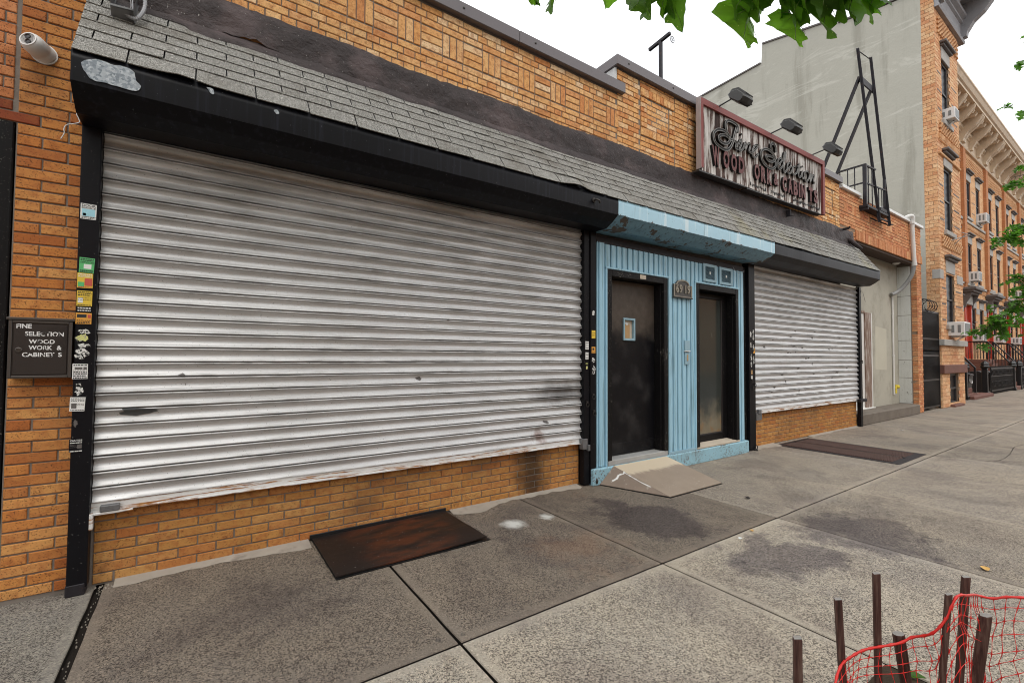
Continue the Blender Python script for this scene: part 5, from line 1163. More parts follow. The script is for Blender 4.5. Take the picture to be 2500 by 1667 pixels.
m = MB(); m.cbox(11.62, 11.65, -.14, -.02, 4.34, 4.39, .004); m.tube([(11.635, -.13, 4.365), (11.635, -.16, 4.40)], .02, 6); tag(m.build('wall_bracket', M['steel_dark'], None), 'dark bolt stub on the brick beside the right end of the tar band', 'bracket')
# floodlights on arms over the sign
def flood(x, z, label):
    r_ = thing('floodlight', label, 'floodlight', (x, -.06, z), 'floodlights over the shop sign')
    m = MB(); m.tube([(x, .02, z - .03), (x, -.40, z + .015)], .0115, 8); m.lathe([(.022, 0), (.024, .03), (.016, .045)], (x, -.38, z + .013), 8, (0, -1, 0)); m.build('arm', M['lamp'], r_)
    m = MB(); pr = [(-.37, z + .045), (-.42, z + .075), (-.53, z + .055), (-.635, z - .065), (-.645, z - .11), (-.60, z - .165), (-.55, z - .165), (-.40, z - .03)]
    k = len(pr); cy = sum(p[0] for p in pr) / k; cz = sum(p[1] for p in pr) / k; st = ((-.135, .80), (-.11, .97), (0, 1.03), (.11, .97), (.135, .80)); vs = []
    for dx, s in st: vs += [(x + dx, cy + (py - cy) * s, cz + (pz - cz) * s) for py, pz in pr]
    m.add(vs, [(a * k + i, a * k + (i + 1) % k, (a + 1) * k + (i + 1) % k, (a + 1) * k + i) for a in range(4) for i in range(k)] + [tuple(range(k)), tuple(range(4 * k, 5 * k))]); hd = m.build('housing', M['lamp'], r_)
    for i in range(7):
        px = x - .10 + i * .033; m = MB(); m.xprism([(-.40, z + .07), (-.44, z + .10), (-.54, z + .078), (-.645, z - .045), (-.64, z - .065), (-.53, z + .052)], px - .004, px + .004); m.build('fin', M['lamp'], hd)
    m = MB(); m.add([(x - .11, -.565, z - .170), (x + .11, -.565, z - .170), (x + .11, -.412, z - .045), (x - .11, -.412, z - .045)], [(0, 1, 2, 3)]); m.build('lens', M['pane'], r_, fix=False)
    m = MB(); m.tube([(x - .15, -.60, z - .13), (x + .15, -.60, z - .13)], .010, 6); m.build('tilt_bolt', M['lamp'], r_)
flood(6.60, 5.45, 'leftmost floodlight over the sign, above the word Fine'); flood(8.20, 5.475, 'middle floodlight over the sign, above the word Selection'); flood(9.84, 5.525, 'floodlight over the right end of the sign, before the steel gantry')

# ------------------------------------------------------------------ roof ironwork
at_ = thing('roof_mast', 'thin rusty mast with a short cross arm and small wheel on the roof', 'mast', (6.72, 1.0, 4.75))
m = MB(); m.bar((6.72, 1.0, 4.75), (6.72, 1.0, 7.17), .05); m.bar((6.72, 1.0, 5.98), (6.80, .82, 6.02), .018); m.build('pole', M['steel_dark'], at_)
m = MB(); m.bar((6.72, 1.25, 7.17), (6.72, .80, 7.22), .05); m.build('cross_arm', M['steel_dark'], at_)
m = MB(); c = Vector((6.78, .80, 7.13)); m.tube([c + Vector((math.cos(a) * .055, 0, math.sin(a) * .055)) for a in [i * math.pi / 8 for i in range(16)]], .006, 5, closed=True)
for i in range(3): a = i * math.pi / 3; m.tube([c + Vector((math.cos(a) * .055, 0, math.sin(a) * .055)), c - Vector((math.cos(a) * .055, 0, math.sin(a) * .055))], .004, 4)
m.build('wheel', M['conduit'], at_)
ga = thing('sign_gantry', 'tall rusty steel gantry of angle iron braced on the low roof', 'gantry', (13.6, 0, 4.9))
def angle(a, b, w, nm):
    m = MB(); a = Vector(a); b = Vector(b); d = (b - a).normalized(); x_ = d.cross(Vector((0, 1, 0))).normalized(); y_ = d.cross(x_)
    for p, q in ((x_, y_), (y_, x_)):
        vs = [v_ + p * s1 * w + q * t1 for v_ in (a, b) for s1, t1 in ((0, 0), (1, 0), (1, .008), (0, .008))]; m.add(vs, [(0, 1, 2, 3), (4, 5, 6, 7), (0, 1, 5, 4), (1, 2, 6, 5), (2, 3, 7, 6), (3, 0, 4, 7)])
    o = m.build(nm, M['steel_dark'], ga)
    for i in range(6):
        p = a + (b - a) * (.5 + .09 * i); m = MB(); m.lathe([(.010, 0), (.007, .010)], p + Vector((.04, -.006, 0)), 6, (0, -1, 0)); m.build('bolt', M['conduit'], o)
angle((13.33, -.16, 4.78), (13.17, .16, 9.12), .052, 'upright'); angle((14.02, -.16, 4.80), (14.02, .16, 9.22), .052, 'upright')
m = MB(); m.tube([(13.17, .16, 9.10), (14.04, .16, 9.19)], .012, 6); m.build('top_rod', M['steel_dark'], ga)
m = MB(); m.cbox(13.20, 14.08, .10, .13, 8.28, 8.46, .01); m.build('cross_plate', M['steel_dark'], ga)
for x in (13.22, 14.02):
    m = MB(); m.bar((x, .13, 8.42), (x, 1.52, 5.02), .085, .05); m.build('brace', M['steel_dark'], ga)
m = MB(); m.bar((13.30, -.15, 4.90), (14.10, -.15, 4.92), .03); m.bar((14.0, -.15, 4.82), (14.16, -.2, 4.86), .03); m.bar((13.33, -.13, 4.82), (13.33, .2, 5.08), .03); m.bar((14.02, -.13, 4.85), (14.02, .2, 5.08), .03); m.build('foot_bracket', M['steel_dark'], ga)
rl = thing('roof_railing', 'rusty iron railing and small platform at the low roof edge', 'railing', (13.2, 0, 5.1))
m = MB(); m.bar((12.72, -.10, 5.02), (12.72, -.10, 6.06), .07); m.bar((13.98, -.10, 5.04), (13.98, -.10, 5.98), .05); m.build('post', M['steel_dark'], rl)
m = MB(); m.bar((12.72, .48, 6.04), (12.72, -.10, 6.05), .035); m.bar((12.72, .48, 5.62), (12.72, -.10, 5.63), .03); m.bar((12.72, -.10, 6.04), (13.33, -.12, 6.06), .035); m.bar((12.72, -.10, 5.62), (14.0, -.12, 5.70), .03); m.build('rail', M['steel_dark'], rl)
for a, b in (((12.72, .40), 0), ((12.72, .24), 0), ((12.72, .10), 0), ((12.93, -.10), 1), ((13.13, -.11), 1), ((13.55, -.11), 1), ((13.76, -.11), 1)):
    m = MB(); m.bar((a[0], a[1], 5.12), (a[0], a[1], 6.04 if a[0] < 13.4 else 5.66), .018); m.build('baluster', M['steel_dark'], rl)
m = MB(); m.cbox(12.64, 14.12, -.17, .20, 5.03, 5.09, .005); m.cbox(12.66, 12.70, -.17, .2, 4.97, 5.03, .004); m.cbox(13.5, 13.95, -.16, .05, 5.09, 5.20, .02); m.build('platform', M['steel_dark'], rl)

# ------------------------------------------------------------------ the low building with the stucco recess
lb = thing('low_building', 'low brick building with a soldier course over a stained stucco recess', 'building', (14.8, 0, 0))
LX0, LX1 = 12.40, 17.20
m = MB(); m.box(11.58, LX1 - .01, .009, .34, 4.42, 5.285); m.box(LX0, LX1 - .01, .009, .44, 4.25, 4.42); m.box(16.76, LX1 - .01, .009, .46, 0, 4.25); m.box(12.40, LX1 - .01, .56, 11, 0, 4.9); m.box(LX1 - .30, LX1 - .01, .3, 11, 0, 5.28); m.build('wall', M['mortar_dark'], lb)
P_ = [(11.56, -.02)]
lbk = MB()
for b in bond(11.56, 12.40, 4.18, 4.42, mod=.21, seed=30): lbk.brick(*b, 0, .03)
BW0, BW1 = 4.80, 5.03
for b in bond(11.56, 17.19, 4.49, BW0 - .005, mod=.21, crs=.0765, seed=31): lbk.brick(*b, 0, .03)
for b in bond(11.56, 17.19, BW1 + .003, 5.285, mod=.21, crs=.0765, seed=32): lbk.brick(*b, 0, .03)
x = 11.56; k = 0
while x < 17.0:
    if k % 2:
        for i in range(3): lbk.brick(x + .2333 * i / 3, x + .2333 * (i + 1) / 3 - .010, BW0 + .002, BW1 - .008, 0, .03)
    else:
        for i in range(3): lbk.brick(x, x + .2233, BW0 + .0765 * i + .002, BW0 + .0765 * (i + 1) - .008, 0, .03)
    x += .2333; k += 1
for b in bond(16.76, 17.19, .02, 4.25, mod=.21, seed=33): lbk.brick(*b, 0, .03)
lbk.T = Matrix.Translation((16.76, 0, 0)) @ Matrix.Rotation(-math.pi / 2, 4, 'Z')          # the pier's return into the recess
for k in range(61): lbk.brick(-.13 if k % 2 else -.125, -.002, .02 + .0692 * k, .02 + .0692 * k + .060, -.002, .03)
lbk.T = None
o = lbk.build('brickwork', M['brick_low'], lb); o['kind'] = 'stuff'
n = 62
for i in range(n):
    a = 12.40 + (17.24 - 12.40) * i / n; m = MB(); pr = random.uniform(0, .012); m.brick(a, a + (17.24 - 12.40) / n - .012, 4.255, 4.475, -.012 - pr, .05); m.build('brick', M['brick_low'], lb)
m = MB(); m.box(12.40, 16.76, .03, .46, 4.235, 4.25); m.build('recess_soffit', M['soffit_brown'], lb)
m = MB(); m.xprism([(.02, 4.235), (.02, 4.20), (.10, 4.18), (.10, 4.235)], 12.6, 16.6); m.build('lintel_angle', M['soffit_brown'], lb)
m = MB(); m.prism([(14.9, 1.25), (15.75, 1.22), (15.78, 2.35), (14.95, 2.40)], .4325, .435); m.build('patched_stucco', M['stucco_pale'], lb)
m = MB(); m.box(12.40, 16.76, .435, .56, .255, 4.236); m.build('stucco_wall', M['stucco2'], lb)
zc = .262; k = 0
for h in (.73, .50, .56, .72, .55, .86):
    m = MB(); m.cbox(16.712, 16.752, .135, .434, zc, zc + h - .006, .006); m.build('block', M['blockwhite'], lb); zc += h
m = MB(); m.box(16.715, 16.76, .13, .436, .255, 4.235); m.build('block_bed', M['step_concrete'], lb)
m = MB(); m.cbox(12.42, 16.70, -.035, .435, -.01, .262, .025); m.build('step', M['step_concrete'], lb)
for a, b in ((11.60, 12.66), (14.14, 15.4), (15.402, 16.3), (16.302, 17.26)):
    m = MB(); m.cbox(a, b, -.055, .36, 5.292, 5.372, .008); m.build('coping', M['white_metal'], lb)
m = MB(); m.cbox(12.66, 14.14, .0, .36, 5.285, 5.30, .004); m.build('coping', M['coping'], lb)
m = MB(); m.cbox(13.15, 14.06, .40, .434, .27, 2.70, .004); dw = m.build('door', M['white_trim'], lb)
m = MB(); m.cbox(14.062, 14.46, .375, .4345, .265, 2.72, .008); m.cbox(13.1, 14.06, .375, .4345, 2.69, 2.75, .006); m.build('door_jamb', M['wood_grey'], lb); m = MB(); m.cbox(14.462, 14.52, .37, .4345, .265, 2.72, .004); m.cbox(13.1, 14.46, .30, .4345, .263, .285, .004); m.build('door_trim', M['white_trim'], lb)
m = MB(); m.lathe([(.09, 0), (.09, .02), (.05, .05)], (16.2, .30, 4.234), 12, (0, 0, -1)); m.build('soffit_lamp', M['white_trim'], lb)
dp = thing('downpipe', 'white downpipe hooked over the white coping of the low building', 'downpipe', (16.2, -.05, 4.2))
m = MB(); m.tube(spline([(16.05, .1, 5.40), (16.05, -.06, 5.45), (16.12, -.10, 5.40), (16.16, -.075, 5.2), (16.2, -.07, 4.9), (16.3, -.07, 4.12)], 6), .05, 10); m.build('pipe', M['pipe_white'], dp, smooth=True)
m = MB(); m.tube([(16.15, -.075, 5.24), (16.14, -.075, 5.34)], .064, 10); m.tube([(16.29, -.07, 4.2), (16.30, -.07, 4.1)], .062, 10); m.build('socket', M['pipe_white'], dp)
m = MB(); m.tube(spline([(16.30, -.06, 4.12), (16.32, .0, 3.85), (16.30, .14, 3.60), (16.22, .28, 3.42), (16.05, .38, 3.33)], 7), .052, 10); m.build('grey_bend', M['pipe_grey'], dp, smooth=True)
gp = thing('gas_riser', 'thin white pipe with a yellow valve down the stucco recess', 'pipe', (16.2, .41, .5))
m = MB(); m.tube([(16.2, .405, .52), (16.2, .405, 3.36)], .024, 8); m.build('pipe', M['pipe_white'], gp)
for z in (2.78, 1.6): m = MB(); m.tube([(16.2, .405, z), (16.2, .405, z + .04)], .032, 8); m.build('coupling', M['pipe_white'], gp)
m = MB(); m.tube([(16.28, .39, .56), (16.28, .39, .80)], .03, 8); m.tube([(16.22, .395, .70), (16.36, .38, .72)], .025, 8); m.lathe([(.05, 0), (.05, .04), (.02, .06)], (16.33, .37, .74), 10, (0, -1, .2)); m.build('valve', M['yellow_valve'], gp)

# ------------------------------------------------------------------ the alley gate
ag = thing('alley_gate', 'black iron alley gate with mesh upper panels and razor wire coils', 'gate', (18.1, .06, 0))
AX0, AX1, AYY = 17.24, 18.98, .06
m = MB(); 
for x in (AX0, AX1 - .03): m.bar((x + .02, AYY, .02), (x + .02, AYY, 2.97), .05)
for z in (.10, .90, 1.63, 2.13, 2.95): m.bar((AX0, AYY, z), (AX1, AYY, z), .035, .05)
m.build('frame', M['black_iron'], ag)
for i in range(17):
    x = AX0 + .10 + i * .098; m = MB(); m.bar((x, AYY, .06), (x, AYY, 1.74), .026); m.add([(x - .02, AYY, 1.74), (x + .02, AYY, 1.74), (x, AYY, 1.83), (x, AYY - .02, 1.74), (x, AYY + .02, 1.74)], [(0, 1, 2), (3, 4, 2)]); m.build('picket', M['black_iron'], ag)
m = MB()
for i in range(56):
    x = AX0 + .03 + i * .052
    for s_ in (-1, 1):
        a = (x, 1.80); L_ = 1.13; b = (x + s_ * .60, 2.94) 
        xa, xb = a[0], b[0]; za, zb2 = a[1], b[1]
        lo, hi = AX0 + .04, AX1 - .03
        t0, t1 = 0.0, 1.0; dx = xb - xa
        if dx > 0: t0 = max(t0, (lo - xa) / dx); t1 = min(t1, (hi - xa) / dx)
        else: t0 = max(t0, (hi - xa) / dx); t1 = min(t1, (lo - xa) / dx)
        if t1 > t0: m.bar((xa + dx * t0, AYY + .012 * s_, za + (zb2 - za) * t0), (xa + dx * t1, AYY + .012 * s_, za + (zb2 - za) * t1), .011)
m.build('wire_mesh', M['black_iron'], ag)
m = MB(); P = [Vector((AX0 + .15 + .35 * t, AYY + .16 * math.cos(t * 9), 3.12 + .17 * math.sin(t * 9))) for t in [i * .06 for i in range(48)]]; m.tube(P, .010, 4)
for p in P[::2]: m.bar(p + Vector((-.03, 0, .03)), p + Vector((.03, 0, -.03)), .010)
m.build('razor_wire', M['steel_dark'], ag)
m = MB(); m.cbox(17.5, 18.7, 1.3, 1.36, 1.75, 2.15, .01); o = m.build('tarpaulin', M['green_tarp'], None); tag(o, 'green tarpaulin hung behind the alley gate', 'tarpaulin')
m = MB(); m.box(17.2, 19.05, 5.9, 6.0, 0, 4.0); o = m.build('alley_backing', M['dark_inside'], None); tag(o, 'plain dark backing added to close the alley behind the gate', 'fence')  # dark sheet added to stand in for the alley's dark depth

m = MB(); m.tube(spline([(7.02, -.13, 2.99), (7.05, -.15, 2.93), (7.14, -.16, 2.90), (7.26, -.15, 2.91), (7.36, -.12, 2.96)], 5), .003, 5)
tag(m.build('loose_wire', M['pipe_grey'], None, smooth='all'), 'thin loose wire drooping under the right end of the blue hood', 'wire')
m = MB(); m.tube(spline([(12.36, -.06, 3.13), (12.5, -.08, 3.05), (12.62, -.06, 3.02), (12.8, -.04, 2.85)], 5), .004, 5); m.tube(spline([(12.37, -.05, 3.12), (12.42, -.07, 3.0), (12.4, -.06, 2.9)], 4), .004, 5)
tag(m.build('loose_wire', M['pipe_grey'], None, smooth='all'), 'frayed wires hanging at the right end of the narrow shutter', 'wire')

# ------------------------------------------------------------------ terrace houses
def wall_open(m, x0, x1, z0, z1, yf, openings, rev=.18, back=.5, mi=0, mr=None):
    """front face in the y = yf plane with rectangular openings and their reveals"""
    xs = sorted({x0, x1, *[v for o in openings for v in o[:2]]}); zs = sorted({z0, z1, *[v for o in openings for v in o[2:4]]})
    for a, b in zip(xs, xs[1:]):
        for c, d in zip(zs, zs[1:]):
            cx, cz = (a + b) / 2, (c + d) / 2
            if any(o[0] < cx < o[1] and o[2] < cz < o[3] for o in openings): continue
            m.add([(a, yf, c), (b, yf, c), (b, yf, d), (a, yf, d)], [(0, 1, 2, 3)], mi)
    for a, b, c, d in openings:
        mr_ = mi if mr is None else mr
        m.add([(a, yf, c), (a, yf, d), (a, yf + rev, d), (a, yf + rev, c)], [(0, 1, 2, 3)], mr_); m.add([(b, yf, c), (b, yf, d), (b, yf + rev, d), (b, yf + rev, c)], [(0, 1, 2, 3)], mr_)
        m.add([(a, yf, d), (b, yf, d), (b, yf + rev, d), (a, yf + rev, d)], [(0, 1, 2, 3)], mi); m.add([(a, yf, c), (b, yf, c), (b, yf + rev, c), (a, yf + rev, c)], [(0, 1, 2, 3)], mi)
    return m
def window(par, a, b, c, d, y, curtain=None):
    m = MB(); w = .07
    for q in ((a, a + w, c, d), (b - w, b, c, d), (a + w, b - w, c, c + w), (a + w, b - w, d - w, d), (a + w, b - w, (c + d) / 2 - .03, (c + d) / 2 + .03)): m.cbox(q[0], q[1], y, y + .05, q[2], q[3], .006)
    f = m.build('window', M['frame_dark'], par); m = MB(); m.box(a + w, b - w, y + .03, y + .036, c + w, d - w); m.build('pane', M['pane'], f); return f
def lattice(par, x0, x1, z0, z1, yf, cell=.105, rows=None):
    m = MB(); n = int((x1 - x0) / cell); h = .072; k = int((z1 - z0) / h)
    for r in range(k):
        for i in range(n):
            if (i + r) % 2 == 0: m.box(x0 + i * cell, x0 + (i + 1) * cell - .004, yf - .045, yf + .002, z0 + r * h, z0 + (r + 1) * h - .004)
    return m.build('brick_lattice', M['tex_brick'], par)
def dentils(par, x0, x1, z, yf):
    m = MB(); x = x0
    while x < x1 - .05: m.box(x, x + .07, yf - .05, yf + .002, z, z + .15); m.box(x + .02, x + .07, yf - .05, yf + .002, z - .08, z); x += .14
    return m.build('dentil_course', M['tex_brick'], par)
def lintel(par, a, b, zt_, yf, h=.40, hood=True):
    m = MB(); m.cbox(a - .05, b + .05, yf - .025, yf + .1, zt_ + .002, zt_ + h, .01); l = m.build('lintel', M['grey_stone'], par)
    if hood:
        m = MB(); m.cbox(a - .10, b + .10, yf - .10, yf, zt_ + h, zt_ + h + .07, .012); m.cbox(a - .16, b + .16, yf - .17, yf, zt_ + h + .07, zt_ + h + .15, .015); m.build('hood', M['dark_stone'], l)
def sill(par, a, b, z, yf):
    m = MB(); m.cbox(a - .12, b + .12, yf - .08, yf + .2, z - .15, z - .002, .012); m.build('sill', M['grey_stone'], par)
def ac_unit(x, y, z, w, h, d, label, brace=True):
    r_ = thing('air_conditioner', label, 'air conditioner', (x, y, z), 'window air conditioners along the terrace')
    m = MB(); m.cbox(x, x + w, y - d, y + .12, z, z + h, .015); m.build('casing', M['ac'], r_)
    m = MB(); m.box(x + .05, x + w - .05, y - d - .006, y - d - .001, z + .05, z + h - .05); m.build('grille', M['ac_grille'], r_)
    m = MB()
    for i in range(2): m.box(x - .006, x - .001, y - d + .09 + i * .15, y - d + .16 + i * .15, z + .10, z + h - .10)
    m.build('side_louvre', M['ac_grille'], r_)
    if brace:
        m = MB(); m.bar((x + w * .5, y - d * .8, z - .01), (x + w * .5, y + .02, z - .30), .035); m.bar((x + w * .5, y - d * .9, z - .02), (x + w * .5, y + .05, z - .02), .035); m.build('brace', M['pipe_white'], r_)
def cornice(par, x0, x1, yf, z0, mt, mt2, seed, end_left=True):
    """frieze, bed moulding, big scroll brackets and small ones, projecting crown"""
    m = MB(); m.xprism([(yf + .2, z0), (yf - .10, z0), (yf - .13, z0 + .06), (yf - .10, z0 + .12), (yf - .06, z0 + .16), (yf - .06, z0 + .62), (yf - .12, z0 + .66), (yf - .12, z0 + .74), (yf - .22, z0 + .80), (yf - .22, z0 + .92), (yf + .2, z0 + .92)], x0, x1); m.build('frieze', M[mt], par)
    m = MB(); m.xprism([(yf + .3, z0 + 1.30), (yf - .95, z0 + 1.30), (yf - .95, z0 + 1.42), (yf - 1.02, z0 + 1.46), (yf - 1.10, z0 + 1.62), (yf - 1.14, z0 + 1.66), (yf - 1.14, z0 + 1.74), (yf + .3, z0 + 1.80)], x0 - (.02 if end_left else 0), x1); m.build('crown', M[mt], par)
    m = MB(); m.box(x0, x1, yf - .06, yf + .2, z0 + .92, z0 + 1.30); m.build('soffit_board', M[mt], par)
    def bracket(xc, w, dep, zb0):
        m = MB(); zt_ = z0 + 1.30; H = zt_ - zb0; P = [(yf - .05, zt_), (yf - dep, zt_), (yf - dep - .02, zt_ - .10), (yf - dep + .06, zt_ - .22), (yf - dep * .72, zt_ - .34 * H - .1), (yf - dep * .42, zt_ - .62 * H), (yf - .22, zt_ - .86 * H), (yf - .20, zt_ - H), (yf - .05, zt_ - H - .02)]
        m.xprism(P, xc - w / 2, xc + w / 2); m.build('bracket', M[mt], par)
    n = max(2, round((x1 - x0) / 1.3))
    for i in range(n):
        xc = x0 + .14 + (x1 - x0 - .28) * i / (n - 1) if n > 1 else (x0 + x1) / 2
        bracket(xc, .24, .92, z0 + .16)
        if i < n - 1:
            for t in (.33, .66): bracket(xc + (x1 - x0 - .28) / (n - 1) * t, .16, .80, z0 + .98)
h1 = thing('corner_house', 'tall orange brick corner house with blank grey green side wall', 'house', (20.4, 0, 0))
HX0, HX1 = 19.05, 21.72
W_ = [(19.74, 20.66, 2.62, 4.30), (19.74, 20.62, 5.66, 7.75), (19.74, 20.58, 9.25, 11.28)]
BAS = (19.92, 20.94, .08, 1.06)
m = MB(); wall_open(m, HX0 + .01, HX1, 0, 12.75, .012, [BAS] + W_, .26, mi=0); m.box(HX0 + .012, HX1 - .01, .30, 11, 0, 12.7); m.build('wall', M['mortar_dark'], h1)
m = MB(); m.box(HX1 - .01, HX1, .012, 2.14, 0, 12.75); m.build('return_wall', M['tex_brick_x'], h1)
hb = MB(); hole = lambda x, z: any(o[0] < x < o[1] and o[2] < z < o[3] for o in [BAS] + W_)
for b in bond(HX0, HX1, .01, 12.72, mod=.34, crs=.118, seed=51, hole=hole): 
    x0, x1 = b[0], b[1]; z_ = (b[2] + b[3]) / 2
    for o in [BAS] + W_:
        if o[2] < z_ < o[3]:
            if x0 < o[0] < x1: x1 = o[0]
            if x0 < o[1] < x1: x0 = o[1]
    rec = False
    if x1 - x0 > .03: hb.brick(x0, x1, b[2], b[3], .035 if rec else 0, .03)
hb.T = Matrix.Translation((HX0, 0, 0)) @ Matrix.Rotation(-math.pi / 2, 4, 'Z')
for b in bond(-.33, -.001, .01, 13.6, mod=.22, crs=.118, seed=52): hb.brick(*b, -.001, .03)
hb.T = None; o = hb.build('brickwork', M['brick_house'], h1); o['kind'] = 'stuff'
m = MB(); m.box(HX0 + .008, HX0 + .03, .0, .33, 0, 13.6); m.build('mortar_bed', M['mortar_dark'], h1)
# the side wall: blank stucco with a stepped top
m = MB(); P = [(.325, 0), (.325, 13.45), (1.4, 13.55), (2.62, 13.75), (2.66, 13.95), (5.34, 14.5), (5.38, 13.72), (12, 13.45), (12, 0)]
m.xprism(P, HX0 - .012, HX0 + .35); m.build('side_wall', M['stucco'], h1)
for a, b in ((P[1], P[3]), (P[4], P[5]), (P[6], P[7])):
    m = MB(); m.bar((HX0 + .1, a[0] + .02, a[1] + .03), (HX0 + .1, b[0] - .02, b[1] + .03), .32, .06); m.build('side_coping', M['dark_stone'], h1)
m = MB(); m.box(HX0 + .35, 23, .3, 12, 12.7, 13.3); m.build('roof', M['dark_stone'], h1)
for i, o in enumerate(W_): window(h1, o[0], o[1], o[2], o[3], .045); lintel(h1, o[0], o[1], o[3], 0); sill(h1, o[0], o[1], o[2], 0)
f = window(h1, *BAS, .06); m = MB(); m.cbox(BAS[0] - .05, BAS[1] + .05, -.12, .2, -.02, .075, .015); m.build('sill', M['brown_stone'], h1)
m = MB(); m.cbox(HX0 - .05, HX1 + .02, -.07, .34, 1.075, 1.345, .012); m.build('stone_band', M['brown_stone'], h1); m = MB(); m.cbox(HX0 - .06, HX1 + .03, -.09, .34, 1.95, 2.14, .012); m.build('stone_band', M['grey_stone'], h1)
for a, b in ((HX0 - .012, 19.40), (20.98, HX1)): m = MB(); m.cbox(a, b, -.014, .2 if a > 20 else .18, 4.05, 4.34, .006); m.build('quoin_block', M['grey_stone'], h1)
for zg in (2.75, 3.25, 3.75, 5.95, 6.5, 7.05, 9.5, 10.1, 10.7):  # dark strips standing for the shade in recessed brick joints
    m = MB()
    for xa, xb in ((19.22, 19.62), (20.85, 21.5)): m.box(xa, xb, -.004, .01, zg, zg + .045)
    m.build('shadow_joint', M['dark_stone'], h1)
for z in (5.10, 8.75): lattice(h1, HX0 + .25, HX1 - .1, z, z + .42, 0)
lattice(h1, HX0 + .22, HX1, 11.98, 12.62, 0); dentils(h1, HX0 + .2, HX1 - .05, 8.55, 0); m = MB(); m.cbox(HX0 + .1, HX1 - .1, -.06, .05, 8.02, 8.09, .01); m.build('string_course', M['tex_brick'], h1)
cornice(h1, HX0 + .03, HX1 + .55, .0, 12.72, 'cornice_grey', 'cornice_grey', 1)
ac_unit(19.84, .04, 2.27, .72, .44, .42, 'white air conditioner in the lowest window of the corner house')
ac_unit(19.84, .06, 9.28, .52, .36, .34, 'grey air conditioner in the topmost window of the corner house')
m = MB(); m.tube([(20.3, -.02, 5.42), (20.95, -.35, 5.62)], .015, 5); m.tube([(20.6, -.02, 5.30), (20.62, -.3, 5.60)], .012, 5); m.tube([(20.2, -.3, 5.60), (20.95, -.35, 5.62)], .012, 5); m.build('wall_bracket', M['pipe_grey'], h1)

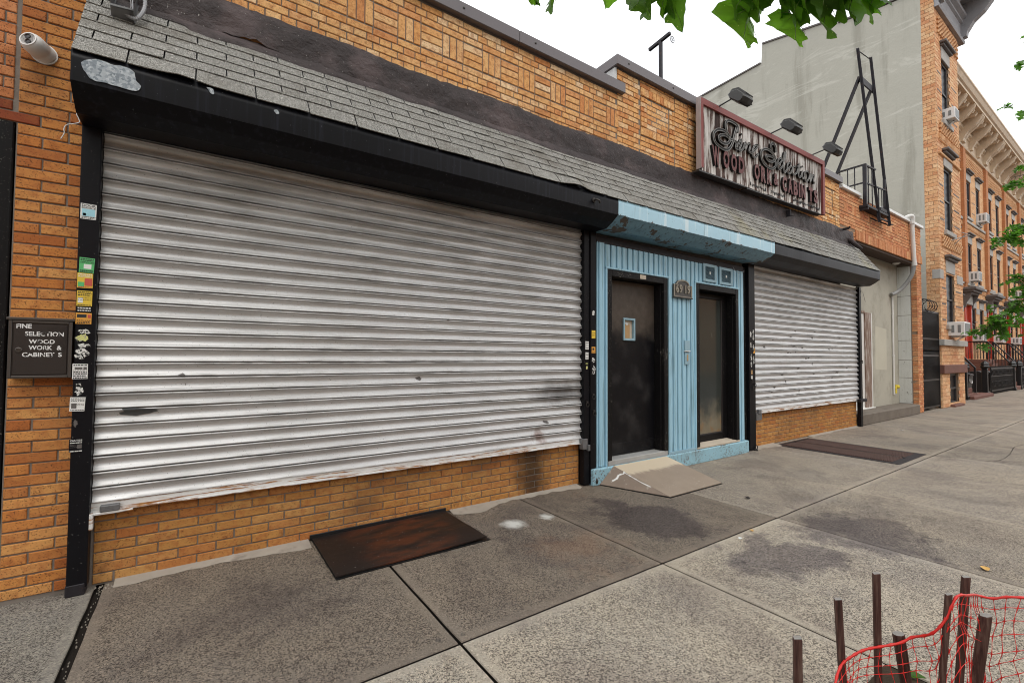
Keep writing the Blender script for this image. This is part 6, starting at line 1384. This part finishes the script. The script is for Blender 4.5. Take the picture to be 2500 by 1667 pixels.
YF = 2.14; HW = 5.10
def house(x0, label, first=False):
    h = thing('terrace_house', label, 'house', (x0 + HW / 2, YF, 0), 'brick terrace houses set back beyond the corner house')
    up = [(x0 + 1.12, x0 + 2.05), (x0 + 3.25, x0 + 4.15)]; x1 = x0 + HW
    op = [(a, b, 9.25, 11.26) for a, b in up] + [(a, b, 5.70, 7.80) for a, b in up]
    gw = [(x0 + 1.75, x0 + 2.65, 2.55, 4.32), (x0 + 3.5, x0 + 4.4, 2.55, 4.32)]; dr_ = (x0 + .20, x0 + 1.42, 1.52, 4.40); bs = [(x0 + 1.9, x0 + 2.7, .4, 1.2), (x0 + 3.6, x0 + 4.4, .4, 1.2)]
    m = MB(); wall_open(m, x0, x1, 0, 12.85, YF, op + gw + [dr_] + bs, .24, mi=0, mr=1); m.add([(x0, YF, 0), (x0, YF + 10, 0), (x0, YF + 10, 12.8), (x0, YF, 12.8)], [(0, 1, 2, 3)], 1); m.add([(x1, YF, 0), (x1, YF + 10, 0), (x1, YF + 10, 12.8), (x1, YF, 12.8)], [(0, 1, 2, 3)], 1); m.add([(x0, YF, 12.84), (x1, YF, 12.84), (x1, YF + 10, 12.84), (x0, YF + 10, 12.84)], [(0, 1, 2, 3)], 1); m.build('wall', [M['tex_brick'], M['tex_brick_x']], h)
    for a, b, c, d in op + gw: window(h, a, b, c, d, YF + .045); lintel(h, a, b, d, YF); sill(h, a, b, c, YF) if c > 3 else None
    for a, b, c, d in bs: window(h, a, b, c, d, YF + .06)
    m = MB(); m.box(dr_[0], dr_[1], YF + .09, YF + .14, dr_[2], dr_[3]); dd_ = m.build('door', M['red_door'], h); m = MB()
    for zz in ((1.75, 2.55), (2.7, 3.6)):
        for xx in (0.14, .54): m.cbox(dr_[0] + xx, dr_[0] + xx + .32, YF + .07, YF + .09, *zz, .01)
    m.build('panel', M['red_door'], dd_); m = MB(); m.cbox(dr_[0] - .06, dr_[0] + .08, YF - .05, YF + .2, 1.52, 4.4, .01); m.cbox(dr_[1] - .08, dr_[1] + .06, YF - .05, YF + .2, 1.52, 4.4, .01); m.build('door_frame', M['red_door'], dd_)
    m = MB(); m.cbox(dr_[0] - .10, dr_[1] + .10, YF - .10, YF + .1, 4.42, 4.95, .02); m.build('door_lintel', M['grey_stone'], h)
    m = MB(); m.cbox(dr_[0] - .30, dr_[1] + .30, YF - .42, YF, 5.02, 5.13, .015); m.cbox(dr_[0] - .36, dr_[1] + .36, YF - .52, YF, 5.13, 5.28, .02); m.cbox(dr_[0] - .22, dr_[1] + .22, YF - .32, YF, 4.93, 5.02, .015)
    for xx in (dr_[0] - .20, dr_[1] + .06): m.xprism([(YF, 4.93), (YF - .30, 4.93), (YF - .26, 4.75), (YF - .12, 4.5), (YF - .08, 4.25), (YF, 4.2)], xx, xx + .14)
    m.build('door_hood', M['dark_stone'], h)
    for a in (x0,):
        m = MB(); m.box(a - .02, a + .46, YF - .14, YF + .01, 5.55, 12.72, 0); m.xprism([(YF, 5.55), (YF - .14, 5.55), (YF - .06, 5.25), (YF, 5.1)], a + .05, a + .40, 0); m.build('pilaster', M['tex_brick_red'], h)
    lattice(h, x0 + .50, x1 - .05, 11.90, 12.55, YF, .125); lattice(h, x0 + .5, x1 - .05, 5.20, 5.44, YF, .11); dentils(h, x0 + .5, x1 - .05, 8.66, YF)
    m = MB(); m.cbox(x0 + .47, x1 - .03, YF - .07, YF, 5.46, 5.58, .01); m.build('stone_band', M['grey_stone'], h); m = MB(); m.cbox(x0 + .47, x1 - .03, YF - .07, YF, 8.88, 9.02, .01); m.build('stone_band', M['grey_stone'], h)
    for a, b in ((x0 + .47, gw[0][0] - .06), (gw[0][1] + .06, gw[1][0] - .06), (gw[1][1] + .06, x1)):
        if b - a > .1 and a > dr_[1]: m = MB(); m.cbox(a, b, YF - .02, YF + .02, 4.02, 4.33, .006); m.build('quoin_block', M['grey_stone'], h)
    for zg in (2.95, 3.55, 6.1, 6.75, 7.3, 9.6, 10.2, 10.8):      # flat dark strips: shade of recessed joints put on the brick as colour
        m = MB()
        for a, b in ((up[0][1] + .15, up[1][0] - .15), (x0 + .5, up[0][0] - .12)): m.box(a + .1, b - .1, YF - .004, YF + .001, zg, zg + .045)
        m.build('shadow_joint', M['dark_stone'], h)
    cornice(h, x0, x1 - .01, YF, 12.80, 'cornice_cream', 'cornice_cream', 3, False)
    return h
HS = [22.90, 28.0, 33.10, 38.20, 43.30, 48.40, 53.5]
names = ['terrace house tucked just behind the corner house', 'terrace house hidden half behind the corner house bay', 'first terrace house in view, with the red door under a dark hood', 'second terrace house in view past the red door', 'third terrace house in view past the red door', 'fourth terrace house in view, behind the oak foliage', 'farthest terrace house at the right end']
for x, nm in zip(HS, names):
    house(x, nm)
for x, z, w, h, nm in ((34.95, 2.50, .72, .46, 'small white air conditioner in the window right of the red door'), (38.95 + 1.0, 2.52, .80, .46, 'white air conditioner in a ground floor window behind the oak sprig'), (45.1, 2.52, .72, .46, 'white air conditioner in the ground floor window farthest along'), (34.30, 5.72, .70, .5, 'white air conditioner on a brace in a second floor window'), (46.6, 5.72, .7, .5, 'white air conditioner near the upper oak sprig'), (36.42, 9.26, .7, .5, 'white air conditioner in a top floor window of the red door house')): ac_unit(x, YF + .04, z, w, h, .45, nm)
m = MB(); m.box(21.5, 22.9, YF, YF + 8, 0, 12.8); o = m.build('party_wall', M['tex_brick_x'], None); tag(o, 'plain brick wall in the corner behind the corner house bay', 'wall')
# stoops with brown treads, black handrails
def stoop(x0, label):
    s = thing('stoop', label, 'stoop', (x0 + .8, 1.2, 0), 'stoops along the terrace')
    n = 8
    for i in range(n):
        z1 = 1.50 * (i + 1) / n; y0 = .38 + (1.30 - .38) * i / (n - 1) if n > 1 else .38
        m = MB(); m.cbox(x0 - .05 * (i == 0), x0 + 1.55 + .05 * (i == 0), y0, YF - .05, z1 - 1.5 / n + (.0 if i else 0), z1, .015); m.build('step', M['brown_stone'], s)
    for xr in (x0 + .04, x0 + 1.50):
        m = MB(); pts = [(xr, YF - .05, 2.42), (xr, 1.32, 2.42), (xr, .42, 1.18)]
        for a, b in zip(pts, pts[1:]): m.bar(a, b, .06, .05)
        m.bar((xr, .42, 0), (xr, .42, 1.2), .06); m.bar((xr, 1.32, 1.45), (xr, 1.32, 2.42), .05); m.build('handrail', M['black_iron'], s)
        m = MB(); k = 14
        for i in range(k):
            y = YF - .12 - i * (YF - .60) / k; zt_ = 2.40 if y > 1.32 else 2.42 - (1.32 - y) / .9 * 1.24; zb_ = 1.52 if y > 1.32 else max(.1, 1.50 - (1.32 - y) / .9 * 1.35); m.bar((xr, y, zb_), (xr, y, zt_), .022)
            if i % 2: m.tube([Vector((xr, y + .04 * math.cos(a), (zb_ + zt_) / 2 + .10 * math.sin(a))) for a in [j * math.pi / 4 for j in range(8)]], .008, 4, closed=True)
        m.build('baluster_row', M['black_iron'], s)
for x, nm in ((24.0, 'brown stoop right beside the corner house'), (33.15, 'brown stoop leading to the red door'), (38.3, 'brown stoop of the house past the red door'), (43.4, 'far brown stoop with black handrails'), (48.5, 'farthest brown stoop at the right edge')): stoop(x, nm)
m = MB(); m.cbox(24.0, 27.2, .18, .60, -.01, .13, .02); o = m.build('door_step', M['brown_stone'], None); tag(o, 'broad brown stone step at the first yard gate', 'step')
# yard fences, newel posts, bins
def yard_fence(x0, x1, label):
    f = thing('yard_fence', label, 'fence', ((x0 + x1) / 2, .42, 0), 'black iron yard fences along the terrace')
    m = MB(); m.bar((x0, .42, 1.12), (x1, .42, 1.12), .05, .06); m.bar((x0, .42, .16), (x1, .42, .16), .05, .05); m.bar((x0, .42, .78), (x1, .42, .78), .03, .03); m.build('rail', M['black_iron'], f)
    n = int((x1 - x0) / .11)
    for i in range(n + 1):
        x = x0 + (x1 - x0) * i / n; m = MB(); m.bar((x, .42, .02), (x, .42, 1.22), .022); m.build('picket', M['black_iron'], f)
    m = MB(); x = x0 + .2
    while x < x1 - .2:
        for zc in (.95, .45): m.tube([Vector((x + .09 * math.cos(a), .40, zc + .12 * math.sin(a))) for a in [j * math.pi / 4 for j in range(8)]], .012, 4, closed=True)
        x += .26
    m.build('scrollwork', M['black_iron'], f)
def newel(x, y, label):
    m = MB(); m.cbox(x - .12, x + .12, y - .12, y + .12, 0, .14, .015); m.cbox(x - .09, x + .09, y - .09, y + .09, .14, 1.12, .015); m.lathe([(.09, 0), (.15, .05), (.16, .10), (.12, .16), (.15, .20), (.10, .27), (.03, .33)], (x, y, 1.12), 8)
    tag(m.build('newel_post', M['black_iron'], None), label, 'newel post', 'black newel posts along the terrace')
yard_fence(22.1, 23.7, 'short black yard fence against the corner house'); yard_fence(28.2, 33.0, 'long black scrolled yard fence past the first newel post'); yard_fence(34.8, 38.1, 'black scrolled yard fence past the red door stoop'); yard_fence(40.0, 43.2, 'far black yard fence below the oak foliage'); yard_fence(45.1, 52, 'farthest black yard fence at the right edge')
newel(23.85, .42, 'black newel post left of the broad brown step'); newel(27.5, .48, 'heavy black newel post right of the broad brown step'); newel(33.1, .45, 'black newel post at the foot of the red door stoop'); newel(34.75, .45, 'second black newel post at the red door stoop'); newel(38.2, .45, 'far black newel post past the red door stoop')
def bin_(x, y, label, num=None):
    r_ = thing('rubbish_bin', label, 'bin', (x, y, 0), 'black bins in the terrace yards')
    m = MB(); vs = []
    for z, s in ((.05, .25), (.86, .31)): vs += [(x - s, y - s, z), (x + s, y - s, z), (x + s, y + s, z), (x - s, y + s, z)]
    m.add(vs, [(0, 1, 2, 3), (4, 5, 6, 7)] + [(i, (i + 1) % 4, 4 + (i + 1) % 4, 4 + i) for i in range(4)]); m.build('body', M['bin'], r_)
    m = MB(); m.xprism([(y - .34, .86), (y - .34, .91), (y - .1, .99), (y + .34, .96), (y + .34, .86)], x - .33, x + .33); m.build('lid', M['bin'], r_)
    if num:
        m = MB(); c = Vector((x, y - .305, .66)); m.tube([c + Vector((.17 * math.cos(a), .02 * math.sin(a), .10 * math.sin(a))) for a in [j * math.pi / 8 for j in range(16)]], .010, 4, closed=True); m.tube([c + Vector((0, .02, .10)), c - Vector((0, .02, .10))], .010, 4)
        m.build('painted_oval', M['print_white'], r_, fix=False)
        for i_, ch in enumerate(num):
            v, fz, nz = text_geo(ch, .22, .004); m = MB(); m.add([(p[0] + x + (i_ - 1) * .14, y - .305 + .05, p[2] + .34) for p in v], fz); m.build('number', M['print_white'], r_, fix=False)
bin_(25.6, .86, 'black bin painted with a white oval and number', '123'); bin_(28.9, .98, 'plain black bin just past the heavy newel post'); bin_(30.2, 1.0, 'plain black bin in the middle of the first long yard fence'); bin_(35.9, 1.0, 'plain black bin in the yard past the red door')

# ------------------------------------------------------------------ stakes and netting round the tree pit
NEAR = .80
def nearer(p): return CAM + (Vector(p) - CAM) * NEAR
def stake(x, y, z1, w, label, lean=(0, 0), n=4, name='wooden_stake', rot=.6, mt='stake'):
    x, y, z1 = nearer((x, y, z1)); w *= NEAR; z1 = z1
    m = MB(); R_ = w * .7071; vs = []
    for z, s in ((-.12, .9), (z1 - .004, 1.0), (z1, .93)):
        for k in range(n):
            a = 2 * math.pi * k / n + rot + math.pi / 4; t = z / z1; vs.append((R_ * s * math.cos(a) + lean[0] * t, R_ * s * math.sin(a) + lean[1] * t, z + (.004 * math.cos(a * 1.0 + 1) if z > 0 else 0)))
    m.add(vs, [(r * n + i, r * n + (i + 1) % n, r * n + n + (i + 1) % n, r * n + n + i) for r in (0, 1) for i in range(n)], 0); m.f.append(tuple(range(2 * n, 3 * n))); m.mi.append(1)
    o = m.build(name, [M[mt], M['stake_top']], None); o.location = (x - lean[0], y - lean[1], 0); tag(o, label, 'stake', 'wooden stakes round the tree pit'); return o
G1 = 'dark square wooden stake '
stake(2.356, -3.07, .236, .034, 'lowest thin dark stake, standing alone left of the netting'); stake(2.625, -3.139, .366, .029, 'thin dark stake where the red netting begins', (-.022, .015)); stake(2.902, -3.211, .446, .028, 'tallest thin dark stake rising above the low netting')
stake(3.005, -3.464, .418, .022, 'thin stake that holds up the corner of the red netting', (.055, -.037)); stake(3.50, -3.43, .356, .030, 'thick stake behind the high netting, with a pale top', (.045, -.03))
stake(3.002, -3.269, .137, .037, 'short round log post behind the sagging netting', (-.05, .033), 10); stake(3.298, -3.538, .262, .037, 'thick six sided post wrapped by the red netting', (.073, -.05), 6)
NT_ = [(2.44, -3.19, -.02), (2.50, -3.17, .03), (2.58, -3.165, .076), (2.69, -3.165, .075), (2.79, -3.19, .088), (2.88, -3.235, .097), (2.95, -3.29, .118), (2.985, -3.33, .155), (2.985, -3.38, .188), (2.968, -3.42, .232), (2.985, -3.455, .30), (3.02, -3.488, .410), (3.15, -3.50, .385), (3.30, -3.50, .345), (3.43, -3.50, .30), (3.44, -3.545, .305), (3.45, -3.60, .335), (3.48, -3.66, .345), (3.56, -3.73, .35), (3.66, -3.83, .34), (3.80, -3.98, .33)]
TOP = spline([nearer(p) for p in NT_], 10); sn = 0; samp = [TOP[0]]; acc = 0; STEP = .043
for a, b in zip(TOP, TOP[1:]):
    d = (b - a).length
    while acc + d >= STEP * len(samp): t = (STEP * len(samp) - acc) / d; samp.append(a + (b - a) * t)
    acc += d
rows_ = 18; grid = []
for j in range(rows_):
    line = []
    for i, p in enumerate(samp):
        dz = j * .045; w = 1 + .5 * noise.noise(Vector((i * .13, j * .2, 1)))
        squeeze = 1.0
        gy = .016 * math.sin(i * .55 + j * .35) + .034 * noise.noise(Vector((i * .3, j * .33, 7))); gx = .034 * noise.noise(Vector((i * .28, j * .36, 3))) + (.006 if j % 2 else -.006)
        nrm = Vector((.6, -.75, 0)); tng = Vector((.75, .6, 0))
        line.append(Vector(p) + Vector((0, 0, -dz * w)) + nrm * gy * min(1, j / 2.0) + tng * gx * min(1, j / 2.0))
    grid.append(line)
m = MB(); rn = random.Random(4)
for j, line in enumerate(grid):
    P = [p for p in line if p.z > -.06]
    if len(P) < 3: continue
    segs = []; cur = []
    for p in line:
        if p.z > -.06: cur.append(p)
        else:
            if len(cur) > 2: segs.append(cur)
            cur = []
    if len(cur) > 2: segs.append(cur)
    for S_ in segs:
        Q = spline(S_, 3); 
        if j == 0: m.tube(Q, [.0040 + .0022 * (1 if k % 3 == 0 else .3) for k in range(len(Q))], 5)
        else: m.tube(Q, [.0023 if k % 3 == 0 else .0011 for k in range(len(Q))], 5)
for i in range(len(samp)):
    cur = []
    for j in range(rows_):
        if grid[j][i].z > -.08: cur.append(grid[j][i])
    if len(cur) > 1:
        Q = spline(cur, 3); m.tube(Q, [.0023 if k % 3 == 0 else .0010 for k in range(len(Q))], 5)
tag(m.build('safety_netting', M['net'], None, smooth='all', fix=False), 'red plastic safety netting sagging between the wooden stakes', 'netting')

# ------------------------------------------------------------------ leaves of the plane tree overhead, and the street oak beyond the frame
def lobed(kind):
    """outline of one leaf, stalk at the origin, tip along -z, unit length"""
    if kind == 'plane':
        half = [(0, .0), (.08, -.02), (.20, .08), (.38, .13), (.41, .06), (.58, .02), (.53, -.09), (.62, -.19), (.50, -.27), (.41, -.36), (.45, -.41), (.40, -.48), (.41, -.55), (.31, -.60), (.30, -.68), (.22, -.72), (.20, -.80), (.12, -.84), (.08, -.93), (0, -1.0)]
    else:
        half = [(0, 0), (.03, -.08), (.20, -.14), (.30, -.10), (.24, -.24), (.08, -.30), (.12, -.36), (.40, -.40), (.44, -.34), (.34, -.52), (.10, -.58), (.14, -.64), (.34, -.68), (.30, -.80), (.10, -.82), (.12, -.92), (0, -1.0)]
    return half
HALF = {k: lobed(k) for k in ('plane', 'oak')}
def leaf_mesh(kind, seed, size, fold=.25, mats=None):
    r_ = random.Random(seed); H = [(x * r_.uniform(.88, 1.12), z * r_.uniform(.96, 1.04)) for x, z in HALF[kind]]; H[0] = (0, 0); H[-1] = (0, -1); m = MB()
    c = r_.uniform(.15, .4)
    def P(x, z): return (x * size, (abs(x) * fold + c * .25 * z * z + .085 * math.sin(z * 8 + x * 6)) * size, z * size)
    for s in (1, -1):
        n = len(H); out = [P(s * x, z) for x, z in H]; mid = [P(0, z) for x, z in H]
        m.add(out + mid, [(i, i + 1, n + i + 1, n + i) for i in range(n - 1)], 0)
    if mats:
        for tx, tz in ((0, -.95), (.42, -.44), (-.42, -.44), (.40, .0), (-.40, .0)):
            pts = [Vector(P(tx * t, -.05 + (tz + .05) * t)) + Vector((0, -.004 * size, 0)) for t in (0, .35, .7, 1)]; m.tube(pts, [.012 * size, .009 * size, .006 * size, .002 * size], 4, 1)
        m.tube([(0, 0, 0), (.02 * size, .02 * size, .25 * size), (.05 * size, .05 * size, .5 * size)], .010 * size, 4, 1)
    return m
pt = thing('plane_tree', 'street plane tree whose lobed leaves hang into the top of the view', 'tree', (.4, -5.0, 0))
m = MB(); m.tube(spline([(.4, -5.0, -.05), (.38, -4.98, 1.2), (.42, -4.95, 2.6), (.5, -4.9, 4.0), (.6, -4.8, 6.0)], 6), [.16 - .0035 * i for i in range(25)], 10); m.build('trunk', M['bark'], pt, smooth='all')
m = MB(); m.tube(spline([(.45, -4.95, 2.9), (.8, -4.0, 3.15), (1.2, -3.25, 3.10), (1.75, -3.32, 3.06), (2.25, -3.62, 3.05)], 6), [.05 - .0016 * i for i in range(25)], 8); m.tube(spline([(1.2, -3.25, 3.10), (1.05, -2.95, 3.02), (.9, -2.72, 2.98)], 5), .008, 6); m.build('branch', M['bark'], pt, smooth='all')
# (tip x, y, z), length, turn about z, tilt, material
LV = [((.993, -2.776, 2.848), .11, .2, .1, 'leaf'), ((1.062, -2.822, 2.818), .15, 1.3, .15, 'leaf_dark'), ((1.022, -2.80, 2.846), .13, .7, -.3, 'leaf_dark'), ((1.224, -2.935, 2.838), .13, .5, .1, 'leaf'), ((1.361, -3.027, 2.800), .16, 1.2, .1, 'leaf_dark'), ((1.300, -2.988, 2.832), .15, -.5, .45, 'leaf_dark'),
      ((1.397, -3.053, 2.805), .16, .35, .1, 'leaf'), ((1.457, -3.092, 2.752), .21, 1.35, -.25, 'leaf_dark'), ((1.435, -3.08, 2.80), .16, 1.0, -.35, 'leaf_dark'), ((1.610, -3.20, 2.795), .21, .25, .42, 'leaf_dark'), ((1.668, -3.234, 2.694), .165, .25, .12, 'leaf'), ((1.70, -3.25, 2.80), .20, .9, -.1, 'leaf_dark'),
      ((1.765, -3.30, 2.82), .07, .4, .8, 'leaf_dark'), ((1.829, -3.347, 2.700), .135, .1, -.05, 'leaf'), ((1.80, -3.335, 2.775), .20, .25, .2, 'leaf_dark'), ((1.852, -3.364, 2.785), .21, .6, .05, 'leaf_dark'), ((1.930, -3.416, 2.732), .215, .25, -.05, 'leaf_dark'), ((2.035, -3.492, 2.782), .17, .2, -.12, 'leaf'), ((2.10, -3.54, 2.855), .16, .3, -.9, 'leaf_dark'), ((1.97, -3.44, 2.80), .20, .7, .1, 'leaf_dark'), ((1.90, -3.40, 2.90), .20, 0, .3, 'leaf_dark'), ((1.66, -3.25, 2.83), .22, -.4, .2, 'leaf_dark'), ((1.78, -3.33, 2.83), .23, .8, -.2, 'leaf_dark'), ((1.87, -3.39, 2.80), .22, -.3, .3, 'leaf_dark'), ((2.00, -3.46, 2.81), .22, .0, .25, 'leaf_dark'), ((1.95, -3.45, 2.84), .24, .4, -.2, 'leaf_dark'), ((1.74, -3.28, 2.86), .24, .2, 0, 'leaf_dark'), ((2.07, -3.52, 2.82), .18, .3, -.45, 'leaf')]
for i, (tip, L_, rz, tilt, mt) in enumerate(LV):
    L_ *= 1.15
    mm = leaf_mesh('plane', i, L_, .28, True); me = mm.mesh('leaf', [M[mt], M['vein']], 'all', False)
    Mx = Matrix.Rotation(rz - .35, 4, 'Z') @ Matrix.Rotation(.25 * math.sin(i * 2.3), 4, 'X') @ Matrix.Rotation(tilt, 4, 'Y')
    off = Mx @ Vector((0, 0, -L_)); o = link('leaf', me); o.matrix_world = Matrix.Translation(Vector(tip) - off) @ Mx
    o.parent = pt; o.matrix_parent_inverse = Matrix.Translation(-Vector(pt.location))
# the crown overhead, out of the frame: it shades the near walk
pc = MB(); rc_ = random.Random(31); src = MB(); src.add([(0, 0, 0), (.42, .06, -.3), (.2, .03, -.7), (0, 0, -1), (-.2, .03, -.7), (-.42, .06, -.3)], [(0, 1, 2, 3), (0, 3, 4, 5)])
cl = [(Vector((.3, -5.9, 6.2)) + Vector((rc_.gauss(0, 1.9), rc_.gauss(0, 1.4), rc_.gauss(0, 1.1)))) for _ in range(70)]
for q in cl:
    for _ in range(38):
        p = q + Vector((rc_.gauss(0, .42), rc_.gauss(0, .42), rc_.gauss(0, .3))); dv = p - CAM; zc_ = dv.dot(_f)
        if p.z < 3.3 or (zc_ > -.3 and dv.dot(_u) / max(zc_, .05) < .86 and abs(dv.dot(_r)) / max(zc_, .05) < 1.35): continue
        pc.T = Matrix.Translation(p) @ Matrix.Rotation(rc_.uniform(0, 6.28), 4, 'Z') @ Matrix.Rotation(rc_.uniform(.2, 1.5), 4, 'X') @ Matrix.Scale(rc_.uniform(.14, .22), 4); pc.add(src.v, src.f)
pc.T = None; pc.build('foliage', M['crown'], pt, fix=False)
ok = thing('oak_tree', 'street oak whose leafy sprigs reach in at the right edge', 'tree', (10.6, -3.7, 0))
m = MB(); m.tube(spline([(10.6, -3.7, -.05), (10.58, -3.68, 1.2), (10.6, -3.65, 2.6), (10.7, -3.6, 4.6), (10.75, -3.5, 6.4)], 6), [.13 - .003 * i for i in range(25)], 10); m.build('trunk', M['bark'], ok, smooth='all')
lf = {'a': leaf_mesh('oak', 1, 1, .2), 'b': leaf_mesh('oak', 2, 1, .35)}
fol = MB(); br = MB(); ro = random.Random(12)
def sprig(path, n, L0, L1, sp=.10):
    P = spline(path, 8); br.tube(P, [.016 * (1 - i / len(P)) + .003 for i in range(len(P))], 5)
    for k in range(n):
        t = ro.random() ** .8; p = P[min(len(P) - 1, int((.15 + .85 * t) * (len(P) - 1)))]; q = p + Vector((ro.gauss(0, sp), ro.gauss(0, sp), ro.gauss(-.02, sp)))
        br.tube([p, (p + q) / 2 + Vector((0, 0, .02)), q], .0025, 4)
        for c in range(ro.randint(2, 4)):
            src = lf[ro.choice('ab')]; s = ro.uniform(L0, L1); Mx = Matrix.Translation(q) @ Matrix.Rotation(ro.uniform(0, 6.28), 4, 'Z') @ Matrix.Rotation(ro.uniform(.2, 1.7), 4, 'X') @ Matrix.Rotation(ro.uniform(-.5, .5), 4, 'Y') @ Matrix.Scale(s, 4)
            fol.T = Mx; fol.add(src.v, src.f)
    fol.T = None
sprig([(10.7, -3.6, 4.5), (10.1, -3.2, 4.35), (9.75, -3.0, 4.2), (9.50, -2.86, 4.13)], 26, .10, .15, .07)
sprig([(10.65, -3.65, 3.4), (10.1, -3.25, 3.45), (9.7, -2.95, 3.38), (9.36, -2.73, 3.25)], 34, .10, .16, .075)
sprig([(10.62, -3.65, 2.7), (10.2, -3.3, 2.85), (9.85, -3.05, 2.80), (9.55, -2.84, 2.62)], 46, .10, .16, .10)
sprig([(10.6, -3.66, 2.3), (10.1, -3.25, 2.48), (9.7, -2.95, 2.42), (9.42, -2.74, 2.16), (9.22, -2.58, 1.96)], 60, .10, .16, .10)
sprig([(10.6, -3.66, 2.2), (10.15, -3.3, 2.30), (9.85, -3.08, 2.22), (9.62, -2.9, 2.05)], 46, .10, .16, .12)
sprig([(10.6, -3.66, 3.0), (10.4, -3.5, 2.9), (10.1, -3.25, 2.6)], 60, .10, .16, .18); sprig([(10.7, -3.6, 4.6), (10.9, -3.8, 5.4), (11.2, -4, 6)], 80, .10, .16, .4); sprig([(10.7, -3.6, 4.6), (10.5, -3.6, 5.6), (10.3, -3.9, 6.3)], 80, .10, .16, .4)
fol.build('foliage', M['oak'], ok, fix=False); br.build('twigs', M['bark'], ok, fix=False)

# unseen terrace across the street, behind the camera, added to block low sky light
opp = MB(); wall_open(opp, -70, 130, -.1, 9.5, -24.0, [(x + .6, x + 1.5, z, z + 1.9) for x in range(-68, 126, 3) for z in (1.2, 4.3, 7.2)], .2); opp.box(-70, 130, -36, -24.25, -.1, 9.5)
struct(opp.build('unseen_terrace', M['tex_brick'], None, fix=False))
